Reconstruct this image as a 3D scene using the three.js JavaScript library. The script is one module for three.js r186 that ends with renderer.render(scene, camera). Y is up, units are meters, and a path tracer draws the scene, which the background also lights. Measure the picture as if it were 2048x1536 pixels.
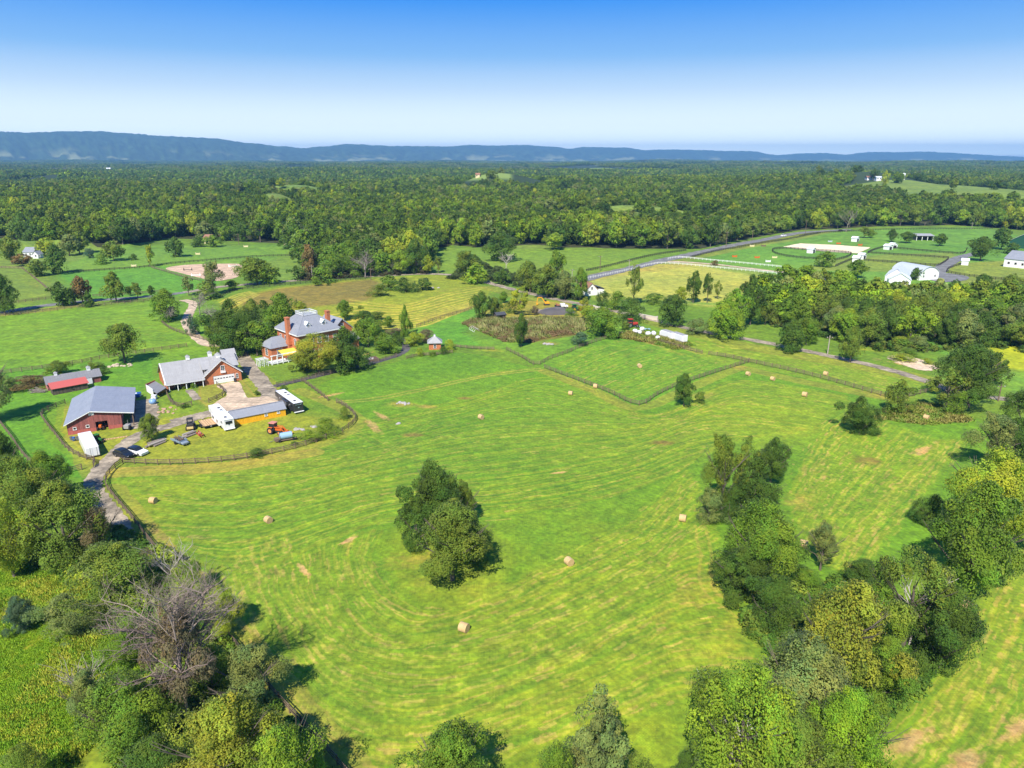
import * as THREE from 'three';
import { mergeGeometries } from 'three/addons/utils/BufferGeometryUtils.js';
import { RoundedBoxGeometry } from 'three/addons/geometries/RoundedBoxGeometry.js';

// ---------- camera, sky, sun, exposure, haze ----------
const scene = new THREE.Scene();
const W = 2048, HH = 1536, F = 1420, HORIZON = 312, CAM_Y = 60;
const PITCH = Math.atan((HH / 2 - HORIZON) / F), CP = Math.cos(PITCH), SP = Math.sin(PITCH);
const camera = new THREE.PerspectiveCamera(2 * Math.atan(HH / 2 / F) * 180 / Math.PI, W / HH, 0.5, 60000);
camera.position.set(0, CAM_Y, 0);
camera.rotation.x = -PITCH;

const renderer = new THREE.WebGLRenderer({ antialias: true });
renderer.toneMapping = THREE.LinearToneMapping;
renderer.toneMappingExposure = 1.6;
renderer.shadowMap.enabled = true;
renderer.setSize(1024, 768);

{ // clear early-autumn sky: pale at the horizon, deep blue above, the same all round
  const w = 64, h = 1024, data = new Float32Array(w * h * 4);
  const stops = [[-90, .22, .27, .28], [-1, .45, .50, .50], [-.2, 1.30, 1.42, 1.18], [.6, 1.14, 1.22, 1.06], [1.3, .92, 1.0, .93], [2.2, .74, .82, .79], [4.7, .40, .53, .66], [7, .165, .345, .61], [10.6, .033, .205, .60], [16, .024, .16, .52], [30, .030, .125, .41], [90, .030, .10, .32]];
  for (let y = 0; y < h; y++) {
    const el = ((y + .5) / h - .5) * 180; let i = 0;
    while (i < stops.length - 2 && el > stops[i + 1][0]) i++;
    const a = stops[i], b = stops[i + 1], t = Math.min(1, Math.max(0, (el - a[0]) / (b[0] - a[0])));
    for (let x = 0; x < w; x++) { const o = (y * w + x) * 4; for (let c = 0; c < 3; c++) data[o + c] = a[c + 1] + (b[c + 1] - a[c + 1]) * t; data[o + 3] = 1; }
  }
  const sky = new THREE.DataTexture(data, w, h, THREE.RGBAFormat, THREE.FloatType);
  sky.mapping = THREE.EquirectangularReflectionMapping; sky.magFilter = THREE.LinearFilter; sky.needsUpdate = true;
  scene.background = sky; scene.environment = sky;
}
const SUN_EL = 48 * Math.PI / 180, SUN_AZ = 17 * Math.PI / 180; // sun behind the camera, a little to the left
const SUN = new THREE.Vector3(-Math.sin(SUN_AZ) * Math.cos(SUN_EL), Math.sin(SUN_EL), Math.cos(SUN_AZ) * Math.cos(SUN_EL));
const sun = new THREE.DirectionalLight(new THREE.Color().setRGB(1, .95, .86), 4.6);
sun.position.copy(SUN).multiplyScalar(800).add(new THREE.Vector3(0, 0, -250)); sun.target.position.set(0, 0, -250);
sun.castShadow = true; sun.shadow.mapSize.set(4096, 4096);
Object.assign(sun.shadow.camera, { left: -450, right: 450, top: 450, bottom: -450, near: 1, far: 2000 });
sun.name = 'sun'; scene.add(sun, sun.target);
scene.fog = new THREE.FogExp2(new THREE.Color().setRGB(.24, .56, 1.0), 8.6e-5);

// ---------- small helpers ----------
const rng = (s) => () => { s |= 0; s = s + 0x6D2B79F5 | 0; let t = Math.imul(s ^ s >>> 15, 1 | s); t = t + Math.imul(t ^ t >>> 7, 61 | t) ^ t; return ((t ^ t >>> 14) >>> 0) / 4294967296; };
const V = (x, y, z) => new THREE.Vector3(x, y, z);
const clamp = (x, a = 0, b = 1) => Math.min(b, Math.max(a, x)), lerp = (a, b, t) => a + (b - a) * t;
const smooth = (a, b, x) => { const t = clamp((x - a) / (b - a)); return t * t * (3 - 2 * t); };
const hash = (x, y) => { let h = Math.imul(x, 374761393) + Math.imul(y, 668265263) | 0; h = Math.imul(h ^ h >>> 13, 1274126177); return ((h ^ h >>> 16) >>> 0) / 4294967296; };
function vnoise(x, y) { const ix = Math.floor(x), iy = Math.floor(y), fx = x - ix, fy = y - iy, u = fx * fx * (3 - 2 * fx), v = fy * fy * (3 - 2 * fy); return lerp(lerp(hash(ix, iy), hash(ix + 1, iy), u), lerp(hash(ix, iy + 1), hash(ix + 1, iy + 1), u), v) * 2 - 1; }
const fbm = (x, y, n = 4) => { let s = 0, a = .5; for (let i = 0; i < n; i++) { s += a * vnoise(x, y); x = x * 2.03 + 17.1; y = y * 2.03 + 5.7; a *= .5; } return s; };

const used = new Map();
function numbered(name) { const n = used.get(name) ?? 0; used.set(name, n + 1); return n ? `${name}_${String(n).padStart(3, '0')}` : name; }
function tag(o, label, category, group, kind) { if (label) o.userData.label = label; if (category) o.userData.category = category; if (group) o.userData.group = group; if (kind) o.userData.kind = kind; return o; }
function thing(name, label, category, group) { const o = new THREE.Group(); o.name = numbered(name); scene.add(o); return tag(o, label, category, group); }
function mesh(name, geo, mat, parent, kind) { const m = new THREE.Mesh(Array.isArray(geo) ? merge(geo) : geo, mat); m.name = parent === scene ? numbered(name) : name; m.castShadow = m.receiveShadow = true; if (kind) m.userData.kind = kind; parent.add(m); return m; }
function merge(list) {
  return mergeGeometries(list.map((g) => { const n = g.index ? g.toNonIndexed() : g; for (const k of Object.keys(n.attributes)) if (!['position', 'normal', 'uv'].includes(k)) n.deleteAttribute(k); if (!n.attributes.uv) n.setAttribute('uv', new THREE.BufferAttribute(new Float32Array(n.attributes.position.count * 2), 2)); return n; }));
}
function metreUV(g) { // uv in metres from the face's own direction
  const n = g.index ? g.toNonIndexed() : g, p = n.attributes.position, uv = new Float32Array(p.count * 2), a = V(), b = V(), c = V(), q = V();
  for (let i = 0; i < p.count; i += 3) {
    a.fromBufferAttribute(p, i); b.fromBufferAttribute(p, i + 1); c.fromBufferAttribute(p, i + 2);
    q.copy(b).sub(a).cross(c.clone().sub(a)); const ax = Math.abs(q.x), ay = Math.abs(q.y), az = Math.abs(q.z);
    [a, b, c].forEach((v, k) => { const o = (i + k) * 2; if (ay > ax && ay > az) { uv[o] = v.x; uv[o + 1] = v.z; } else if (ax > az) { uv[o] = v.z; uv[o + 1] = v.y; } else { uv[o] = v.x; uv[o + 1] = v.y; } });
  }
  n.setAttribute('uv', new THREE.BufferAttribute(uv, 2)); return n;
}
const box = (w, h, d, x = 0, y = 0, z = 0, ry = 0, rx = 0, rz = 0) => { const g = new THREE.BoxGeometry(w, h, d).toNonIndexed(); if (rx) g.rotateX(rx); if (rz) g.rotateZ(rz); if (ry) g.rotateY(ry); return metreUV(g.translate(x, y, z)); };
const rbox = (w, h, d, r, x = 0, y = 0, z = 0) => new RoundedBoxGeometry(w, h, d, 2, r).translate(x, y, z);
const cyl = (r0, r1, h, n = 10, x = 0, y = 0, z = 0, axis = 'y') => { const g = new THREE.CylinderGeometry(r0, r1, h, n).toNonIndexed(); if (axis === 'x') g.rotateZ(Math.PI / 2); if (axis === 'z') g.rotateX(Math.PI / 2); return g.translate(x, y, z); };
const ball = (r, x, y, z, sy = 1, n = 10) => new THREE.SphereGeometry(r, n, Math.max(6, n * .7 | 0)).toNonIndexed().scale(1, sy, 1).translate(x, y, z);
function bar(a, b, w, h = w) { // square bar from a to b
  const d = b.clone().sub(a), g = new THREE.BoxGeometry(w, h, d.length()).toNonIndexed(), m = new THREE.Matrix4().lookAt(b, a, V(0, 1, 0)).setPosition(a.clone().add(b).multiplyScalar(.5));
  return g.applyMatrix4(m);
}
function faces(list) { // polygons (lists of points) fanned into triangles
  const pos = []; for (const f of list) for (let i = 1; i + 1 < f.length; i++) for (const v of [f[0], f[i], f[i + 1]]) pos.push(...v);
  const g = new THREE.BufferGeometry(); g.setAttribute('position', new THREE.Float32BufferAttribute(pos, 3)); g.computeVertexNormals(); return metreUV(g);
}
function slab(pts, t) { // a flat polygon given thickness t below its face
  const p = pts.map((v) => V(...v)), n = p[1].clone().sub(p[0]).cross(p[2].clone().sub(p[0])).normalize(); if (n.y < 0) { p.reverse(); n.negate(); }
  const q = p.map((v) => v.clone().addScaledVector(n, -t)), A = (v) => [v.x, v.y, v.z], out = [p.map(A), q.slice().reverse().map(A)];
  for (let i = 0; i < p.length; i++) { const j = (i + 1) % p.length; out.push([A(p[j]), A(p[i]), A(q[i]), A(q[j])]); }
  return faces(out);
}
function seams(a, b, c, d, n, w = .05, h = .04) { // standing ribs from the eave a-b up to the ridge d-c
  const out = []; [a, b, c, d] = [a, b, c, d].map((v) => V(...v));
  for (let i = 0; i <= n; i++) { const t = i / n, p = a.clone().lerp(b, t), q = d.clone().lerp(c, t); p.y += .01; q.y += .01; if (p.distanceTo(q) > .1) out.push(bar(p, q, w, h)); }
  return merge(out);
}
const std = (r, g, b, o = {}) => new THREE.MeshStandardMaterial({ color: new THREE.Color().setRGB(r, g, b), roughness: .8, ...o });

// ---------- terrain ----------
const ray = (px, py) => { const x = (px - W / 2) / F, y = (HH / 2 - py) / F; return [x, y * CP - SP, -(CP + y * SP)]; };
function P0(px, py, h = 0) { const d = ray(px, py), t = (h - CAM_Y) / d[1]; return [d[0] * t, d[2] * t]; }
// open rises in the far wood: picture place of the crest, height, half-widths
const KNOLLS = [[585, 366, 15, 75, 60], [545, 384, 12, 30, 30], [1040, 357, 14, 75, 80], [965, 361, 12, 55, 60], [1930, 372, 11, 160, 170], [1990, 390, 8, 120, 70], [1636, 352, 14, 60, 90], [100, 345, 14, 70, 90], [95, 463, 7, 75, 32], [1260, 402, 11, 80, 40], [1745, 358, 13, 50, 80], [1065, 470, 4, 22, 30], [845, 372, 9, 30, 40]]
  .map(([px, py, h0, a, b]) => { const h = h0 * 1.5, [x, z] = P0(px, py, h + 4); return { x, z, h, a, b }; });
const inKnoll = (x, z) => { let m = 0; for (const k of KNOLLS) { const u = (x - k.x) / k.a, v = (z - k.z) / k.b; m = Math.max(m, Math.exp(-u * u - v * v)); } return m; };
function H(x, z) {
  const D = Math.hypot(x, z); let h = .55 * Math.sin(x * .041 + 1.3) * Math.sin(z * .047 + .4) + .35 * Math.sin(x * .019 - z * .023);
  if (D > 560) { const f = smooth(560, 1300, D); h += f * (15 * fbm(x / 520 + 3.1, z / 520 - 7.7, 3) + 3) + smooth(2200, 5200, D) * (26 * fbm(x / 1500, z / 1500 + 4, 3) + 2); for (const k of KNOLLS) { const u = (x - k.x) / k.a, v = (z - k.z) / k.b, e = u * u + v * v; if (e < 9) h += k.h * Math.exp(-e); } }
  return h;
}
function P(px, py, up = 0) { // the ground (or a level above it) seen at a photo pixel
  let h = up, x, z; for (let i = 0; i < 8; i++) { [x, z] = P0(px, py, h); h = Math.min(H(x, z) + up, 40); } return V(x, h, z);
}
const ground = (x, z) => V(x, H(x, z), z);
function heightAt(px, py, z) { const d = ray(px, py); return CAM_Y + d[1] * (z / d[2]); } // height of the sight line over depth z
function spline(pts, n) { const c = new THREE.CatmullRomCurve3(pts.map((p) => V(p[0], 0, p[1])), false, 'centripetal'); return c.getSpacedPoints(n).map((v) => [v.x, v.z]); }
const world2 = (list) => list.map(([px, py]) => { const p = P(px, py); return [p.x, p.z]; });
function inside(poly, x, z) { let c = false; for (let i = 0, j = poly.length - 1; i < poly.length; j = i++) { const [xi, zi] = poly[i], [xj, zj] = poly[j]; if ((zi > z) !== (zj > z) && x < (xj - xi) * (z - zi) / (zj - zi) + xi) c = !c; } return c; }

// ---------- ground: one sheet, its turf and tracks computed as textures in metres ----------
const NS = 512, NOISE = new Float32Array(NS * NS);
{ const per = (x, y, p) => { const ix = Math.floor(x), iy = Math.floor(y), fx = x - ix, fy = y - iy, u = fx * fx * (3 - 2 * fx), v = fy * fy * (3 - 2 * fy), k = (a) => ((a % p) + p) % p; return lerp(lerp(hash(k(ix) + p * 31, k(iy)), hash(k(ix + 1) + p * 31, k(iy)), u), lerp(hash(k(ix) + p * 31, k(iy + 1)), hash(k(ix + 1) + p * 31, k(iy + 1)), u), v) - .5; };
  for (let y = 0; y < NS; y++) for (let x = 0; x < NS; x++) { let s = 0, a = 1; for (let p = 8; p <= 256; p *= 2) { s += a * per(x / NS * p, y / NS * p, p); a *= .62; } NOISE[y * NS + x] = s; } }
const FINE = new Float32Array(NS * NS);
{ const R = rng(5), a = Float32Array.from({ length: NS * NS }, () => R() - .5); for (let y = 0; y < NS; y++) for (let x = 0; x < NS; x++) { let s = 0; for (let j = -1; j < 2; j++) for (let i = -1; i < 2; i++) s += a[((y + j) & 511) * NS + ((x + i) & 511)]; let q = 0; for (let j = -4; j < 5; j += 2) for (let i = -4; i < 5; i += 2) q += a[((y + j) & 511) * NS + ((x + i) & 511)]; FINE[y * NS + x] = a[y * NS + x] * .5 + s * .42 + q * .16; } }
const fz = (x, y) => FINE[((y | 0) & 511) * NS + ((x | 0) & 511)];
const nz = (x, y) => NOISE[((y | 0) & 511) * NS + ((x | 0) & 511)];

const C = (r, g, b, a = 1) => `rgba(${r | 0},${g | 0},${b | 0},${a})`;
// every guide is a list of photo pixels; the strokes are laid in metres on the ground
const fields = [
  // [outline, colour, edge softness m]
  [[[0, 606], [200, 618], [330, 600], [400, 610], [430, 700], [400, 718], [240, 735], [60, 745], [-60, 752], [-60, 600]], [112, 178, 34]],
  [[[-40, 520], [70, 520], [118, 585], [60, 608], [-40, 612]], [118, 165, 52]],
  [[[118, 545], [330, 532], [420, 545], [440, 565], [360, 590], [180, 600]], [92, 172, 44]],
  [[[200, 500], [330, 490], [560, 490], [600, 520], [590, 545], [420, 540], [330, 528], [120, 540]], [108, 172, 52]],
  [[[590, 500], [660, 520], [640, 550], [560, 560], [520, 530]], [112, 165, 55]],
  [[[440, 600], [560, 575], [760, 555], [880, 550], [980, 580], [950, 612], [850, 655], [690, 660], [560, 640], [470, 625]], [142, 176, 40]],
  [[[470, 598], [560, 578], [740, 560], [770, 572], [730, 600], [600, 616], [500, 612]], [136, 138, 62]],
  [[[840, 655], [960, 610], [1010, 600], [950, 640], [920, 665], [960, 690], [870, 690]], [96, 178, 44]],
  [[[870, 495], [990, 500], [1180, 495], [1360, 505], [1180, 545], [1060, 560], [900, 550], [850, 520]], [118, 172, 44]],
  [[[1180, 560], [1280, 530], [1420, 528], [1560, 555], [1540, 610], [1420, 612], [1300, 600], [1200, 600]], [178, 206, 98]],
  [[[1400, 520], [1600, 470], [1700, 462], [1960, 452], [2048, 480], [2048, 600], [1560, 560], [1430, 535]], [104, 176, 56]],
  [[[1640, 520], [1900, 505], [1930, 520], [1900, 545], [1620, 540]], [126, 170, 62]],
  [[[1900, 530], [2048, 520], [2048, 600], [1900, 560]], [134, 170, 62]],
  [[[1060, 720], [1200, 660], [1380, 700], [1480, 730], [1280, 812]], [94, 168, 32]],
  [[[960, 680], [1170, 620], [1290, 640], [1100, 730]], [106, 172, 42]],
  [[[1270, 600], [1460, 610], [1700, 650], [1980, 740], [2048, 790], [2048, 700], [1960, 690], [1780, 660], [1600, 620]], [92, 172, 50]],
  [[[1860, 800], [2048, 800], [2048, 700], [1900, 690]], [104, 172, 52]],
  [[[1960, 690], [2060, 680], [2060, 740], [1990, 735]], [160, 205, 24]],
  [[[1290, 650], [1480, 690], [1700, 720], [1850, 775], [1760, 790], [1480, 740]], [120, 178, 40]],
  [[[300, 840], [420, 830], [600, 830], [710, 840], [650, 890], [420, 925], [280, 925]], [138, 172, 48]],
  [[[0, 740], [300, 720], [310, 760], [140, 900], [190, 960], [60, 940], [0, 860]], [92, 170, 30]],
  [[[130, 810], [280, 860], [220, 950], [120, 860]], [138, 172, 48]],
  [[[-200, 1180], [60, 1140], [180, 1200], [220, 1400], [60, 1600], [-300, 1600]], [142, 175, 20]],
];
const main = [[240, 950], [420, 938], [620, 905], [715, 845], [690, 800], [640, 770], [900, 705], [1060, 735], [1270, 812], [1480, 735], [1780, 800], [1960, 840], [1930, 1000], [1800, 1180], [1900, 1350], [1760, 1700], [500, 1700], [430, 1260], [330, 1100], [215, 985]];
// windrow guides: strokes are lofted between neighbouring guides
const lofts = [
  [[[[760, 1060], [735, 1115], [790, 1195], [880, 1222], [990, 1182], [1130, 1110], [1290, 1020], [1370, 935]], [[640, 1080], [650, 1190], [720, 1285], [830, 1292], [960, 1262], [1120, 1200], [1300, 1110], [1420, 1010]], [[540, 1060], [580, 1200], [680, 1340], [820, 1368], [960, 1345], [1150, 1270], [1340, 1165], [1450, 1130]], [[450, 1110], [530, 1290], [650, 1440], [800, 1482], [1000, 1430], [1200, 1350], [1380, 1275], [1500, 1270]], [[380, 1150], [500, 1360], [610, 1520], [800, 1580], [1000, 1535], [1200, 1460], [1360, 1400], [1450, 1400]]], 11, .55],
  [[[[690, 850], [800, 825], [950, 790], [1100, 752], [1230, 800], [1300, 830], [1480, 760], [1690, 790]], [[500, 935], [640, 915], [800, 880], [1000, 842], [1200, 835], [1330, 838], [1500, 790], [1700, 810]], [[270, 970], [450, 990], [640, 960], [900, 900], [1080, 880], [1280, 862], [1450, 820], [1640, 850]], [[300, 1060], [480, 1060], [620, 1020], [780, 985], [1000, 960], [1250, 915], [1400, 860], [1560, 860]], [[330, 1110], [480, 1150], [640, 1090], [760, 1045], [1000, 1030], [1250, 985], [1380, 925], [1400, 890]]], 13, .4],
  [[[[1580, 960], [1640, 860], [1720, 800]], [[1600, 1080], [1680, 950], [1780, 850]], [[1650, 1130], [1760, 1000], [1870, 880]], [[1720, 1150], [1830, 1000], [1930, 880]]], 8, .6],
  [[[[1690, 1560], [1850, 1390], [1960, 1240], [2040, 1060]], [[1800, 1640], [1950, 1450], [2040, 1300], [2090, 1150]], [[1900, 1700], [2040, 1520], [2120, 1380], [2160, 1200]]], 7, .55],
  [[[[1110, 730], [1200, 690], [1290, 672]], [[1180, 765], [1300, 720], [1390, 700]], [[1270, 802], [1370, 765], [1465, 726]]], 8, .4],
  [[[[1300, 662], [1480, 695], [1680, 720], [1845, 772]], [[1400, 705], [1560, 735], [1700, 765], [1800, 790]]], 7, .55],
  [[[[700, 600], [800, 610], [900, 585], [960, 575]], [[700, 640], [820, 635], [900, 615], [960, 598]], [[720, 660], [840, 656], [900, 634], [950, 612]]], 3, .5, 1.5],
  [[[[560, 640], [640, 632], [700, 625]], [[540, 655], [650, 650], [720, 645]]], 2, .5, 1.3],
  [[[[440, 605], [470, 590], [500, 583]], [[460, 622], [490, 605], [520, 590]]], 3, .5, 1.3],
  [[[[30, 640], [200, 640], [380, 660]], [[20, 720], [200, 718], [390, 700]]], 7, .18],
  [[[[900, 520], [1050, 520], [1200, 510]], [[900, 548], [1050, 550], [1150, 540]]], 6, .12],
  [[[[1220, 565], [1380, 550], [1530, 565]], [[1220, 595], [1380, 600], [1520, 605]]], 8, .2],
];
const loftCurves = lofts.map(([guides, n, a, bold]) => {
  const g = guides.map((q) => spline(world2(q), 40)), out = [];
  const m = Math.round(n * 2.1); for (let i = 0; i + 1 < g.length; i++) for (let k = 0; k < m; k++) { const t = (k + .35 * Math.sin(k * 12.9)) / m; out.push(g[i].map((p, j) => [lerp(p[0], g[i + 1][j][0], t), lerp(p[1], g[i + 1][j][1], t)])); }
  return { out, a, bold };
});
// straw, bare earth and dry patches: [px, py, half length m, half width m, direction px, colour, alpha]
const patches = [
  [1115, 943, 2.2, .5, .1, 0], [800, 807, 5, 3.2, 0, 1], [850, 812, 4, 2, 0, 1], [742, 850, 7, 1.3, -1.1, 0], [760, 830, 5, 1.2, -.9, 0], [930, 795, 2, 1.4, 0, 2], [820, 868, 3, 2, 0, 2], [1318, 884, 3, 2, 0, 2], [660, 790, 6, 1, .2, 0], [1000, 745, 12, 2.5, .2, 3], [960, 1180, 8, 5, 0, 3], [820, 1120, 7, 5, 0, 1], [840, 1165, 9, 4, .2, 3], [1400, 1180, 12, 6, .6, 1], [1480, 1240, 9, 3, .9, 3], [1440, 1300, 8, 5, .3, 3], [1600, 860, 16, 4, .2, 3], [1590, 1000, 5, 5, 0, 1], [1400, 790, 6, 5, 0, 1], [290, 960, 22, 3.2, .1, 3], [300, 1050, 26, 2, -1, 3], [330, 1090, 18, 1.4, -1, 0], [1820, 720, 14, 4, -.2, 1], [1880, 735, 12, 4, -.2, 1], [1740, 700, 10, 3, -.1, 3], [1810, 730, 10, 2, -.2, 0], [1350, 705, 9, 2.2, -.3, 3], [1310, 690, 6, 1.2, -.3, 0], [1840, 900, 5, 1.4, .7, 0], [1850, 830, 10, 4, 0, 3], [1730, 920, 4, 3, 0, 2], [1096, 686, 5, 3, 0, 1], [230, 665, 6, 1.6, 0, 3], [80, 680, 8, 1.2, 0, 3], [720, 712, 9, 1, .3, 0], [980, 700, 6, 2, 0, 3], [890, 580, 16, 4, .1, 1], [960, 575, 16, 3, 0, 1], [1880, 1040, 3, 2, 0, 0], [1780, 790, 9, 4, 0, 1], [1500, 1170, 5, 4, 0, 1], [1930, 1520, 4, 1.5, .8, 0], [1820, 1480, 7, 1.4, .6, 0], [2030, 1450, 4, 1, .8, 0], [70, 570, 26, 4, -.8, 1], [340, 740, 4, 2, 0, 1], [690, 1080, 2, .6, .5, 0], [600, 1140, 3, .6, -1, 0], [470, 850, 14, 4, 0, 3], [560, 880, 10, 3, 0, 3], [600, 545, 7, 2, 0, 1], [700, 560, 12, 3, 0, 1], [30, 1330, 7, 12, 0, 4], [110, 1420, 5, 10, 0, 4],
];
const patchCol = [[192, 184, 128], [166, 176, 84], [126, 134, 62], [152, 186, 56], [184, 188, 60]];
const roadsPx = []; // worn verges beside lanes are drawn with the lanes below

function paintTile(x0, z0, w, h, px, scaleK, fine) {
  const cv = document.createElement('canvas'); cv.width = cv.height = px; const g = cv.getContext('2d'), R = rng(77);
  const sx = px / w, sz = px / h; g.setTransform(sx, 0, 0, sz, -x0 * sx, -z0 * sz); g.lineCap = 'round'; g.lineJoin = 'round';
  g.fillStyle = C(104, 160, 36); g.fillRect(x0, z0, w, h);
  const path = (pts, close) => { g.beginPath(); pts.forEach((p, i) => i ? g.lineTo(p[0], p[1]) : g.moveTo(p[0], p[1])); if (close) g.closePath(); };
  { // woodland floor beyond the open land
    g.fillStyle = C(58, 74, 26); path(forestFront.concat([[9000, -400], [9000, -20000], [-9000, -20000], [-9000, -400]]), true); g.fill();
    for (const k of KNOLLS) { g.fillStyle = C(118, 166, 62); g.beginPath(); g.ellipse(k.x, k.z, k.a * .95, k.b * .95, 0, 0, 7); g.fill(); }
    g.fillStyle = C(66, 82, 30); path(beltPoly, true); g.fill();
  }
  for (const [poly, c] of fields) { const q = world2(poly); path(q, true); for (const [lw, a] of [[7, .25], [3, .4], [0, 1]]) { if (lw) { g.strokeStyle = C(...c, a); g.lineWidth = lw; g.stroke(); } else { g.fillStyle = C(...c, .92); g.fill(); } } }
  path(spline(world2(main.concat([main[0]])), 200), true); g.fillStyle = C(98, 166, 28); g.fill();
  for (const [poly, c, a] of dryZones) { const q = world2(poly), cx = q.reduce((t, p) => t + p[0], 0) / q.length, cz = q.reduce((t, p) => t + p[1], 0) / q.length, sm = spline(q.concat([q[0]]), 60); for (let k = 0; k < 12; k++) { const f = 1.1 - k * .075; path(sm.map((p) => [cx + (p[0] - cx) * f, cz + (p[1] - cz) * f]), true); g.fillStyle = C(...c, a / 7); g.fill(); } }
  // broad drifts of yellower and darker turf
  for (let i = 0; i < 500; i++) {
    const px_ = R() * 2200 - 80, py_ = 600 + R() * 1000, p = P0(px_, py_), r = 2 + R() * 9, dry = R() < .5 + .25 * smooth(900, 1400, py_);
    g.fillStyle = dry ? C(150, 180, 40, .03 + R() * .05) : C(74, 144, 20, .03 + R() * .05);
    g.beginPath(); g.ellipse(p[0], p[1], r * (1 + R() * 1.6), r, R() * 3, 0, 7); g.fill();
  }
  for (const { out, a, bold } of loftCurves) for (const c of out) {
    if (bold) for (let q = 0; q < 5; q++) { g.strokeStyle = q < 2 ? C(206, 214, 84, .5) : C(206, 204, 110, .4); g.lineWidth = bold * (1 - q * .16); g.setLineDash(q < 2 ? [] : [3 + R() * 14, 1 + R() * 5]); path(c.map((p) => [p[0] + (R() - .5) * .5, p[1] + (R() - .5) * .5])); g.stroke(); g.setLineDash([]); }
    // a dark swath, a pale one beside it, then broken straw lines
    for (const [col, lw, al] of [[C(62, 138, 16, .17), 1.0, 1], [C(164, 194, 52, .22), .55, 1], [C(140, 184, 40, .10), 1.5, 1]]) { g.strokeStyle = col; g.lineWidth = lw * (.7 + R() * .7); const o = (R() - .5) * 1.0; path(c.map((p) => [p[0] + o * .7, p[1] + o])); g.stroke(); }
    let j = 0;
    while (j < c.length - 1) {
      const run = 1 + (R() * R() * 9 | 0), on = R() < a * .42;
      if (on) { const tan = R() < .30 * Math.min(1, a * 1.7), o = (R() - .5) * 1.3; g.strokeStyle = tan ? C(192, 188, 122, .25 + R() * .4) : C(172, 198, 80, .2 + R() * .4); g.lineWidth = .14 + R() * R() * (tan ? .75 : .6);
        const s = c.slice(j, j + run + 1), f = R() * .6; path(s.map((p, q) => [p[0] + o * .6 + (R() - .5) * .35, p[1] + o + (R() - .5) * .45])); g.setLineDash(R() < .5 ? [1.5 + R() * 6, .5 + R() * 4] : []); g.stroke(); g.setLineDash([]); }
      j += run + (R() < .6 ? 1 : 0);
    }
  }
  // loose wisps along the same mowing lines
  for (const { out, a } of loftCurves) for (const c of out) for (let k = 0; k < 22 * a; k++) { const j = 1 + (R() * (c.length - 2) | 0), p = c[j], q = c[j + 1], L = Math.hypot(q[0] - p[0], q[1] - p[1]) || 1, l = .4 + R() * R() * 4, ox = (R() - .5) * 3, oz = (R() - .5) * 3, tx = (q[0] - p[0]) / L, tz = (q[1] - p[1]) / L; g.strokeStyle = R() < .35 ? C(194, 190, 126, .45) : C(176, 198, 88, .4); g.lineWidth = .15 + R() * .4; path([[p[0] + ox, p[1] + oz], [p[0] + ox + tx * l * .5 + (R() - .5) * .3, p[1] + oz + tz * l * .5 + (R() - .5) * .3], [p[0] + ox + tx * l, p[1] + oz + tz * l]]); g.stroke(); }
  for (const [pxx, pyy, l, wd, dir, ci] of patches) {
    const p = P(pxx, pyy), q = P(pxx + 10, pyy - 10 * dir), ang = Math.atan2(q.z - p.z, q.x - p.x), c = patchCol[ci];
    for (let k = 0; k < 150; k++) { const u = (R() + R() + R() - 1.5) / 1.5 * l, v = (R() + R() + R() - 1.5) / 1.5 * wd, s = .1 + R() * R() * Math.min(wd, 2.2) * .42; g.fillStyle = C(c[0] + R() * 20 - 10, c[1] + R() * 20 - 10, c[2] + R() * 16 - 8, (ci === 0 ? 1.9 : 1) * (.06 + R() * .17)); g.beginPath(); g.ellipse(p.x + Math.cos(ang) * u - Math.sin(ang) * v, p.z + Math.sin(ang) * u + Math.cos(ang) * v, s * (1 + R() * 2), s, ang + (R() - .5) * .4, 0, 7); g.fill(); }
  }
  for (const [pts, wd, a] of wheelTracks) for (const s of [-.85, .85]) { const c = spline(world2(pts), 50); g.strokeStyle = C(176, 186, 96, a); g.lineWidth = wd; path(c.map((p, i) => { const q = c[Math.min(i + 1, c.length - 1)], o = c[Math.max(i - 1, 0)], L = Math.hypot(q[0] - o[0], q[1] - o[1]) || 1; return [p[0] - (q[1] - o[1]) / L * s, p[1] + (q[0] - o[0]) / L * s]; })); g.stroke(); }
  // verges: lighter, drier turf along lanes and yards
  for (const [pts, wd, a] of verges) { g.strokeStyle = C(168, 172, 84, a); g.lineWidth = wd; path(spline(world2(pts), 60)); g.stroke(); }
  // dry orchard-brown ground under the weed strip and the ride arenas
  for (const [poly, c, a] of bareGround) { path(world2(poly), true); g.fillStyle = C(...c, a); g.fill(); g.strokeStyle = C(...c, a * .5); g.lineWidth = 1.5; g.stroke(); }
  const im = g.getImageData(0, 0, px, px), d = im.data, src = d.slice(), mx = w / px, mz = h / px, wx = 1 / mx, wz = 1 / mz;
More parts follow.
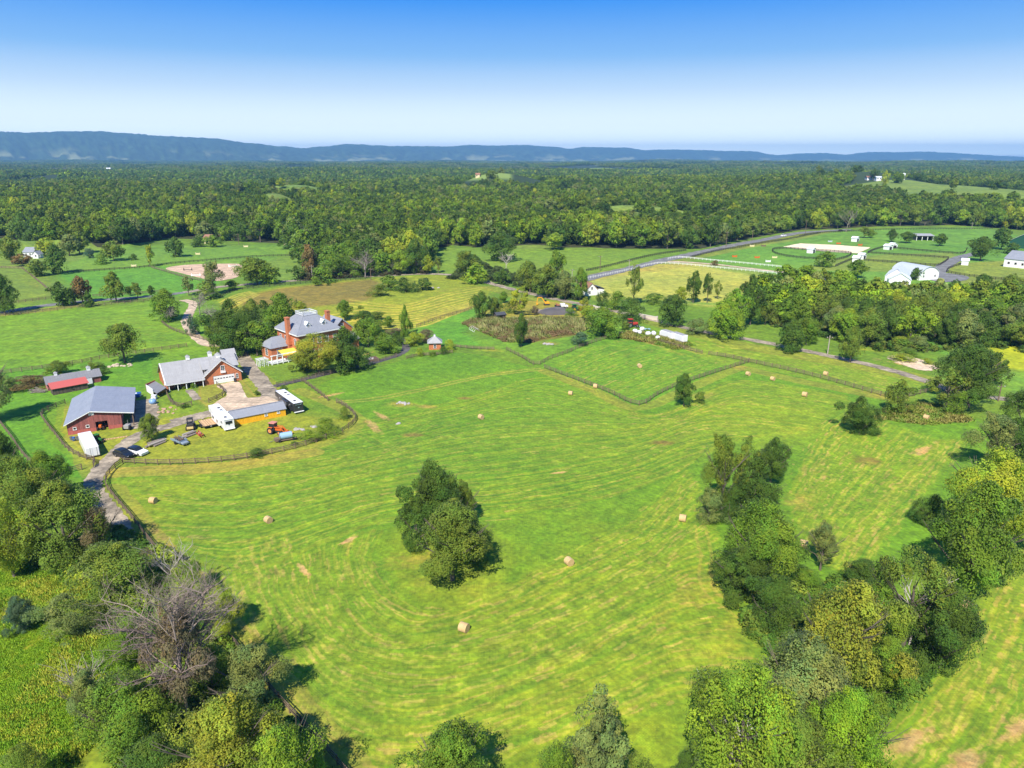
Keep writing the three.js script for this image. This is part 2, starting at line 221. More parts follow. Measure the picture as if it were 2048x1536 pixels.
  for (let j = 0, o = 0; j < px; j++) { const z = z0 + j * mz; for (let i = 0; i < px; i++, o += 4) {
    const x = x0 + i * mx, n1 = fz(x * fine + 900, z * fine + 77), n2 = nz(x * 3.1 * .7 + 40, z * 3.1 * .7 + 900), n3 = nz(x * .55 + 300, z * .55 + 120), n4 = fz(x * fine * .37 + 123, z * fine * .37 + 77), hue = .05 * n3 + .05 * n2 + .03 * n4, wu = clamp(i + (nz(x * 23 + 11, z * 23) * .34 + n2 * .5 + nz(x * 1.3, z * 1.3 + 60) * .6) * wx | 0, 0, px - 1), wv = clamp(j + (nz(x * 23 + 300, z * 23 + 77) * .34 + nz(x * 2.1 + 500, z * 2.1 + 3) * .5 + nz(x * 1.3 + 222, z * 1.3 + 60) * .6) * wz | 0, 0, px - 1), so = (wv * px + wu) * 4, lum = scaleK * (1 + .13 * n1 + .05 * n2 + .055 * n4 + .02 * n3);
    d[o] = clamp(src[so] * lum * (1.19 + hue), 0, 255); d[o + 1] = clamp(src[so + 1] * lum, 0, 255); d[o + 2] = clamp(src[so + 2] * lum * .85 * (1 - .3 * hue), 0, 255);
  } }
  const t = new THREE.DataTexture(new Uint8Array(d.buffer.slice(0)), px, px, THREE.RGBAFormat); t.colorSpace = THREE.SRGBColorSpace; t.magFilter = THREE.LinearFilter; t.wrapS = t.wrapT = THREE.ClampToEdgeWrapping;
  t.repeat.set(1 / w, 1 / h); t.offset.set(-x0 / w, -z0 / h); t.needsUpdate = true; return t;
}
const forestFront = world2([[-700, 470], [-100, 474], [20, 478], [100, 500], [170, 500], [230, 492], [290, 484], [330, 476], [480, 483], [575, 487], [590, 505], [640, 540], [700, 545], [760, 542], [840, 538], [850, 505], [900, 490], [980, 497], [1150, 495], [1400, 498], [1500, 476], [1600, 460], [1700, 456], [1800, 452], [1900, 450], [1990, 456], [2150, 470], [2600, 480]]).map(([x, z]) => [x, Math.max(z, -700)]);
const beltPoly = world2([[1500, 606], [1560, 576], [1690, 582], [1745, 606], [1900, 614], [2000, 608], [2200, 600], [2200, 720], [1980, 690], [1850, 700], [1760, 700], [1640, 668], [1540, 650]]);
const wheelTracks = [[[[1082, 738], [990, 748], [880, 770], [760, 795], [680, 803]], .9, .5], [[[1500, 1240], [1420, 1180], [1410, 1100], [1400, 1050]], .5, .4], [[[1405, 708], [1380, 700], [1350, 690], [1340, 676]], 1.2, .55], [[[700, 860], [800, 905], [900, 935], [1010, 945]], .3, .3], [[[860, 845], [780, 900], [700, 960], [560, 1010]], .3, .3], [[[1850, 842], [1890, 826], [1880, 805]], .6, .5], [[[240, 940], [330, 935], [420, 940]], .6, .4]];
const dryZones = [
  [[[560, 1320], [800, 1240], [1100, 1160], [1400, 1120], [1500, 1280], [1360, 1480], [1250, 1600], [680, 1600]], [150, 182, 36], .75],
  [[[740, 1080], [800, 1180], [960, 1200], [1010, 1120], [960, 1050], [830, 1040]], [160, 180, 50], .6],
  [[[1280, 860], [1480, 800], [1640, 800], [1700, 880], [1560, 900], [1400, 900]], [140, 180, 40], .5],
  [[[225, 960], [420, 940], [380, 1000], [320, 1110], [240, 1010]], [150, 180, 48], .5],
  [[[1700, 1560], [1900, 1340], [2060, 1050], [2200, 1200], [1900, 1640]], [140, 180, 36], .5],
  [[[1560, 960], [1720, 860], [1900, 880], [1800, 1040], [1660, 1130]], [130, 178, 40], .4],
];
const verges = [
  [[[235, 945], [330, 940], [480, 930], [620, 905]], 5, .6], [[[210, 985], [300, 1110], [430, 1260], [560, 1420], [720, 1600]], 7, .45], [[[1090, 742], [1190, 782], [1270, 815], [1370, 780], [1480, 735]], 4, .4], [[[1480, 735], [1640, 770], [1800, 800]], 5, .45], [[[430, 690], [520, 760], [550, 790]], 7, .3], [[[190, 600], [100, 618], [-20, 630]], 9, .5], [[[980, 575], [1060, 598], [1160, 612], [1290, 640], [1480, 690], [1760, 740], [1900, 770]], 9, .35], [[[1150, 560], [1400, 510], [1640, 464]], 16, .4], [[[1300, 540], [1400, 528], [1560, 556]], 12, .35], [[[600, 780], [690, 820], [712, 845], [640, 885], [480, 920]], 4, .4], [[[150, 870], [190, 945]], 5, .4], [[[840, 640], [900, 625], [960, 612]], 5, .3],
];
const bareGround = [
  [[[925, 645], [1010, 640], [1190, 650], [1150, 670], [1060, 685], [1000, 680]], [122, 118, 60], .6],
  [[[1020, 600], [1130, 605], [1180, 640], [1050, 640], [950, 630]], [170, 172, 70], .7],
  [[[400, 742], [470, 735], [520, 800], [440, 830], [400, 800]], [196, 164, 122], .25],
];
const GK = .80;
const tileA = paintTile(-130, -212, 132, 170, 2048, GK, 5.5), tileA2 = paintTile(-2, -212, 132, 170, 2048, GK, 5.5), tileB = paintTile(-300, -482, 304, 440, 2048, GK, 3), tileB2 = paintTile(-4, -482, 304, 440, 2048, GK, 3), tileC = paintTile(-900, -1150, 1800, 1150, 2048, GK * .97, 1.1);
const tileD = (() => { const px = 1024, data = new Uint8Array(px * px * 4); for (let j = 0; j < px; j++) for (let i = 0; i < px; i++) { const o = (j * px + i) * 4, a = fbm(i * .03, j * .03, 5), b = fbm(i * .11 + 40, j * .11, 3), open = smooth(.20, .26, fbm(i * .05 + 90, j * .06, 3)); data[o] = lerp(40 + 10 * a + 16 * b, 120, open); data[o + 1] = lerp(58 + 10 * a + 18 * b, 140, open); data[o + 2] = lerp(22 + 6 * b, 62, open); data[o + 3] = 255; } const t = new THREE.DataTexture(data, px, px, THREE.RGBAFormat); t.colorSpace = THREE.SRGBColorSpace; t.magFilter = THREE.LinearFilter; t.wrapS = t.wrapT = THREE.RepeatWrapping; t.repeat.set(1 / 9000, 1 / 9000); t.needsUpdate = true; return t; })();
const bumpTex = (() => { const d = new Uint8Array(NS * NS * 4); for (let i = 0; i < NS * NS; i++) { d[i * 4] = d[i * 4 + 1] = d[i * 4 + 2] = clamp(128 + NOISE[i] * 90, 0, 255); d[i * 4 + 3] = 255; } const t = new THREE.DataTexture(d, NS, NS, THREE.RGBAFormat); t.wrapS = t.wrapT = THREE.RepeatWrapping; t.magFilter = THREE.LinearFilter; t.needsUpdate = true; return t; })();
const bumpAt = (m) => { const t = bumpTex.clone(); t.repeat.set(1 / m, 1 / m); t.needsUpdate = true; return t; };
{
  const line = (segs) => { const o = [segs[0][0]]; for (const [a, b, s] of segs) { const n = Math.max(1, Math.round(Math.abs(b - a) / s)); for (let i = 1; i <= n; i++) o.push(a + (b - a) * i / n); } return o; };
  const xs = line([[-17000, -6000, 1000], [-6000, -2000, 200], [-2000, -900, 60], [-900, -300, 20], [-300, -130, 7], [-130, 0, 4], [0, 130, 4], [130, 300, 7], [300, 900, 20], [900, 2000, 60], [2000, 6000, 200], [6000, 17000, 1000]]);
  const zs = line([[600, 0, 60], [0, -42, 14], [-42, -212, 4], [-212, -482, 6], [-482, -1150, 14], [-1150, -2200, 40], [-2200, -6000, 150], [-6000, -18000, 1000]]);
  const nx = xs.length, nzs = zs.length, pos = new Float32Array(nx * nzs * 3), uv = new Float32Array(nx * nzs * 2), idx = [[], [], [], [], [], []];
  for (let j = 0; j < nzs; j++) for (let i = 0; i < nx; i++) { const k = j * nx + i; pos[k * 3] = xs[i]; pos[k * 3 + 1] = H(xs[i], zs[j]); pos[k * 3 + 2] = zs[j]; uv[k * 2] = xs[i]; uv[k * 2 + 1] = zs[j]; }
  for (let j = 0; j + 1 < nzs; j++) for (let i = 0; i + 1 < nx; i++) {
    const cx = (xs[i] + xs[i + 1]) / 2, cz = (zs[j] + zs[j + 1]) / 2, a = j * nx + i, b = a + 1, c = a + nx, d = c + 1;
    const s = Math.abs(cx) < 130 && cz > -212 && cz < -42 ? (cx < 0 ? 0 : 1) : Math.abs(cx) < 300 && cz > -482 && cz < -42 ? (cx < 0 ? 2 : 3) : Math.abs(cx) < 900 && cz > -1150 && cz < 0 ? 4 : 5;
    idx[s].push(a, b, c, b, d, c);
  }
  const g = new THREE.BufferGeometry(); g.setAttribute('position', new THREE.BufferAttribute(pos, 3)); g.setAttribute('uv', new THREE.BufferAttribute(uv, 2));
  const all = []; idx.forEach((l, s) => { g.addGroup(all.length, l.length, s); for (const v of l) all.push(v); }); g.setIndex(all); g.computeVertexNormals();
  const turf = (map, m, b) => new THREE.MeshStandardMaterial({ map, roughness: 1, bumpMap: bumpAt(m), bumpScale: b });
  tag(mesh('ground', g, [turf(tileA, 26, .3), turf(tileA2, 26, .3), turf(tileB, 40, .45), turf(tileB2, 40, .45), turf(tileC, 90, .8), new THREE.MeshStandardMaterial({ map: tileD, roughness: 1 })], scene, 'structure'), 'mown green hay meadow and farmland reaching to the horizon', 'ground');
}

// ---------- the long wooded ridges on the skyline ----------
{
  const prof = [[-400, 262], [0, 263], [60, 265], [120, 263], [190, 262], [250, 266], [330, 272], [400, 275], [430, 277], [500, 286], [560, 292], [605, 296], [640, 293], [700, 288], [760, 291], [800, 292], [850, 292], [890, 293], [940, 290], [990, 291], [1050, 290], [1100, 293], [1140, 297], [1170, 294], [1250, 295], [1290, 300], [1330, 299], [1400, 300], [1450, 302], [1500, 302], [1555, 310], [1600, 307], [1650, 306], [1690, 309], [1740, 304], [1800, 304], [1850, 303], [1890, 305], [1960, 309], [2010, 312], [2048, 314], [2400, 311]];
  const nx = 620, nd = 46, pos = [], col = [], idx = [], c = new THREE.Color();
  for (let j = 0; j < nd; j++) for (let i = 0; i < nx; i++) {
    const px = -420 + 2900 * i / (nx - 1); let k = 0; while (k < prof.length - 2 && px > prof[k + 1][0]) k++;
    const a = prof[k], b = prof[k + 1], t = smooth(0, 1, clamp((px - a[0]) / (b[0] - a[0]))), py = lerp(a[1], b[1], t);
    const crest = 9500 + 2.2 * Math.max(0, px - 500) * 1.6, near = crest - 2600, D = near + (crest + 1800 - near) * j / (nd - 1);
    const d = ray(px, py), hz = Math.hypot(d[0], d[2]), top = CAM_Y + d[1] * crest / hz, x = d[0] * D / hz, z = d[2] * D / hz;
    const u = (D - near) / (crest - near), rise = u < 1 ? Math.pow(smooth(0, 1, u), 1.25) : 1 - .5 * smooth(1, 1.7, u);
    const gully = u < 1 ? (fbm(px / 26, u * 2.2, 4) * 70 + fbm(px / 9, u * 7, 3) * 22) * Math.sin(Math.PI * clamp(u)) : 0;
    const y = Math.max(-30, -6 + (top + 6) * rise - Math.abs(gully) * .8 * clamp((top - 30) / 150) + (u > .92 && u < 1.06 ? vnoise(px * .9, 3) * 5 : 0));
    pos.push(x, y, z);
    const f = u < .55 ? smooth(.12, .26, fbm(px / 34 + 9, u * 9 + 3, 3)) * smooth(.02, .1, u) * smooth(.58, .36, u) : 0, n = 1 + .9 * fbm(px / 5, u * 30, 3);
    c.setRGB(lerp(.036 * n, .22, f), lerp(.068 * n, .24, f), lerp(.026 * n, .10, f)); col.push(c.r, c.g, c.b);
  }
  for (let j = 0; j + 1 < nd; j++) for (let i = 0; i + 1 < nx; i++) { const a = j * nx + i; idx.push(a, a + 1, a + nx, a + 1, a + nx + 1, a + nx); }
  const g = new THREE.BufferGeometry(); g.setAttribute('position', new THREE.Float32BufferAttribute(pos, 3)); g.setAttribute('color', new THREE.Float32BufferAttribute(col, 3)); g.setIndex(idx); g.computeVertexNormals();
  tag(mesh('hills', g, new THREE.MeshStandardMaterial({ vertexColors: true, roughness: 1 }), scene, 'structure'), 'long blue wooded ridges along the skyline', 'hills');
}

// ---------- roads, lanes and yards: sheets laid on the ground ----------
function groundTex(r, g, b, v, seed) { // gravel or worn asphalt, one repeat = 16 m
  const n = 256, d = new Uint8Array(n * n * 4); for (let j = 0; j < n; j++) for (let i = 0; i < n; i++) { const o = (j * n + i) * 4, k = 1 + v * (nz(i * 2 + seed, j * 2) * .5 + nz(i * 8, j * 8 + seed) * .4); d[o] = clamp(r * k, 0, 255); d[o + 1] = clamp(g * k, 0, 255); d[o + 2] = clamp(b * k, 0, 255); d[o + 3] = 255; }
  const t = new THREE.DataTexture(d, n, n, THREE.RGBAFormat); t.colorSpace = THREE.SRGBColorSpace; t.wrapS = t.wrapT = THREE.RepeatWrapping; t.magFilter = THREE.LinearFilter; t.repeat.set(1 / 16, 1 / 16); t.needsUpdate = true; return new THREE.MeshStandardMaterial({ map: t, roughness: .95, bumpMap: bumpAt(9), bumpScale: .05 });
}
const gravel = groundTex(148, 135, 115, .55, 3), paleGravel = groundTex(192, 169, 141, .4, 40), asphalt = groundTex(118, 117, 114, .4, 90), darkAsphalt = groundTex(88, 84, 84, .4, 130), sand = groundTex(206, 182, 152, .3, 7), paleSand = groundTex(238, 216, 176, .25, 55), rideSand = groundTex(196, 166, 136, .35, 20), white = std(.78, .78, .76);
function ribbon(name, label, px, width, mat, lift = .04, n = 70) {
  const c = spline(world2(px), n), R = rng(px.length * 31 + n), pos = [], uv = [], idx = [], k = 4, w0 = Array.isArray(width) ? width[0] : width, w1 = Array.isArray(width) ? width[1] : width;
  c.forEach((p, i) => { const a = c[Math.max(0, i - 1)], b = c[Math.min(c.length - 1, i + 1)], L = Math.hypot(b[0] - a[0], b[1] - a[1]) || 1, nx = -(b[1] - a[1]) / L, nzz = (b[0] - a[0]) / L, w = lerp(w0, w1, i / (c.length - 1));
    for (let j = 0; j <= k; j++) { const s = (j / k - .5) * w + (j === 0 || j === k ? (R() - .5) * w * .16 : 0), x = p[0] + nx * s, z = p[1] + nzz * s; pos.push(x, H(x, z) + lift, z); uv.push(x, z); } });
  for (let i = 0; i + 1 < c.length; i++) for (let j = 0; j < k; j++) { const a = i * (k + 1) + j, b = a + 1, q = a + k + 1; idx.push(a, b, q, b, q + 1, q); }
  const g = new THREE.BufferGeometry(); g.setAttribute('position', new THREE.Float32BufferAttribute(pos, 3)); g.setAttribute('uv', new THREE.Float32BufferAttribute(uv, 2)); g.setIndex(idx); g.computeVertexNormals();
  if (g.attributes.normal.getY(2) < 0) { const q = g.index.array; for (let i = 0; i < q.length; i += 3) { const t = q[i]; q[i] = q[i + 1]; q[i + 1] = t; } g.computeVertexNormals(); }
  return tag(mesh(name, g, mat, scene, 'structure'), label, 'road');
}
function sheet(name, label, px, mat, lift = .05, rough = .4, ten = .3) { // a flat patch with an uneven edge, draped over the ground
  const q = world2(px), c = new THREE.CatmullRomCurve3(q.map((p) => V(p[0], 0, p[1])), true, ten ? 'centripetal' : 'catmullrom', ten).getSpacedPoints(90), R = rng(px.length * 7 + 5);
  let cx = 0, cz = 0; q.forEach((p) => { cx += p[0] / q.length; cz += p[1] / q.length; });
  const pos = [cx, H(cx, cz) + lift, cz], uv = [cx, cz], idx = [], rings = 7, m = 90;
  for (let r = 1; r <= rings; r++) for (let i = 0; i < m; i++) { const t = r / rings, e = r === rings ? (R() - .5) * rough : 0, x = lerp(cx, c[i].x, t) + e, z = lerp(cz, c[i].z, t) + e; pos.push(x, H(x, z) + lift, z); uv.push(x, z); }
  for (let i = 0; i < m; i++) { const j = (i + 1) % m; idx.push(0, 1 + j, 1 + i); for (let r = 0; r + 1 < rings; r++) { const a = 1 + r * m + i, b = 1 + r * m + j, d = a + m, e = b + m; idx.push(a, b, d, b, e, d); } }
  const g = new THREE.BufferGeometry(); g.setAttribute('position', new THREE.Float32BufferAttribute(pos, 3)); g.setAttribute('uv', new THREE.Float32BufferAttribute(uv, 2)); g.setIndex(idx); g.computeVertexNormals();
  if (g.attributes.normal.getY(0) < 0) { const k = g.index.array; for (let i = 0; i < k.length; i += 3) { const t = k[i]; k[i] = k[i + 1]; k[i + 1] = t; } g.computeVertexNormals(); }
  return tag(mesh(name, g, mat, scene, 'structure'), label, 'ground');
}
ribbon('road', 'grey asphalt county road running past the horse paddocks', [[1155, 562], [1235, 543], [1330, 520], [1400, 505], [1480, 488], [1560, 473], [1620, 464], [1700, 459]], 8.5, asphalt, .12);
ribbon('lane', 'narrow grey lane along the far side of the bright meadow', [[-60, 632], [20, 622], [100, 610], [180, 602], [260, 596], [330, 590], [370, 585]], [6, 4.5], asphalt, .07);
ribbon('lane', 'farm lane behind the hay field, under the roadside trees', [[370, 585], [430, 575], [520, 567], [640, 558], [760, 552], [860, 548], [930, 553], [985, 568]], 4.5, gravel, .08);
ribbon('lane', 'farm lane passing the excavator and the white trailers', [[985, 568], [1030, 580], [1100, 596], [1170, 610], [1230, 622], [1300, 638], [1380, 658], [1480, 676], [1540, 687], [1620, 704], [1700, 721], [1780, 740], [1860, 765], [1910, 783], [1980, 794], [2060, 806]], [4.2, 3.6], gravel, .07, 140);
ribbon('driveway', 'gravel driveway curving up from the meadow fence to the red barn', [[262, 1090], [245, 1060], [226, 1030], [200, 1000], [185, 970], [196, 945], [225, 915], [262, 880], [300, 862], [345, 850], [385, 836]], [3.1, 3.7], gravel, .05);
ribbon('driveway', 'gravel drive past the garden bank to the garage court', [[345, 846], [400, 832], [440, 822], [470, 812]], 4.6, gravel, .055);
ribbon('driveway', 'short gravel track between the red barn and the garage bank', [[283, 856], [290, 830], [285, 800]], 6, gravel, .06);
ribbon('driveway', 'asphalt drive from the shade trees down to the garage court', [[470, 690], [484, 710], [500, 735], [520, 760], [538, 785], [550, 805]], [4.2, 4.6], gravel, .06);
ribbon('driveway', 'pale drive winding behind the big shade trees', [[366, 600], [384, 605], [378, 628], [372, 645], [384, 664], [420, 690], [462, 690]], 3.6, paleGravel, .05);
ribbon('driveway', 'two-wheel track up the garden bank', [[395, 800], [385, 788], [378, 780]], 2, gravel, .06, 20);
sheet('garage_court', 'tan gravel parking court before the garage door', [[434, 771], [474, 764], [488, 784], [500, 797], [530, 793], [552, 800], [562, 814], [520, 822], [466, 828], [440, 822], [425, 812], [436, 802], [452, 792], [452, 784]], paleGravel, .065);
ribbon('path', 'dark asphalt path along the fence below the brick house', [[548, 773], [585, 764], [640, 751], [700, 736], [760, 722], [800, 708], [812, 698], [808, 688], [800, 676]], 2.6, darkAsphalt, .05);
ribbon('driveway', 'white-fenced pale drive of the horse farm', [[1335, 523], [1380, 525], [1440, 530], [1500, 537], [1560, 544], [1620, 548]], 4, paleGravel, .1);
ribbon('driveway', 'grey drive curving up to the horse farm barns', [[1960, 505], [1930, 512], [1905, 522], [1885, 535], [1868, 550]], [6, 8], asphalt, .1);
sheet('barnyard', 'grey asphalt yard behind the white barns', [[1850, 556], [1872, 546], [1900, 547], [1935, 553], [1925, 562], [1880, 564]], asphalt, .12);
sheet('riding_arena', 'brown sand riding arena with show jumps', [[333, 536], [370, 530], [430, 528], [478, 528], [480, 540], [470, 556], [430, 562], [400, 556], [360, 546]], rideSand, .08);
sheet('sand_arena', 'pale sand arena of the horse farm', [[1566, 494], [1600, 487], [1670, 490], [1742, 495], [1715, 507], [1660, 504]], paleSand, .14, .6, 0);
sheet('gravel_pad', 'bare sandy patch beside the reeds', [[1778, 712], [1830, 716], [1876, 736], [1850, 742], [1800, 728]], sand, .05, 1.5);

// ---------- trees ----------
// Crowns are built from many leaf-sized faces gathered in clumps; unit size: base at 0, top at 1, widest 1 across.
const SHAPES = {
  round: { base: .20, env: (t) => Math.sqrt(Math.max(0, 1 - Math.pow(2 * t - .95, 2) * .95)), blobs: 46, rb: [.08, .185], limbs: 7 },
  tall: { base: .16, env: (t) => .96 * Math.pow(Math.sin(Math.PI * Math.pow(clamp(t * .94 + .04), .72)), .65), blobs: 48, rb: [.075, .165], limbs: 7 },
  full: { base: .05, env: (t) => Math.sqrt(Math.max(0, 1 - Math.pow(1.86 * t - .72, 2) * .93)), blobs: 50, rb: [.08, .18], limbs: 5 },
  wide: { base: .30, env: (t) => Math.pow(Math.max(0, 1 - t * t * .92), .6), blobs: 46, rb: [.08, .16], limbs: 9 },
  loose: { base: .22, env: (t) => .95 * Math.pow(Math.sin(Math.PI * clamp(t * .9 + .07)), .6), blobs: 22, rb: [.07, .16], limbs: 10, gap: .55 },
  cone: { base: .03, env: (t) => Math.pow(1 - t, .8) * .9 + .06, blobs: 44, rb: [.09, .16], limbs: 0 },
  bush: { base: .0, env: (t) => Math.sqrt(Math.max(0, 1 - t * t * .9)), blobs: 26, rb: [.11, .24], limbs: 3 },
  spruce: { base: .02, env: (t) => Math.pow(1 - t, .62) * .95 + .04, blobs: 90, rb: [.07, .11], limbs: 0 },
};
const LEAVES = [38000, 11000, 2600, 620];
function crownGeo(shape, seed, lod) {
  const S = SHAPES[shape], R = rng(seed * 977 + shape.length * 131 + 7), blobs = [], sub = shape === 'loose' ? .55 : shape === 'bush' ? .6 : 1;
  const lobes = [R() * 6.28, R() * 6.28, R() * 6.28], lean = [(R() - .5) * .10, (R() - .5) * .10];
  for (let i = 0; i < S.blobs; i++) {
    const t = i < 4 ? .8 + .2 * R() : Math.pow(R(), .85), a = R() * 6.283 + i * 2.4, lob = 1 + .20 * Math.sin(2 * a + lobes[0]) + .17 * Math.sin(3 * a + lobes[1] + t * 4), e = S.env(t) * .5 * lob;
    const r = lerp(S.rb[0], S.rb[1], R()) * (shape === 'cone' || shape === 'spruce' ? .55 + .7 * (1 - t) : .8 + .3 * S.env(t)), rad = Math.max(0, e * (.74 + .46 * R()) - r * .75) * (i % 5 ? Math.pow(R(), .35) : R());
    blobs.push({ x: Math.cos(a) * rad + lean[0] * t, y: S.base + (1 - S.base) * clamp(t, .07, 1) - r * (t > .7 ? .8 : .1), z: Math.sin(a) * rad + lean[1] * t, r, tone: 1 + (R() - .5) * .5, warm: (R() - .5) * .3, sq: .72 + R() * .3 });
  }
  if (shape !== 'cone' && shape !== 'spruce') for (let i = 0; i < 34; i++) { const m = blobs[R() * S.blobs | 0], a = R() * 6.283, up = R() * 1.3 - .35, r = .03 + .035 * R(), q = m.r * (.8 + .25 * R()), ch = Math.sqrt(Math.max(0, 1 - up * up)); blobs.push({ x: m.x + Math.cos(a) * q * ch, y: m.y + q * up * m.sq, z: m.z + Math.sin(a) * q * ch, r, tone: 1 + (R() - .5) * .5, warm: (R() - .3) * .3, sq: .8 }); }
  const n = LEAVES[lod] * sub | 0, size = [.0083, .0156, .0325, .066][lod] * (shape === 'loose' ? .95 : 1), wsum = blobs.reduce((s, b) => s + b.r * b.r, 0);
  const pos = new Float32Array(n * 12), nor = new Float32Array(n * 12), col = new Float32Array(n * 12), idx = new Uint32Array(n * 6); let k = 0;
  const N = V(), U = V(), T = V(), B = V();
  for (let tries = 0; k < n && tries < n * 6; tries++) {
    let w = R() * wsum, bi = 0; while (bi < blobs.length - 1 && (w -= blobs[bi].r ** 2) > 0) bi++;
    const b = blobs[bi]; let x = R() * 2 - 1, y = R() * 2 - 1, z = R() * 2 - 1; const l = Math.hypot(x, y, z); if (l > 1 || l < .05) continue; x /= l; y /= l; z /= l; if (y < -.35 && R() < .6) continue;
    const bumpy = 1 + .22 * vnoise(x * 3.1 + bi * 7, z * 3.1 + y * 2.7), q = b.r * (S.gap ? Math.pow(R(), .3) : .70 + .34 * R() + (R() < .05 ? .3 * R() : 0)) * bumpy, cx = b.x + x * q, cy = b.y + y * q * b.sq, cz = b.z + z * q; if (cy < 0) continue;
    if (vnoise(cx * 8.5 + seed * 3.7, cz * 8.5 + cy * 6.1) < -.30 && R() < .82) continue;
    let deep = false; for (let m = 0; m < blobs.length; m++) if (m !== bi) { const o = blobs[m]; if ((cx - o.x) ** 2 + ((cy - o.y) / o.sq) ** 2 + (cz - o.z) ** 2 < (o.r * .62) ** 2) { deep = true; break; } }
    if (deep && R() < .86) continue;
    N.set(x * .8 + cx * .5, y * .8 + .25, z * .8 + cz * .5).normalize();
    U.set(N.x + (R() - .5) * 1.5, N.y + (R() - .5) * 1.5, N.z + (R() - .5) * 1.5).normalize();
    T.set(R() - .5, R() - .5, R() - .5).cross(U).normalize(); B.copy(U).cross(T);
    const s = size * (.4 + R() * 1.15), s2 = s * (.5 + R() * .35), fold = s * (R() - .3) * .5, f = b.tone * (.82 + R() * .36), wm = b.warm + (R() - .5) * .22, o = k * 12;
    const put = (m, u, v, h) => { pos[o + m * 3] = cx + T.x * u + B.x * v + U.x * h; pos[o + m * 3 + 1] = cy + T.y * u + B.y * v + U.y * h; pos[o + m * 3 + 2] = cz + T.z * u + B.z * v + U.z * h; nor[o + m * 3] = N.x * .5 + U.x * .6; nor[o + m * 3 + 1] = N.y * .5 + U.y * .6; nor[o + m * 3 + 2] = N.z * .5 + U.z * .6; col[o + m * 3] = f * (1 + wm); col[o + m * 3 + 1] = f; col[o + m * 3 + 2] = f * (1 - wm * .5); };
    put(0, -s, 0, 0); put(1, 0, -s2, fold); put(2, s, 0, 0); put(3, 0, s2, fold);
    idx.set([k * 4, k * 4 + 1, k * 4 + 2, k * 4, k * 4 + 2, k * 4 + 3], k * 6); k++;
  }
  const g = new THREE.BufferGeometry(); g.setAttribute('position', new THREE.BufferAttribute(pos.slice(0, k * 12), 3)); g.setAttribute('normal', new THREE.BufferAttribute(nor.slice(0, k * 12), 3)); g.setAttribute('color', new THREE.BufferAttribute(col.slice(0, k * 12), 3)); g.setIndex(new THREE.BufferAttribute(idx.slice(0, k * 6), 1));
  g.normalizeNormals(); return g;
}
function tubePath(pts, r0, r1, sides) { // tapered tube through points
  const pos = [], idx = [], nor = [], n = pts.length, d = V(), a = V(), b = V();
  for (let i = 0; i < n; i++) { d.copy(pts[Math.min(n - 1, i + 1)]).sub(pts[Math.max(0, i - 1)]).normalize(); a.set(Math.abs(d.y) > .9 ? 1 : 0, Math.abs(d.y) > .9 ? 0 : 1, 0).cross(d).normalize(); b.copy(d).cross(a); const r = lerp(r0, r1, i / (n - 1));
    for (let s = 0; s < sides; s++) { const t = s / sides * 6.2832, c = Math.cos(t), e = Math.sin(t), x = a.x * c + b.x * e, y = a.y * c + b.y * e, z = a.z * c + b.z * e; pos.push(pts[i].x + x * r, pts[i].y + y * r, pts[i].z + z * r); nor.push(x, y, z); } }
  for (let i = 0; i + 1 < n; i++) for (let s = 0; s < sides; s++) { const p = i * sides + s, q = i * sides + (s + 1) % sides; idx.push(p, q, p + sides, q, q + sides, p + sides); }
  const g = new THREE.BufferGeometry(); g.setAttribute('position', new THREE.Float32BufferAttribute(pos, 3)); g.setAttribute('normal', new THREE.Float32BufferAttribute(nor, 3)); g.setIndex(idx); return g;
}
function trunkGeo(shape, seed, lod) {
  const S = SHAPES[shape], R = rng(seed * 31 + 5), list = [], sides = lod ? 5 : 7, up = Math.max(.5, S.base + .35), pts = []; for (let i = 0; i <= 5; i++) pts.push(V((R() - .5) * .03 * i * .5, -.03 + (up + .03) * i / 5, (R() - .5) * .03 * i * .5));
  list.push(tubePath(pts, .030, .012, sides));
  if (lod < 3) for (let i = 0; i < S.limbs; i++) { const t = S.base * .85 + R() * .3, a = i * 2.4 + R(), L = .2 + R() * .2, p0 = V(0, Math.min(t, up - .05), 0), p1 = V(Math.cos(a) * L * .45, p0.y + .10 + R() * .06, Math.sin(a) * L * .45), p2 = V(Math.cos(a) * L, p0.y + .2 + R() * .15, Math.sin(a) * L); list.push(tubePath([p0, p1, p2], .013, .004, lod ? 3 : 5)); if (!lod) for (let q = 0; q < 3; q++) { const b = a + (R() - .5) * 2.2; list.push(tubePath([p1.clone().lerp(p2, R()), p2.clone().add(V(Math.cos(b) * .1, .06 + R() * .08, Math.sin(b) * .1))], .005, .002, 3)); } }
  return mergeGeometries(list);
}
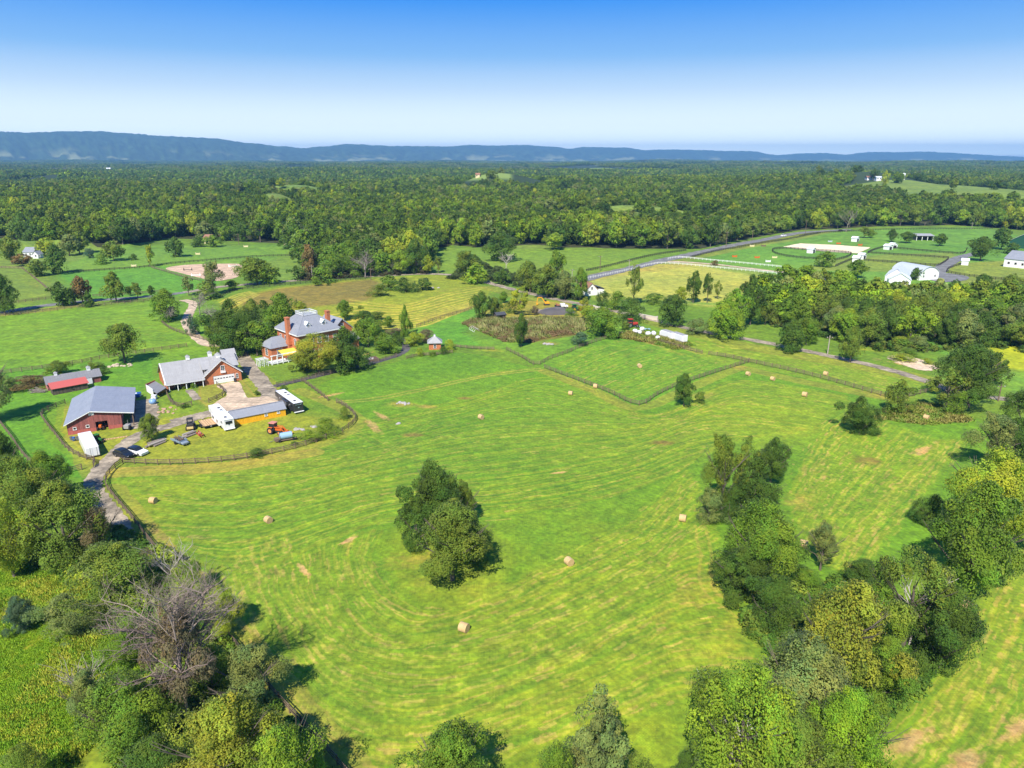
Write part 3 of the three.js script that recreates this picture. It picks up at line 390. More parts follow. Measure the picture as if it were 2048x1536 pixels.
function branching(seed, depth, spread, len0, upw, sides = 4) { // bare limbs, unit height
  const R = rng(seed), list = []; let top = .001;
  const grow = (p, d, len, r, lv) => {
    const pts = [p]; let q = p, e = d.clone(); const n = lv < 2 ? 5 : 3; for (let i = 0; i < n; i++) { e.add(V((R() - .5) * .5, (R() - .3) * .22 * upw, (R() - .5) * .5).multiplyScalar(lv ? .8 : .25)).normalize(); q = q.clone().addScaledVector(e, len / n); pts.push(q); top = Math.max(top, q.y); }
    list.push(tubePath(pts, r, r * (lv === depth ? .3 : .55), lv < 2 ? 6 : lv < 4 ? sides : 3));
    if (lv >= depth) return; const m = lv === 0 ? 7 : 4;
    for (let i = 0; i < m; i++) { const at = pts[Math.min(pts.length - 1, Math.max(1, Math.round((lv === 0 ? .45 + .55 * (i + 1) / m : .3 + .7 * (i + 1) / m) * (pts.length - 1))))], a = R() * 6.283 + i * 2.1, s = spread * (.6 + R() * .7), nd = e.clone().add(V(Math.cos(a) * s, R() * .5 * upw - .1, Math.sin(a) * s)).normalize(); grow(at.clone(), nd, len * (.52 + R() * .28), r * .55 * (i === m - 1 ? 1.15 : .9), lv + 1); }
  };
  grow(V(0, -.02, 0), V((R() - .5) * .1, 1, (R() - .5) * .1).normalize(), len0, .022, 0);
  const g = mergeGeometries(list); g.computeBoundingBox(); const b = g.boundingBox, wx = Math.max(b.max.x - b.min.x, b.max.z - b.min.z); return g.translate(-(b.max.x + b.min.x) * .3, 0, -(b.max.z + b.min.z) * .3).scale(1 / wx, 1 / top, 1 / wx);
}
const leafMat = (r, g, b) => new THREE.MeshPhysicalMaterial({ color: new THREE.Color().setRGB(r, g, b), vertexColors: true, roughness: .95, specularIntensity: .35, transmission: .40, thickness: 0 });
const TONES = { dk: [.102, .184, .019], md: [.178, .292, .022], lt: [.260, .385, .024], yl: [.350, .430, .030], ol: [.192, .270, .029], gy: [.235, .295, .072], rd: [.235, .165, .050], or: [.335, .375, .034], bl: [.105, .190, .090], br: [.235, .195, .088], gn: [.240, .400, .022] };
const leafMats = Object.fromEntries(Object.entries(TONES).map(([k, v]) => [k, leafMat(...v)]));
const bark = std(.13, .105, .08, { roughness: 1, bumpMap: bumpAt(1), bumpScale: .02 }), paleBark = std(.36, .32, .27, { roughness: 1 }), greyTwig = std(.27, .225, .20, { roughness: 1 });
const geos = new Map(); const cached = (key, make) => { if (!geos.has(key)) geos.set(key, make()); return geos.get(key); };
const rTree = rng(4242);
// one tree: photo pixels of foot, top and width
function tree(px, py, topY, wpx, shape, tone, label, category = 'tree', group, name) {
  const p = P(px, py), h = Math.max(.5, heightAt(px, topY, p.z) - p.y), zc = -p.z * CP + (CAM_Y - p.y) * SP, w = wpx * zc / F * 1.04, D = Math.hypot(p.x, p.z), isBush = shape === 'bush';
  const o = thing(name || (isBush ? 'bush' : shape === 'cone' || shape === 'spruce' ? 'evergreen_tree' : shape === 'bare' ? 'bare_tree' : 'tree'), label, isBush ? 'bush' : category, group);
  o.position.set(p.x, p.y - .1, p.z); o.rotation.y = rTree() * 6.283;
  const lod = D < 175 || wpx > 95 ? 0 : D < 330 || wpx > 52 ? 1 : 2, seed = 1 + (rTree() * (lod === 0 ? 2 : 4) | 0);
  if (shape === 'bare') { const s = mesh('branches', cached('bare' + seed, () => branching(seed * 17 + 3, 4, .95, .5, 1)), tone === 'pale' ? paleBark : greyTwig, o); s.scale.set(w * .9, h, w * .9); return o; }
  const c = mesh(isBush ? 'foliage' : 'crown', cached(`${shape}${seed}${lod}`, () => crownGeo(shape, seed, lod)), leafMats[tone], o); c.scale.set(w, h, w * (.92 + rTree() * .16));
  const t = mesh(isBush ? 'stem' : 'trunk', cached(`t${shape}${seed}${lod}`, () => trunkGeo(shape, seed, lod)), bark, o); t.scale.set(Math.min(w, h), h, Math.min(w, h));
  return o;
}

// photo pixels: [foot x, foot y, top y, width, shape, colour, label]
for (const t of [
  // copse in the middle of the meadow
  [874, 1075, 915, 132, 'tall', 'dk', 'tall dark green tree topping the copse in the middle of the hay meadow'],
  [905, 1160, 1010, 178, 'round', 'ol', 'broad olive green tree at the near foot of the mid-meadow copse'],
  [948, 1120, 1030, 84, 'full', 'dk', 'dark green tree on the shaded flank of the mid-meadow copse'],
  [930, 1050, 965, 70, 'loose', 'ol', 'thin brownish olive tree behind the mid-meadow copse'],
  [835, 1100, 990, 90, 'full', 'dk', 'dark lower tree on the sunny flank of the mid-meadow copse'],
  // clump right of the middle
  [1440, 1035, 868, 92, 'loose', 'ol', 'tall airy olive tree at the back of the eastern meadow clump'],
  [1480, 1025, 872, 84, 'loose', 'ol', 'second airy olive tree, in the middle of the eastern meadow clump'],
  [1541, 965, 874, 80, 'round', 'dk', 'dark round tree on the far side of the eastern meadow clump'],
  [1505, 1040, 915, 115, 'full', 'dk', 'dense dark tree in the heart of the eastern meadow clump'],
  [1416, 1042, 975, 74, 'bush', 'gy', 'grey green bush at the foot of the airy olive trees'],
  [1455, 1040, 970, 80, 'bush', 'dk', 'dark bush filling the foot of the eastern meadow clump'],
  [1515, 1170, 992, 152, 'round', 'md', 'sunlit green tree at the near end of the eastern meadow clump'],
  [1480, 1192, 1085, 128, 'full', 'dk', 'dark low tree beneath the sunlit tree of the eastern clump'],
  [1548, 1265, 1150, 110, 'bush', 'dk', 'dark thicket joining the eastern clump to the yellow-leaved tree'],
  [1640, 1140, 1050, 84, 'loose', 'gy', 'thin grey green tree standing over a hay bale'],
  [1606, 1180, 1135, 90, 'bush', 'md', 'green bush below the thin grey green tree'],
  // lower right wood
  [1668, 1395, 1165, 215, 'wide', 'or', 'open tree with yellow orange leaves and pale forked limbs showing'],
  [1470, 1580, 1320, 225, 'round', 'lt', 'large bright green tree at the bottom of the picture, nearest of the wood'],
  [1600, 1470, 1270, 215, 'round', 'gy', 'pale grey green tree in front of the yellow orange tree'],
  [1690, 1590, 1385, 175, 'round', 'gn', 'vivid yellow green tree at the bottom beside the mown strip'],
  [1580, 1600, 1430, 200, 'round', 'ol', 'olive tree between the bright green and vivid yellow green trees'],
  [1752, 1400, 1265, 130, 'full', 'md', 'green tree at the skirt of the yellow orange tree'],
  [1740, 1290, 1160, 130, 'round', 'md', 'mid green tree just behind the yellow orange tree'],
  [1805, 1300, 1090, 175, 'loose', 'ol', 'olive tree wrapped round a white dead snag'],
  [1722, 1180, 1118, 92, 'round', 'dk', 'dark green tree at the far edge of the snag group'],
  [1875, 1335, 1165, 150, 'full', 'dk', 'dark green tree beside the mown strip with a bale next to it'],
  [1925, 1195, 965, 195, 'tall', 'md', 'tall full green tree by the eastern edge, over the bale strip'],
  [1855, 1050, 985, 70, 'full', 'dk', 'dark tree shading the meadow edge at the tall full tree'],
  [1970, 1090, 888, 190, 'round', 'yl', 'yellow green round tree at the eastern edge of the meadow'],
  [2020, 1100, 930, 120, 'round', 'lt', 'bright green tree at the picture edge beside the yellow green round tree'],
  [1990, 950, 832, 130, 'loose', 'gy', 'grey green airy tree behind the yellow green round tree'],
  [2042, 880, 768, 96, 'full', 'dk', 'dark tree cut by the eastern picture edge below the lane'],
  [2060, 960, 850, 110, 'full', 'dk', 'dark tree at the picture edge behind the grey green airy tree'],
  // bottom edge
  [1186, 1610, 1362, 205, 'spruce', 'gy', 'grey green evergreen rising from the bottom edge of the picture'],
  [1110, 1640, 1490, 120, 'bush', 'md', 'green bush at the bottom beside the grey green evergreen'],
  [1275, 1640, 1500, 100, 'bush', 'ol', 'olive bush at the bottom, shaded side of the evergreen'],
  [893, 1640, 1468, 205, 'round', 'md', 'round dark-leaved tree cut by the bottom edge below the meadow'],
  [1372, 1560, 1500, 60, 'bush', 'dk', 'dark bush under the large bright green tree'],
  // meadow singles
  [1367, 812, 746, 50, 'tall', 'dk', 'slim dark tree standing outside the corner of the fenced paddock'],
  [1399, 806, 782, 26, 'bush', 'ol', 'small olive shrub beside the slim dark tree'],
  [1719, 868, 792, 78, 'full', 'dk', 'round dark tree alone on the meadow near the fence end'],
  [1790, 826, 758, 60, 'full', 'ol', 'olive upright tree behind the round dark meadow tree'],
  [1935, 815, 690, 135, 'round', 'dk', 'big dark spreading tree where the lane meets the meadow corner'],
  [1890, 822, 732, 90, 'loose', 'ol', 'airy olive tree leaning against the big lane-corner tree'],
  [1910, 830, 780, 60, 'bush', 'md', 'green bush at the foot of the lane-corner trees'],
  [1977, 770, 700, 70, 'loose', 'dk', 'thin dark tree beside the lane-corner tree, nearer the pond'],
  // along the lane, east
  [1700, 724, 650, 48, 'tall', 'ol', 'upright olive tree at the lane, nearest the reeds'],
  [1582, 704, 638, 62, 'full', 'dk', 'egg-shaped dark tree beside the lane'],
  [1612, 690, 622, 54, 'full', 'md', 'green tree tucked behind the egg-shaped lane tree'],
  [1446, 678, 606, 76, 'full', 'lt', 'green tree with an orange tuft below the big yellow green tree'],
  [1464, 660, 576, 88, 'round', 'gn', 'big vivid yellow green tree by the lane'],
  [1347, 652, 588, 66, 'full', 'dk', 'solid dark round tree by the lane with a pale fence beside it'],
  [1395, 668, 636, 56, 'bush', 'gy', 'grey green bush between the two lane trees'],
  [1206, 672, 612, 84, 'full', 'md', 'wide green tree sheltering the wrapped bales'],
  [1250, 660, 640, 26, 'bush', 'ol', 'olive shrub at the edge of the wide bale-side tree'],
  [1160, 690, 662, 42, 'bush', 'bl', 'low bluish bush in the corner of the small pasture'],
  [1042, 694, 624, 34, 'tall', 'dk', 'narrow dark tree at the edge of the brown weed strip'],
  [1500, 650, 548, 56, 'tall', 'dk', 'dark tall tree behind the vivid yellow green tree'],
  [1530, 650, 600, 40, 'round', 'ol', 'olive tree beside the dark tall lane tree'],
  [1267, 610, 526, 36, 'loose', 'ol', 'slender airy tree in front of the yellow field'],
  [1262, 640, 594, 66, 'bush', 'dk', 'dark thicket at the foot of the slender airy tree'],
  [1230, 620, 580, 46, 'bush', 'md', 'green thicket beside the brown-roofed house'],
  [1205, 612, 582, 40, 'bush', 'dk', 'dark bush in front of the brown-roofed house'],
  [1308, 606, 586, 56, 'bush', 'md', 'low green hedge at the near edge of the yellow field'],
  [1342, 604, 590, 40, 'bush', 'dk', 'dark hedge below the twin trunks of the yellow field'],
  [1362, 606, 572, 34, 'loose', 'yl', 'small yellowish tree by the twin-trunk trees'],
  [1386, 606, 540, 34, 'tall', 'dk', 'first of the pair of slim trees before the yellow field'],
  [1414, 606, 543, 28, 'loose', 'dk', 'second of the pair of slim trees before the yellow field, with ivy on its trunk'],
  [1434, 598, 560, 18, 'loose', 'ol', 'thin leaning sapling beside the pair of slim trees'],
  // yard of the excavator
  [965, 638, 580, 44, 'full', 'dk', 'dark tree beside the plank shelter at the field fence'],
  [990, 635, 592, 34, 'round', 'ol', 'olive tree touching the plank shelter'],
  [1007, 606, 581, 20, 'round', 'md', 'small round green tree at the hay field corner'],
  [1040, 632, 570, 48, 'loose', 'yl', 'pale thin tree with a white forked trunk by the weed strip'],
  [1022, 626, 600, 34, 'bush', 'ol', 'olive scrub under the pale thin tree'],
  [1070, 630, 610, 20, 'bush', 'br', 'brown scrub beside the gravel heap'],
  [1140, 632, 614, 30, 'bush', 'md', 'green scrub beyond the gravel heap'],
  [1168, 640, 592, 30, 'loose', 'or', 'thin orange-tinged tree near the green tractor'],
  [1180, 646, 608, 36, 'round', 'yl', 'yellow green tree beside the orange-tinged tree'],
  // roadside row
  [1060, 585, 522, 58, 'round', 'ol', 'olive tree of the roadside row, just past the stone gateway'],
  [1094, 596, 528, 66, 'tall', 'ol', 'large olive tree in the middle of the roadside row'],
  [1112, 560, 498, 34, 'tall', 'md', 'taller green tree rising behind the roadside row'],
  [1130, 600, 540, 48, 'round', 'gy', 'grey green tree of the roadside row beside the white trunk'],
  [1160, 602, 534, 40, 'tall', 'md', 'last green tree of the roadside row before the brown-roofed house'],
  [1005, 568, 536, 38, 'full', 'dk', 'dark bushy tree at the lane gateway'],
  [1003, 522, 458, 74, 'full', 'dk', 'large dark tree in the field behind the lane bend'],
  [1108, 500, 464, 46, 'round', 'lt', 'bright green single tree at the far meadow edge'],
  [954, 566, 524, 52, 'full', 'lt', 'sunlit green tree at the lane bend'],
  [925, 556, 500, 62, 'loose', 'ol', 'airy olive tree left of the lane bend'],
  [945, 550, 508, 44, 'round', 'dk', 'dark tree behind the sunlit lane-bend tree'],
  [856, 548, 510, 32, 'round', 'yl', 'small yellow tree with a white trunk beside the lane'],
  [877, 546, 512, 24, 'loose', 'ol', 'sparse brownish tree next to the small yellow tree'],
  [833, 546, 474, 54, 'full', 'dk', 'dark tall tree at the lane behind the hay field copse'],
  [800, 548, 498, 56, 'round', 'lt', 'light green tree at the lane behind the hay field copse'],
  [780, 520, 472, 50, 'round', 'yl', 'yellow green crown above the lane trees'],
  [764, 548, 498, 46, 'full', 'md', 'green tree beside the bare grey lane tree'],
  [728, 556, 494, 62, 'bare', 'grey', 'bare grey forked tree beside the lane'],
  [715, 552, 520, 56, 'full', 'md', 'green growth round the foot of the bare grey lane tree'],
  [740, 530, 468, 50, 'full', 'dk', 'dark tree behind the bare grey lane tree'],
  [700, 540, 478, 56, 'full', 'md', 'green lane-side tree behind the white pole'],
  [668, 556, 500, 60, 'full', 'md', 'green tree wrapped in creeper beside the white pole'],
  [620, 556, 488, 42, 'tall', 'rd', 'tree smothered in red brown creeper beside the lane'],
  [598, 560, 530, 38, 'bush', 'dk', 'dark bush under the red brown creeper tree'],
  [645, 565, 530, 46, 'bush', 'md', 'green thicket at the foot of the white pole'],
  [640, 492, 454, 30, 'round', 'gn', 'small brilliant green tree in front of the far wood'],
  [632, 572, 553, 18, 'round', 'md', 'young round tree inside the hay field by the lane'],
  [656, 571, 560, 12, 'bush', 'dk', 'tiny dark shrub beside the young hay field tree'],
  // copse in the hay field
  [757, 592, 566, 50, 'bush', 'ol', 'olive shrub mass at the near end of the hay field copse'],
  [782, 580, 550, 52, 'bush', 'md', 'green shrub mass in the middle of the hay field copse'],
  [812, 584, 554, 50, 'bush', 'dk', 'dark shrub mass of the hay field copse beside the stones'],
  [846, 580, 556, 46, 'bush', 'dk', 'dark shrub at the far end of the hay field copse'],
  [721, 617, 610, 14, 'bush', 'ol', 'tiny lone shrub on the hay stripes'],
  // round the brick house
  [478, 706, 596, 108, 'full', 'dk', 'large dark shade tree between the garage and the brick house'],
  [515, 712, 640, 84, 'wide', 'md', 'spreading green tree at the verandah of the brick house'],
  [455, 715, 655, 62, 'full', 'dk', 'dark tree over the drive behind the garage'],
  [568, 660, 584, 68, 'round', 'md', 'green tree behind the left chimney of the brick house'],
  [600, 640, 600, 40, 'round', 'or', 'orange-tipped tree behind the roof deck'],
  [638, 748, 664, 98, 'round', 'or', 'large tree turning orange in front of the brick house'],
  [610, 742, 690, 56, 'full', 'ol', 'olive lower growth at the edge of the orange-turning tree'],
  [690, 742, 656, 76, 'full', 'dk', 'dark tree beside the orange-turning tree at the brick house'],
  [720, 738, 690, 56, 'bush', 'dk', 'dark shrub between the house trees and the raised bed'],
  [737, 694, 632, 58, 'round', 'md', 'green tree at the right wing of the brick house'],
  [772, 707, 664, 58, 'full', 'md', 'dome-shaped green tree inside the loop of the dark path'],
  [727, 650, 620, 44, 'round', 'dk', 'dark tree behind the right wing of the house'],
  [750, 640, 622, 40, 'round', 'ol', 'olive tree behind the right wing gable'],
  [776, 656, 632, 24, 'round', 'md', 'small green tree between the wing and the cypress'],
  [812, 672, 606, 34, 'cone', 'md', 'tall pointed cypress beside the dark path'],
  [828, 692, 662, 38, 'full', 'yl', 'yellow green shrub below the pointed cypress'],
  [852, 682, 658, 40, 'bush', 'br', 'brownish shrub between the cypress and the brick summerhouse'],
  [840, 712, 694, 22, 'bush', 'yl', 'cream-flowering shrub on a pale stem before the summerhouse'],
  [900, 700, 678, 30, 'bush', 'yl', 'cream-flowering shrub behind the summerhouse'],
  [866, 712, 702, 22, 'bush', 'md', 'green shrub at the summerhouse wall'],
  [887, 708, 692, 22, 'bush', 'dk', 'dark shrub at the far corner of the summerhouse'],
  [790, 668, 656, 40, 'bush', 'br', 'brown garden planting beside the dark path'],
  [388, 670, 628, 28, 'full', 'bl', 'bluish egg-shaped tree beside the pale drive'],
  [423, 672, 628, 30, 'full', 'dk', 'dark egg-shaped tree beside the large shade tree'],
  [336, 640, 577, 68, 'full', 'md', 'green domed tree at the bend of the pale drive'],
  [338, 644, 610, 60, 'bare', 'grey', 'bare grey twiggy tree in front of the green domed tree'],
  [402, 628, 580, 62, 'bare', 'grey', 'bare purple grey tree beside the pale drive'],
  [425, 650, 602, 66, 'bare', 'grey', 'bare twiggy tree beside the large shade tree'],
  [567, 779, 769, 16, 'bush', 'dk', 'small dark bush at the drive fork'],
  [515, 790, 780, 14, 'bush', 'dk', 'small round bush on the lawn beside the garage court'],
  [367, 778, 770, 11, 'bush', 'ol', 'clipped olive bush at the garage porch, nearest the end wall'],
  [387, 776, 765, 13, 'bush', 'md', 'clipped green bush at the garage porch, nearest the big door'],
  [369, 815, 806, 20, 'bush', 'dk', 'low dark bush below the bank fence'],
  [545, 690, 612, 58, 'round', 'md', 'green tree at the left wing of the brick house'],
  [530, 660, 600, 50, 'full', 'dk', 'dark tree behind the left wing of the brick house'],
  [505, 650, 596, 40, 'round', 'ol', 'olive tree behind the large dark shade tree'],
  [690, 640, 600, 40, 'round', 'md', 'green tree behind the right chimney of the brick house'],
  [745, 668, 636, 48, 'full', 'md', 'green tree beyond the dome-shaped tree'],
  [795, 690, 662, 34, 'full', 'dk', 'dark shrub tree inside the bend of the dark path'],
  [690, 700, 650, 50, 'full', 'md', 'green tree against the front right corner of the brick house'],
  [440, 690, 640, 46, 'round', 'md', 'green tree filling the gap beside the egg-shaped trees'],
  // arena and lane, left
  [423, 590, 522, 62, 'loose', 'gy', 'grey green airy tree in front of the sand riding arena'],
  [415, 596, 562, 52, 'bush', 'ol', 'olive scrub at the foot of the arena-side airy tree'],
  [515, 570, 514, 74, 'round', 'ol', 'broad olive tree by the end of the sand riding arena'],
  [535, 568, 520, 50, 'full', 'lt', 'lighter green tree touching the broad arena-end tree'],
  [465, 580, 560, 34, 'round', 'md', 'low spreading green tree beside the arena'],
  [378, 592, 550, 30, 'loose', 'gy', 'thin grey tree between the lane and the arena'],
  [423, 598, 576, 36, 'bush', 'dk', 'dark bush beside the bare purple grey tree'],
  [127, 612, 562, 46, 'full', 'dk', 'dark green tree on the lane before the triangular paddock'],
  [166, 606, 550, 42, 'round', 'rd', 'reddish brown tree on the lane over a small white sign'],
  [178, 614, 580, 30, 'cone', 'dk', 'dark pointed tree beside the reddish brown tree'],
  [152, 608, 582, 30, 'loose', 'gy', 'grey thin tree between the two dark lane trees'],
  [233, 604, 542, 46, 'tall', 'ol', 'tall olive tree on the lane'],
  [276, 596, 564, 30, 'loose', 'ol', 'thin pale olive tree on the lane'],
  [258, 592, 572, 14, 'round', 'dk', 'small dark tree beside the tall olive tree'],
  [304, 593, 570, 15, 'round', 'dk', 'small slim tree on the lane near the bend'],
  [10, 628, 544, 60, 'full', 'dk', 'dark tree on the lane at the western picture edge'],
  [77, 552, 518, 46, 'full', 'ol', 'low round olive tree at the paddock corner'],
  [118, 548, 486, 44, 'full', 'dk', 'taller dark tree at the paddock corner with a bare trunk'],
  [46, 532, 506, 36, 'round', 'rd', 'small rusty tree near the far white cottage'],
  [300, 534, 489, 24, 'loose', 'yl', 'thin bright yellow tree in the arena pasture'],
  [352, 514, 472, 36, 'full', 'dk', 'dark round tree at the back of the arena pasture'],
  [228, 522, 480, 44, 'round', 'ol', 'olive round tree on the pasture edge'],
  [205, 528, 506, 30, 'bush', 'md', 'green bush beside the pasture-edge olive tree'],
  [267, 520, 507, 18, 'bush', 'dk', 'small dark shrub right of the pasture-edge olive tree'],
  [180, 516, 496, 24, 'bush', 'bl', 'bluish shrub on the pasture edge'],
  [20, 505, 470, 44, 'round', 'ol', 'olive tree by the far white cottage'],
  [95, 512, 474, 40, 'round', 'yl', 'yellowish tree behind the paddock corner'],
  [140, 512, 468, 44, 'round', 'gy', 'grey green tree behind the paddock corner'],
  [160, 508, 462, 40, 'round', 'ol', 'olive tree further along behind the paddock corner'],
  [250, 726, 646, 78, 'wide', 'ol', 'airy olive tree with a clear trunk at the field fence'],
  [116, 750, 720, 48, 'full', 'ol', 'dark olive bush behind the long grey-roofed shed'],
  [60, 774, 752, 84, 'bush', 'rd', 'reddish brown hedge at the end of the long grey-roofed shed'],
  [15, 785, 745, 46, 'bush', 'gy', 'grey green scrub at the western edge beside the reddish hedge'],
  [190, 738, 722, 44, 'bush', 'ol', 'yellowish scrub at the fence behind the shed'],
  [205, 748, 734, 30, 'bush', 'dk', 'dark scrub beside the stone heap'],
  [305, 882, 826, 50, 'tall', 'ol', 'olive tree with a round base of logs at the driveway fork'],
  [-22, 850, 700, 110, 'round', 'gy', 'grey green tree at the western edge throwing a long shadow on the grass'],
  // yard weeds
  [655, 868, 838, 66, 'bush', 'lt', 'bright green bramble mound inside the yard fence'],
  [625, 880, 860, 60, 'bush', 'lt', 'lower bright green bramble mound beside the blue tank'],
  [690, 838, 812, 26, 'bush', 'ol', 'thin weedy bush against the yard fence bend'],
  [514, 912, 896, 38, 'bush', 'dk', 'dark bush growing through the yard fence'],
  [588, 890, 882, 18, 'bush', 'dk', 'small dark bush on the yard fence past the tank'],
  [1800, 690, 672, 46, 'bush', 'yl', 'yellow goldenrod clump below the wood belt'],
  [1835, 700, 670, 44, 'bush', 'gy', 'pale green scrub beside the goldenrod clump'],
  [1818, 712, 696, 44, 'bush', 'md', 'green scrub in front of the goldenrod clump'],
  [1805, 722, 706, 54, 'bush', 'yl', 'tall straw-coloured reeds beside the bare sandy patch'],
  [1855, 728, 716, 26, 'bush', 'yl', 'small reed tuft at the end of the bare sandy patch'],
  // horse farm
  [1651, 534, 502, 42, 'full', 'md', 'round green tree beside the oval paddock of the horse farm'],
  [1712, 556, 520, 52, 'round', 'md', 'green tree below the twin white run-in sheds'],
  [1960, 522, 472, 54, 'round', 'dk', 'big dark tree by the horse farm drive'],
  [1783, 484, 458, 24, 'round', 'dk', 'first dark round tree behind the sand arena'],
  [1812, 486, 462, 28, 'round', 'dk', 'second dark round tree behind the sand arena, nearer the open shed'],
  [1879, 492, 466, 30, 'round', 'dk', 'dark round tree beside the open grey shed'],
  [1728, 476, 452, 26, 'loose', 'ol', 'olive tree before the far road fence'],
  [1742, 476, 458, 20, 'round', 'md', 'small green tree next to the road-fence olive tree'],
  [1830, 560, 534, 26, 'full', 'dk', 'dark tree between the two white barns'],
  [2002, 500, 452, 36, 'round', 'dk', 'tall dark tree behind the green-walled arena'],
  [2022, 508, 484, 36, 'bush', 'dk', 'low dark tree before the green-walled arena'],
  [1430, 531, 520, 18, 'bush', 'rd', 'red leaved shrub on the white-fenced drive'],
  [1765, 612, 562, 48, 'round', 'md', 'green tree at the foot of the large white barn, western one'],
  [1815, 616, 570, 50, 'round', 'lt', 'light green tree hiding the corner of the lower white barn wing'],
  [1862, 612, 564, 46, 'round', 'ol', 'olive tree below the round-roofed barn'],
  [1906, 610, 558, 46, 'full', 'dk', 'dark tree below the asphalt barnyard'],
  [1962, 606, 548, 60, 'round', 'dk', 'large dark tree of the wood belt below the long white stable'],
  [2015, 602, 546, 58, 'full', 'ol', 'olive tree of the wood belt at the eastern edge below the stable'],
  [1718, 604, 556, 44, 'full', 'dk', 'dark tree between the twin run-in sheds and the wood belt'],
  [1608, 596, 564, 38, 'full', 'dk', 'dark tree half hiding the white gabled house, western side'],
  [1640, 602, 570, 40, 'round', 'ol', 'olive tree before the white gabled house'],
  [1672, 592, 554, 46, 'round', 'md', 'green tree on the eastern side of the white gabled house'],
  [1574, 574, 542, 44, 'round', 'yl', 'yellow green tree at the end of the white-fenced drive'],
  [1606, 568, 536, 46, 'round', 'lt', 'light green tree behind the white gabled house'],
  [398, 494, 472, 30, 'full', 'dk', 'dark tree hiding the cream wood-edge house, western side'],
  [428, 494, 468, 32, 'full', 'md', 'green tree hiding the cream wood-edge house, eastern side'],
  [574, 498, 466, 34, 'full', 'dk', 'dark tree hiding the half hidden cream house'],
  // lower left wood
  [140, 1130, 960, 180, 'full', 'ol', 'broad olive tree of the lower left wood, nearest the drive'],
  [55, 1060, 905, 150, 'round', 'ol', 'olive yellow tree behind the broad olive tree'],
  [30, 1155, 995, 110, 'round', 'yl', 'yellow green tree at the western edge of the lower left wood'],
  [215, 1120, 1010, 90, 'loose', 'br', 'thin brown tree leaning over the drive'],
  [100, 1010, 900, 110, 'full', 'md', 'green tree behind the lower left wood beside the board fence'],
  [15, 1000, 860, 90, 'round', 'dk', 'dark tree at the western edge by the board fence'],
  [235, 1210, 1085, 200, 'bush', 'ol', 'wide olive thicket with yellow sprigs below the broad olive tree'],
  [296, 1140, 1095, 50, 'bush', 'br', 'brown twiggy bush at the edge of the drive'],
  [150, 1270, 1190, 130, 'bush', 'gy', 'grey green thicket behind the weed meadow'],
  [380, 1200, 1122, 92, 'round', 'lt', 'bright green tree crossing the meadow fence'],
  [450, 1270, 1180, 96, 'round', 'yl', 'yellow leaved tree behind the dead tree'],
  [48, 1262, 1188, 66, 'full', 'bl', 'bluish evergreen shrub in the weed meadow'],
  [260, 1330, 1230, 120, 'bush', 'md', 'green thicket at the dead tree, weed meadow side'],
  [500, 1430, 1292, 165, 'loose', 'gy', 'grey green tree with bare twigs overhanging the meadow corner'],
  [430, 1400, 1290, 110, 'bush', 'ol', 'olive undergrowth below the dead tree'],
  [265, 1500, 1350, 190, 'round', 'md', 'deep green tree under the dead tree, bottom of the picture'],
  [195, 1470, 1335, 110, 'loose', 'gy', 'grey green tree beside the deep green bottom tree'],
  [60, 1590, 1490, 110, 'bush', 'ol', 'olive thicket in the bottom left corner'],
  [455, 1620, 1400, 220, 'round', 'or', 'tree turning rusty orange at the bottom edge'],
  [585, 1640, 1450, 180, 'round', 'lt', 'bright green tree at the bottom edge beside the meadow fence'],
  [330, 1600, 1470, 160, 'full', 'dk', 'dark green tree at the bottom beside the rusty orange tree'],
]) tree(t[0], t[1], t[2], t[3], t[4], t[5], t[6]);

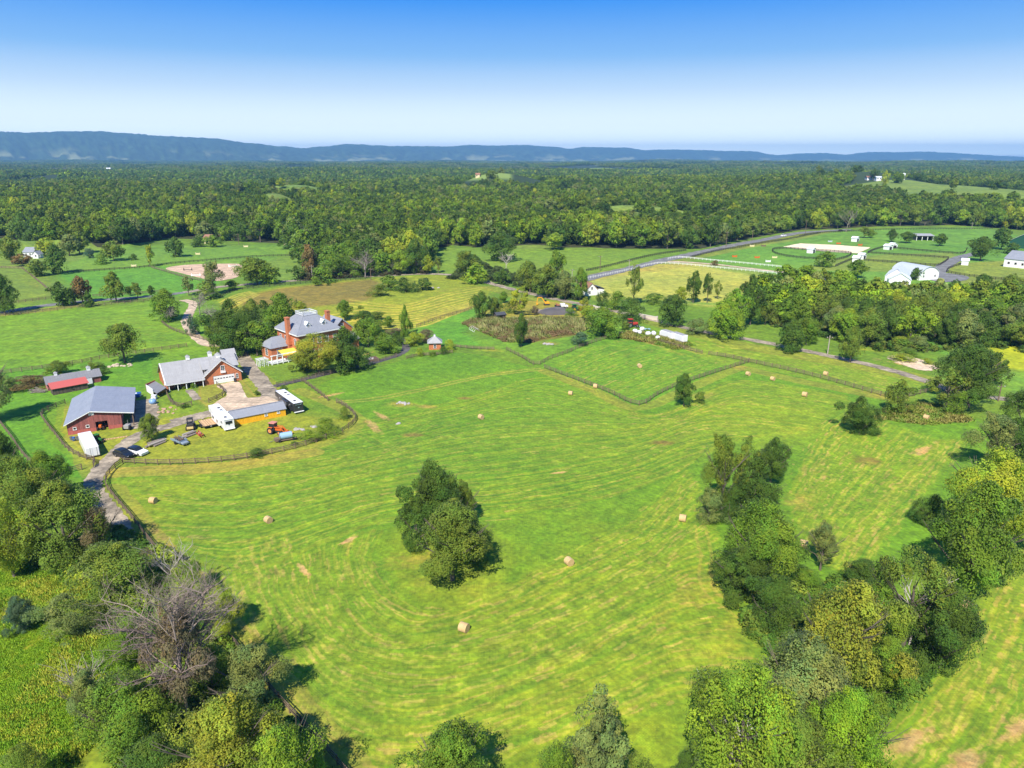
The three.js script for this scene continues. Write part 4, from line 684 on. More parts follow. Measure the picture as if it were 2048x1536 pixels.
// the great dead tree and the white snag
{
  const p = P(372, 1448), h = heightAt(330, 1125, p.z + 2) - p.y, o = thing('dead_tree', 'great dead tree with bare grey brown branches in the lower left wood', 'dead tree'); o.position.copy(p);
  const b = branching(99, 5, 1.25, .62, .75); const m = mesh('branches', b, std(.34, .265, .215, { roughness: 1 }), o); m.scale.set(16.5, h, 16.5);
  const m2 = mesh('branches', branching(41, 5, 1.5, .5, .6), std(.24, .18, .15, { roughness: 1 }), o); m2.scale.set(14, h * .9, 14); m2.rotation.y = 2;
  const c = mesh('withered_leaves', cached('loose30', () => crownGeo('loose', 3, 0)), leafMats.br, o); c.scale.set(9, h * .72, 9);
}
{
  const p = P(1818, 1300), o = thing('dead_snag', 'white bare dead snag rising from the olive tree', 'dead tree'); o.position.copy(p);
  const m = mesh('branches', cached('snag', () => branching(77, 2, 1.1, .7, .9)), std(.46, .42, .38), o); const h = heightAt(1805, 1128, p.z) - p.y; m.scale.set(6, h, 6);
  const q = P(350, 1190), o2 = thing('dead_snag', 'pale bleached snag beside the bright green fence tree', 'dead tree'); o2.position.copy(q); const k = mesh('branches', cached('snag2', () => branching(58, 3, 1, .7, .9)), std(.33, .29, .25), o2); k.scale.set(8, 10, 8);
  const r = P(180, 1430), o3 = thing('dead_snag', 'pale bare branches beside the weed meadow', 'dead tree'); o3.position.copy(r); const k3 = mesh('branches', cached('snag2'), std(.34, .29, .24), o3); k3.scale.set(6, 9, 6);
  const s = P(1012, 540), o4 = thing('dead_snag', 'whitish bare tree behind the lane gateway', 'dead tree'); o4.position.copy(s); const k4 = mesh('branches', cached('snag2'), std(.55, .48, .40), o4); k4.scale.set(10, 11, 10);
  const u = P(1692, 464), o5 = thing('dead_snag', 'tall pale sycamore with bare limbs before the far wood', 'tree'); o5.position.copy(u); const k5 = mesh('branches', cached('snag2'), std(.24, .21, .15), o5); k5.scale.set(20, 22, 20);
  const v = P(1460, 1555), o6 = thing('dead_snag', 'pale bare limbs showing through the large bright green tree', 'dead tree'); o6.position.copy(v); const k6 = mesh('branches', cached('snag'), std(.55, .5, .44), o6); k6.scale.set(7, heightAt(1460, 1425, v.z + 2), 10);
}
const ORD = ['first', 'second', 'third', 'fourth', 'fifth', 'sixth', 'seventh', 'eighth', 'ninth', 'tenth', 'eleventh', 'twelfth', 'thirteenth', 'fourteenth', 'fifteenth', 'sixteenth', 'seventeenth', 'eighteenth', 'nineteenth', 'twentieth'];
const ord = (i) => i < 20 ? ORD[i] : i % 10 === 9 ? ['twentieth', 'thirtieth', 'fortieth', 'fiftieth', 'sixtieth', 'seventieth', 'eightieth'][(i + 1) / 10 - 2] : ['twenty', 'thirty', 'forty', 'fifty', 'sixty', 'seventy', 'eighty'][Math.floor((i + 1) / 10) - 2] + '-' + ORD[i % 10];
const TONE_WORD = { dk: 'dark green', md: 'mid green', lt: 'bright green', yl: 'yellow green', ol: 'olive', gy: 'grey green', rd: 'rusty', or: 'orange-tinged', bl: 'bluish green', br: 'brownish', gn: 'vivid green' };
function woodTree(x, z, h, w, shape, tone, label, group) {
  const D = Math.hypot(x, z), lod = D < 330 ? 1 : 2, seed = 1 + (rTree() * 5 | 0), o = thing('tree', label, 'tree', group); o.position.set(x, H(x, z) - .1, z); o.rotation.y = rTree() * 6.283;
  const c = mesh('crown', cached(`${shape}${seed}${lod}`, () => crownGeo(shape, seed, lod)), leafMats[tone], o); c.scale.set(w, h, w); const t = mesh('trunk', cached(`t${shape}${seed}${lod}`, () => trunkGeo(shape, seed, lod)), bark, o); t.scale.set(w, h, w);
}
const pick = (R, list) => { let s = 0; for (const [, w] of list) s += w; let t = R() * s; for (const [v, w] of list) if ((t -= w) < 0) return v; return list[0][0]; };
const woodTones = [['dk', 34], ['md', 30], ['ol', 22], ['lt', 9], ['gy', 9], ['yl', 4]], woodShapes = [['round', 4], ['full', 4], ['tall', 3], ['loose', 2]];
const beltRest = [];
{ // the wood belt between the meadow lane and the white barns
  const R = rng(515), list = []; let minx = 1e9, maxx = -1e9, minz = 1e9, maxz = -1e9; beltPoly.forEach(([x, z]) => { minx = Math.min(minx, x); maxx = Math.max(maxx, x); minz = Math.min(minz, z); maxz = Math.max(maxz, z); });
  for (let z = maxz; z > minz; z -= 8.5) for (let x = minx; x < maxx; x += 9) { const a = x + (R() - .5) * 6, b = z + (R() - .5) * 6; if (!inside(beltPoly, a, b) || a > -b * .80 + 12) continue; list.push([a, b]); }
  list.sort((p, q) => q[1] - p[1]); const rows = []; list.forEach((p) => { const r = Math.floor((maxz - p[1]) / 17); (rows[r] ??= []).push(p); });
  rows.forEach((row, r) => { row.sort((p, q) => p[0] / -p[1] - q[0] / -q[1]); row.forEach((p, i) => { const tone = pick(R, woodTones), back = smooth(0, 4, r); if (r > 2) { beltRest.push([p[0], p[1], 8.5 + R() * 4.5, 10 + R() * 5, tone]); return; } woodTree(p[0], p[1], (9.5 + R() * 5.5) * (1 - .08 * back), 9.5 + R() * 5, pick(R, woodShapes), tone, `${TONE_WORD[tone]} tree of the wood belt below white barns, ${ORD[r]} row, ${ord(i)} from west`, 'trees of the wood belt below the white barns'); }); });
}
const frontRows = [];
{ // the first rows of the far wood, each tree by itself
  const R = rng(808), c = new THREE.CatmullRomCurve3(forestFront.map((p) => V(p[0], 0, p[1])), false, 'centripetal'), front = c.getSpacedPoints(400).filter((p) => Math.abs(p.x) < -p.z * .76);
  for (let row = 0; row < 1; row++) { let last = null, i = 0; for (const p of front) { const x = p.x + (R() - .5) * 4, z = p.z - 3 - row * 13 + (R() - .5) * 8; if (last && Math.hypot(x - last[0], z - last[1]) < 12.5 + R() * 6) continue; last = [x, z]; if (inKnoll(x, z) > .4) continue; frontRows.push(last); const tone = pick(R, woodTones.concat([['yl', 6], ['lt', 6]])); woodTree(x, z, 13 + R() * 9, 12 + R() * 7, pick(R, woodShapes), tone, `${TONE_WORD[tone]} tree in the ${row ? 'second' : 'front'} row of the far wood, ${ord(i++)} from the west`, 'trees along the edge of the far wood'); } }
}
{ // the far wood itself, a mass nobody could count
  const R = rng(9001), wood = thing('distant_woodland', 'wide dark green woodland stretching to the ridges', 'woodland'); wood.userData.kind = 'stuff';
  const mats = new THREE.MeshPhysicalMaterial({ color: new THREE.Color().setRGB(1, 1, 1), vertexColors: true, roughness: 1, specularIntensity: .2, transmission: .2, thickness: 0 });
  const kinds = [['round', 1, 3], ['full', 2, 3], ['round', 3, 3], ['wide', 4, 3], ['full', 5, 3]].map(([s, sd, l]) => ({ g: crownGeo(s, sd + 20, l), m: [], c: [] }));
  const near = [['round', 1], ['full', 2], ['round', 4], ['wide', 2]].map(([s, sd]) => ({ g: crownGeo(s, sd + 30, 2), m: [], c: [] }));
  const M = new THREE.Matrix4(), q = new THREE.Quaternion(), up = V(0, 1, 0), cc = Object.fromEntries(Object.entries(TONES));
  const limit = (x) => { let z = -1e9; for (let i = 0; i + 1 < forestFront.length; i++) { const [a, b] = forestFront[i], [c, d] = forestFront[i + 1]; if (x >= a && x <= c) { z = b + (d - b) * (x - a) / (c - a); break; } } return z < -1e8 ? -620 : z; };
  const place = (set, x, z, w, h, tone, f) => { const k = set[R() * set.length | 0]; q.setFromAxisAngle(up, R() * 6.283); M.compose(V(x, H(x, z) - .3, z), q, V(w, h, w)); k.m.push(M.clone()); const t = cc[tone]; k.c.push([t[0] * f, t[1] * f, t[2] * f]); };
  for (let z = -440; z > -2500; z -= z > -900 ? 7.6 : z > -1500 ? 8.2 : 9.5) { const s = z > -900 ? 7.8 : z > -1500 ? 8.4 : 10, half = -z * .80 + 70; for (let x = -half; x < half; x += s) {
    const a = x + (R() - .5) * s * .9, b = z + (R() - .5) * s * .9; if (b > limit(a) - 12) continue; const kn = inKnoll(a, b); if (kn > .30 && !(kn < .8 && R() < .04)) continue;
    if (fbm(a / 90, b / 140, 3) > .34) { if (R() < .8) continue; }
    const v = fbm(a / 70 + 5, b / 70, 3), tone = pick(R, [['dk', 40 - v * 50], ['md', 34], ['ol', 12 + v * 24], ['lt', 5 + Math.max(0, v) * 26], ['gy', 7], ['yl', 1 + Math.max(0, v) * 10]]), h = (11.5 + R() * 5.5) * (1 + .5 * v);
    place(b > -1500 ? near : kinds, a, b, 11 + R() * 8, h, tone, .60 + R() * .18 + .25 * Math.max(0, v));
  } }
  for (const [a, b, h, w, tone] of beltRest) place(near, a, b, w, h, tone, .85 + R() * .25);
  // farther out the crowns run together: each copy is a patch of treetops
  const patch = (sd) => { const RR = rng(sd), list = [], base = near[sd % 4].g; for (let i = 0; i < 9; i++) { const g = base.clone(), s = .17 + RR() * .1, a = RR() * 6.28; g.rotateY(a).scale(s, .5 + RR() * .5, s).translate((i % 3 - 1) * .3 + (RR() - .5) * .2, 0, ((i / 3 | 0) - 1) * .3 + (RR() - .5) * .2); list.push(g); } return mergeGeometries(list); };
  const far = [1, 2, 3].map((s) => ({ g: patch(s), m: [], c: [] }));
  for (let z = -2480; z > -7200; z -= 38 + (-z - 2480) * .006) { const s = 42 + (-z - 2480) * .006, half = -z * .78 + 100; for (let x = -half; x < half; x += s) { const a = x + (R() - .5) * s, b = z + (R() - .5) * s; if (fbm(a / 260, b / 420, 3) > .17 + .12 * R()) continue; const tone = pick(R, [['dk', 40], ['md', 24], ['ol', 16], ['gy', 16]]); place(far, a, b, s * 1.5, 13 + R() * 8, tone, .7 + R() * .25); } }
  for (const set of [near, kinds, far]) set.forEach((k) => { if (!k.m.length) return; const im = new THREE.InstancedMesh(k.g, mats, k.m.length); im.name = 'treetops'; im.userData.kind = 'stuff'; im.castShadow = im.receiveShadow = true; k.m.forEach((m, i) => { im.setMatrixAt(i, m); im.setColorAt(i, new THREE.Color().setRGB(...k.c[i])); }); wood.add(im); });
}
{ // weeds, rough grass and undergrowth
  const R = rng(31337), blade = (n, sd, s) => { const RR = rng(sd), pos = [], nor = [], col = [], idx = []; for (let i = 0; i < n; i++) { const a = RR() * 6.28, r = Math.sqrt(RR()) * .5, h = (.35 + RR() * .65), x = Math.cos(a) * r, z = Math.sin(a) * r, b = RR() * 6.28, w = s * (.6 + RR()), lx = (RR() - .5) * .5, lz = (RR() - .5) * .5, f = .75 + RR() * .5, y0 = h * RR() * .7; pos.push(x - Math.cos(b) * w, y0, z - Math.sin(b) * w, x + Math.cos(b) * w, y0, z + Math.sin(b) * w, x + lx * .5, y0 + h * .5, z + lz * .5); for (let k = 0; k < 3; k++) { nor.push(lx, .9, lz); col.push(f * (1 + (RR() - .5) * .3), f, f * .9); } idx.push(i * 3, i * 3 + 1, i * 3 + 2); } const g = new THREE.BufferGeometry(); g.setAttribute('position', new THREE.Float32BufferAttribute(pos, 3)); g.setAttribute('normal', new THREE.Float32BufferAttribute(nor, 3)); g.setAttribute('color', new THREE.Float32BufferAttribute(col, 3)); g.setIndex(idx); g.normalizeNormals(); return g; };
  const tuft = blade(130, 5, .034), leafy = crownGeo('bush', 11, 3), mat = new THREE.MeshPhysicalMaterial({ vertexColors: true, roughness: 1, specularIntensity: .2, transmission: .3, thickness: 0 });
  const M = new THREE.Matrix4(), q = new THREE.Quaternion(), up = V(0, 1, 0);
  const sow = (name, label, poly, n, geo, size, high, tones) => { const w = world2(poly); let a = 1e9, b = -1e9, c = 1e9, d = -1e9; w.forEach(([x, z]) => { a = Math.min(a, x); b = Math.max(b, x); c = Math.min(c, z); d = Math.max(d, z); }); const ms = [], cs = []; for (let t = 0; t < n * 4 && ms.length < n; t++) { const x = lerp(a, b, R()), z = lerp(c, d, R()); if (!inside(w, x, z)) continue; const v = fbm(x / 5, z / 5, 3), s = size * (.6 + R() * .8) * (1 + v * .6); q.setFromAxisAngle(up, R() * 6.28); M.compose(V(x, H(x, z) - .05, z), q, V(s, high * (.5 + R() * .7) * (1 + v), s)); ms.push(M.clone()); const tn = tones[clamp(Math.floor((v + .5 + (R() - .5) * .7) * tones.length), 0, tones.length - 1)]; const f = .85 + R() * .3; cs.push(tn.map((e) => e * f)); }
    const im = new THREE.InstancedMesh(geo, mat, ms.length); im.name = numbered(name); ms.forEach((m, i) => { im.setMatrixAt(i, m); im.setColorAt(i, new THREE.Color().setRGB(...cs[i])); }); im.castShadow = im.receiveShadow = true; scene.add(im); tag(im, label, 'undergrowth', null, 'stuff'); };
  sow('tall_weeds', 'dry brown and purple weeds filling the fenced garden strip', [[925, 648], [960, 635], [1050, 640], [1140, 636], [1190, 652], [1150, 668], [1090, 676], [1060, 686], [1010, 684]], 4200, tuft, 1.7, 1.3, [[.32, .22, .10], [.40, .26, .13], [.28, .30, .08], [.30, .40, .07], [.50, .46, .18]]);
  sow('weed_meadow', 'rough yellow green weed meadow in the lower left', [[-300, 1180], [60, 1120], [200, 1160], [300, 1230], [330, 1330], [250, 1420], [140, 1536], [-400, 1600]], 15000, tuft, 1.15, .55, [[.34, .54, .03], [.26, .48, .03], [.42, .56, .04], [.22, .42, .03], [.52, .54, .06]]);
  sow('undergrowth', 'tangled low growth between the drive and the weed meadow', [[60, 1120], [240, 1060], [330, 1110], [430, 1260], [580, 1450], [680, 1600], [200, 1700], [280, 1300], [190, 1180]], 1600, leafy, 2.4, 1.9, [[.10, .19, .02], [.17, .26, .025], [.21, .25, .05], [.30, .36, .03]]);
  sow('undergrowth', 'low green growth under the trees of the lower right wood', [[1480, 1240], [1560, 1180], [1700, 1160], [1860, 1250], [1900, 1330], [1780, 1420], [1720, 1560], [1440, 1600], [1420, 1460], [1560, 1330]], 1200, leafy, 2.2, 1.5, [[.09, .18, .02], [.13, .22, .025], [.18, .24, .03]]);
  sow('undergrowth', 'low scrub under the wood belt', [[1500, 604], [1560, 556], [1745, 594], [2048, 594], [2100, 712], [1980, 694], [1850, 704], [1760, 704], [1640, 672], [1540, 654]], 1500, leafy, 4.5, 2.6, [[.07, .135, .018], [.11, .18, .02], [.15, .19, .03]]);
  sow('undergrowth', 'weeds and rough grass round the wrapped bales and white trailers', [[1215, 672], [1270, 664], [1330, 672], [1390, 690], [1350, 700], [1290, 684]], 420, tuft, 2, 1.0, [[.20, .36, .04], [.32, .40, .05], [.42, .36, .10]]);
  sow('undergrowth', 'rough grass in the weedy corner at the end of the meadow fence', [[1750, 838], [1800, 800], [1900, 815], [1940, 840], [1860, 850]], 420, tuft, 2, .8, [[.24, .40, .05], [.34, .42, .06], [.42, .38, .10]]);
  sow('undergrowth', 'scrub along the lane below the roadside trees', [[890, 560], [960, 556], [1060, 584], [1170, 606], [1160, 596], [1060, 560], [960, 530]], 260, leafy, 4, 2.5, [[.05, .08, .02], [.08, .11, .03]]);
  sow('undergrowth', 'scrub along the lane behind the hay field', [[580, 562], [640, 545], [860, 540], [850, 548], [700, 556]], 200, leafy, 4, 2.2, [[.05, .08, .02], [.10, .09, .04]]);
}

// ---------- buildings ----------
function texMat(w, h, m, mh, draw, o = {}) { // small computed texture, m x mh metres per repeat
  const c = document.createElement('canvas'); c.width = w; c.height = h; const g = c.getContext('2d'); draw(g, rng(w + h + m * 10));
  const t = new THREE.CanvasTexture(c); t.colorSpace = THREE.SRGBColorSpace; t.wrapS = t.wrapT = THREE.RepeatWrapping; t.repeat.set(1 / m, 1 / mh); return new THREE.MeshStandardMaterial({ map: t, roughness: .85, ...o });
}
const boards = (r, g, b, v, step = 16) => texMat(256, 256, 4, 4, (c, R) => { for (let x = 0; x < 256; x += step) { const k = 1 + (R() - .5) * v; c.fillStyle = C(r * k, g * k, b * k); c.fillRect(x, 0, step, 256); c.fillStyle = C(r * .55, g * .55, b * .55); c.fillRect(x, 0, 1, 256); } for (let i = 0; i < 900; i++) { c.fillStyle = R() < .5 ? C(255, 240, 220, .05) : C(20, 12, 8, .07); c.fillRect(R() * 256, R() * 256, 1 + R() * 3, 4 + R() * 40); } });
const roofTex = (r, g, b, o = {}) => texMat(256, 256, 7, 7, (c, R) => { c.fillStyle = C(r, g, b); c.fillRect(0, 0, 256, 256); for (let i = 0; i < 260; i++) { const k = R() < .5 ? 255 : 20; c.fillStyle = `rgba(${k},${k},${k},${.01 + R() * .022})`; const v = R() < .5; c.fillRect(R() * 256, R() * 256, v ? 3 + R() * 14 : 30 + R() * 90, v ? 30 + R() * 90 : 3 + R() * 14); } for (let i = 0; i < 40; i++) { c.fillStyle = C(110, 80, 55, .03 + R() * .04); c.fillRect(R() * 256, R() * 256, 2 + R() * 8, 8 + R() * 50); } }, { roughness: .6, ...o });
const M = {
  brick: texMat(256, 256, 2, 2, (c, R) => { c.fillStyle = C(176, 120, 84); c.fillRect(0, 0, 256, 256); for (let y = 0; y < 256; y += 9) for (let x = -16; x < 256; x += 28) { const k = .82 + R() * .34; c.fillStyle = C(188 * k, 112 * k, 74 * k); c.fillRect(x + (y / 9 % 2) * 14, y, 26, 8); } }),
  redBoard: boards(150, 84, 78, .3), redBrick: boards(178, 92, 84, .1, 32), pinkBoard: boards(206, 134, 124, .12), plank: boards(92, 80, 70, .5), yellow: boards(244, 178, 20, .12), white: std(.78, .78, .76), cream: std(.70, .60, .34), trim: std(.80, .80, .78, { roughness: .5 }),
  slate: roofTex(138, 141, 148), zinc: roofTex(158, 157, 156), blueGrey: roofTex(140, 146, 158), greyMetal: roofTex(124, 124, 126), redMetal: std(.56, .13, .10, { roughness: .5, metalness: .1 }), darkRoof: std(.06, .065, .075), brownRoof: std(.30, .15, .09), whiteRoof: std(.72, .74, .76, { roughness: .5 }), paleMetal: std(.48, .52, .56, { roughness: .5 }),
  glass: std(.02, .025, .03, { roughness: .12 }), dark: std(.012, .012, .012, { roughness: 1 }), stone: std(.40, .37, .34, { roughness: 1, bumpMap: bumpAt(1), bumpScale: .05 }), wood: std(.17, .12, .08, { roughness: 1 }), tanWood: texMat(128, 128, 2.4, 2.4, (c, R) => { for (let x = 0; x < 128; x += 12) { const k = .85 + R() * .3; c.fillStyle = C(196 * k, 160 * k, 118 * k); c.fillRect(x, 0, 11, 128); c.fillStyle = C(60, 44, 30); c.fillRect(x + 11, 0, 1, 128); } }), tyre: std(.018, .018, .018, { roughness: 1 }), rubber: std(.03, .03, .03), awning: std(.78, .52, .06), green: std(.02, .10, .06), steel: std(.30, .30, .31, { roughness: .4, metalness: .7 }),
};
function frameAt(o, pa, pb) { const a = P(...pa), b = P(...pb); o.position.copy(a); o.rotation.y = Math.atan2(-(b.z - a.z), b.x - a.x); return Math.hypot(b.x - a.x, b.z - a.z); }
function frameDir(o, near, far) { const a = P(...near), b = P(...far); o.position.copy(a); o.rotation.y = Math.atan2(-(b.x - a.x), -(b.z - a.z)); return Math.hypot(b.x - a.x, b.z - a.z); }
function wall(pts, holes = [], t = .18) { // upright wall in the x-y plane, outer face at z = 0
  const s = new THREE.Shape(pts.map((p) => new THREE.Vector2(p[0], p[1]))); for (const [x, y, w, h] of holes) { const p = new THREE.Path(); p.moveTo(x, y); p.lineTo(x, y + h); p.lineTo(x + w, y + h); p.lineTo(x + w, y); p.closePath(); s.holes.push(p); }
  return metreUV(new THREE.ExtrudeGeometry(s, { depth: t, bevelEnabled: false }).translate(0, 0, -t));
}
function win(parent, x, y, z, w, h, ry = 0, frame = M.trim, bars = [1, 1]) { // framed window, outer face towards local +z when ry = 0
  const f = .09, g = [box(w + 2 * f, f, .1, 0, h / 2 + f / 2, 0), box(w + 2 * f + .1, f, .16, 0, -h / 2 - f / 2, .03), box(f, h, .1, -w / 2 - f / 2, 0, 0), box(f, h, .1, w / 2 + f / 2, 0, 0)];
  for (let i = 1; i <= bars[0]; i++) g.push(box(.04, h - .002, .05, -w / 2 + w * i / (bars[0] + 1), 0, .004)); for (let i = 1; i <= bars[1]; i++) g.push(box(w - .002, .04, .046, 0, -h / 2 + h * i / (bars[1] + 1), .004));
  const m = mesh('window', g, frame, parent); m.position.set(x, y, z); m.rotation.y = ry; mesh('pane', box(w, h, .02, 0, 0, -.015), M.glass, m); return m;
}
function cupola(parent, x, y, z, s = 1) { const m = mesh('cupola', [box(.9 * s, .9 * s, .9 * s, 0, .45 * s, 0), box(1.1 * s, .1 * s, 1.1 * s, 0, .93 * s, 0)], M.trim, parent); m.position.set(x, y, z); mesh('cupola_roof', metreUV(new THREE.ConeGeometry(.78 * s, .5 * s, 4).rotateY(Math.PI / 4).translate(0, 1.23 * s, 0)), M.zinc, m); return m; }
// plain gabled building on a front edge a-b: ridge along x (or z), roof overhang, ribs
function gabled(name, label, cat, pa, pb, d, eave, ridge, o = {}) {
  const t = thing(name, label, cat, o.group), w = o.w ?? frameAt(t, pa, pb); if (o.w) frameAt(t, pa, pb);
  const wm = o.wall ?? M.white, rm = o.roof ?? M.slate, v = o.over ?? .35, T = .12, fo = o.found ?? .8;
  if (o.axis === 'z') {
    mesh('wall', [wall([[0, -fo], [w, -fo], [w, eave], [w / 2, ridge], [0, eave]], o.frontHoles), wall([[0, -fo], [w, -fo], [w, eave], [w / 2, ridge], [0, eave]]).translate(0, 0, -d + .18), box(.18, eave + fo, d - .36, .09, (eave - fo) / 2, -d / 2), box(.18, eave + fo, d - .36, w - .09, (eave - fo) / 2, -d / 2)], wm, t);
    const k = (ridge - eave) / (w / 2), e = eave - k * v, L = [[-v, e, v], [w / 2, ridge, v], [w / 2, ridge, -d - v], [-v, e, -d - v]].map(([a, b, c]) => [a, b + T, c]), Q = [[w + v, e, v], [w / 2, ridge, v], [w / 2, ridge, -d - v], [w + v, e, -d - v]].map(([a, b, c]) => [a, b + T, c]);
    const r = mesh('roof', [slab(L, T), slab(Q, T)], rm, t); if (o.seam !== 0) mesh('roof_seam', [seams(L[0], L[3], L[2], L[1], Math.round(d / (o.seam ?? .6))), seams(Q[0], Q[3], Q[2], Q[1], Math.round(d / (o.seam ?? .6)))], rm, r, 'stuff');
  } else {
    mesh('wall', [wall([[0, -fo], [w, -fo], [w, eave], [0, eave]], o.frontHoles), box(w, eave + fo, .18, w / 2, (eave - fo) / 2, -d + .09), wall([[0, -fo], [d - .36, -fo], [d - .36, eave], [d / 2 - .18, ridge], [0, eave]]).rotateY(-Math.PI / 2).translate(0, 0, -d + .18), wall([[0, -fo], [d - .36, -fo], [d - .36, eave], [d / 2 - .18, ridge], [0, eave]]).rotateY(-Math.PI / 2).translate(w - .18, 0, -d + .18)], wm, t);
    const k = (ridge - eave) / (d / 2), e = eave - k * v, A = [[-v, e, v], [w + v, e, v], [w + v, ridge, -d / 2], [-v, ridge, -d / 2]].map(([a, b, c]) => [a, b + T, c]), B = [[-v, e, -d - v], [w + v, e, -d - v], [w + v, ridge, -d / 2], [-v, ridge, -d / 2]].map(([a, b, c]) => [a, b + T, c]);
    const r = mesh('roof', [slab(A, T), slab(B, T)], rm, t); if (o.seam !== 0) mesh('roof_seam', [seams(...A, Math.round(w / (o.seam ?? .6))), seams(...B, Math.round(w / (o.seam ?? .6)))], rm, r, 'stuff');
  }
  for (const q of o.windows ?? []) win(t, ...q);
  return Object.assign(t, { span: w });
}
function hip(w0, w1, z0, z1, e, top, tx0, tx1, tz0, tz1, T = .12) { // hipped roof faces: eave rectangle up to a smaller rectangle or ridge
  const E = [[w0, e, z1], [w1, e, z1], [w1, e, z0], [w0, e, z0]], R = [[tx0, top, tz1], [tx1, top, tz1], [tx1, top, tz0], [tx0, top, tz0]];
  return [faces([0, 1, 2, 3].map((i) => { const j = (i + 1) % 4, a = [E[i], E[j], R[j], R[i]]; return a.filter((p, k) => !k || p.some((v, c) => Math.abs(v - a[k - 1][c]) > 1e-6)); })), box(w1 - w0, T, z1 - z0, (w0 + w1) / 2, e - T / 2 - .004, (z0 + z1) / 2), ...(tx1 - tx0 > .2 && tz1 - tz0 > .2 ? [box(tx1 - tx0, .06, tz1 - tz0, (tx0 + tx1) / 2, top - .01, (tz0 + tz1) / 2)] : [])];
}

{ // the brick mansion
  const t = thing('brick_mansion', 'large brick house with grey hipped roof, white roof deck rail and dormers', 'house'); t.position.copy(P(601, 722)); t.rotation.y = Math.atan2(.69, .72); const e = 8.2, w = 14, d = 14;
  mesh('wall', [wall([[0, -2], [w, -2], [w, e], [0, e]], [], .3), box(w, e + 2, .3, w / 2, (e - 2) / 2, -d + .15), box(.3, e + 2, d - .6, .15, (e - 2) / 2, -d / 2), box(.3, e + 2, d - .6, w - .15, (e - 2) / 2, -d / 2)], M.brick, t);
  const r = mesh('roof', hip(-.6, w + .6, -d - .6, .6, e + .1, 12.7, 4.7, 9.3, -9.3, -4.7), M.slate, t);
  mesh('roof_seam', [seams([-.6, e + .1, .6], [w + .6, e + .1, .6], [9.3, 12.7, -4.7], [4.7, 12.7, -4.7], 24), seams([-.6, e + .1, -d - .6], [-.6, e + .1, .6], [4.7, 12.7, -4.7], [4.7, 12.7, -9.3], 24)], M.slate, r, 'stuff');
  mesh('cornice', [box(w + .9, .35, .3, w / 2, e - .2, .55), box(.3, .35, d + .6, -.5, e - .2, -d / 2)], M.trim, t);
  { const g = []; for (const s of [0, 1, 2, 3]) for (let i = 0; i <= 12; i++) { const u = -2.4 + 4.8 * i / 12, q = s < 2 ? [u, s ? 2.4 : -2.4] : [s === 2 ? 2.4 : -2.4, u]; g.push(box(i % 12 ? .06 : .2, i % 12 ? .8 : 1.1, i % 12 ? .06 : .2, 7 + q[0], 12.75 + (i % 12 ? .45 : .55), -7 + q[1])); } for (const y of [.12, .9]) g.push(box(4.8, .12, .14, 7, 12.75 + y, -4.6), box(4.8, .12, .14, 7, 12.75 + y, -9.4), box(.14, .12, 4.8, 4.6, 12.75 + y, -7), box(.14, .12, 4.8, 9.4, 12.75 + y, -7)); mesh('deck_rail', g, M.trim, t); }
  for (const [x, z, top] of [[-.45, -5.4, 12.9], [14.4, -7.2, 12.6]]) mesh('chimney', [box(1.1, top + 2, 1.5, x, (top - 2) / 2, z), box(1.3, .3, 1.7, x, top - .1, z), box(1.25, 1.2, 1.9, x - .06, 5, z)], M.brick, t);
  for (const x of [4.3, 9.7]) { const m = mesh('dormer', [wall([[-.75, 0], [.75, 0], [.75, 1.5], [0, 2.2], [-.75, 1.5]]), box(.12, 1.5, 2, -.69, .75, -1.18), box(.12, 1.5, 2, .69, .75, -1.18)], M.trim, t); m.position.set(x, 9.1, -1.2); mesh('dormer_roof', [slab([[-1, 1.4, .25], [0, 2.4, .25], [0, 2.4, -2.6], [-1, 1.4, -2.2]], .08), slab([[1, 1.4, .25], [0, 2.4, .25], [0, 2.4, -2.6], [1, 1.4, -2.2]], .08)], M.trim, m); win(m, 0, .85, .02, .75, 1.2); }
  for (const x of [1.6, 4.4, 7, 9.6, 12.4]) for (const y of [1.8, 5.6]) win(t, x, y, .03, 1.1, 1.9, 0, M.trim, [1, 3]);
  for (const z of [-2.2, -8.4, -11.6]) for (const y of [1.8, 5.6]) win(t, -.03, y, z, 1.1, 1.9, -Math.PI / 2, M.trim, [1, 3]);
  // low left wing with hipped roof and french doors
  mesh('side_wing', [box(6, 6, 7, -3.2, 1, -9.4)], M.brick, t); mesh('side_wing_roof', hip(-6.8, .2, -13.3, -5.5, 4.05, 6.6, -4, -1.2, -9.6, -9.2), M.slate, t); win(t, -3.6, 2.2, -5.87, 1.6, 2.3, 0, M.trim, [3, 2]); win(t, -6.23, 2.2, -9.4, 1.4, 2.0, -Math.PI / 2, M.trim, [1, 2]);
  // right wing, gable to the front, and its lower roof
  mesh('end_wing', [wall([[0, -2], [7, -2], [7, 6.4], [3.5, 9.6], [0, 6.4]], [], .3).translate(15, 0, -5.5), box(6.9, 8.4, 9.6, 18.5, 2.2, -10.75), box(6, 6, 3.4, 19, 0, -3.4)], M.brick, t);
  const k = (9.6 - 6.4) / 3.5; for (const s of [-1, 1]) mesh('wing_roof', [slab([[18.5 + s * 4, 6.4 - k * .5 + .12, -5], [18.5, 9.72, -5], [18.5, 9.72, -16], [18.5 + s * 4, 6.4 - k * .5 + .12, -16]], .12)], M.slate, t);
  mesh('gable_trim', [bar(V(14.6, 6.05, -5.2), V(18.5, 9.5, -5.2), .22), bar(V(22.4, 6.05, -5.2), V(18.5, 9.5, -5.2), .22)], M.trim, t);
  mesh('porch_roof', [slab([[15.4, 3.2, -1.2], [22.5, 3.2, -1.2], [22.5, 4.9, -5.4], [15.4, 4.9, -5.4]], .12)], M.slate, t); win(t, 18.5, 7.4, -5.47, .9, 1.2);
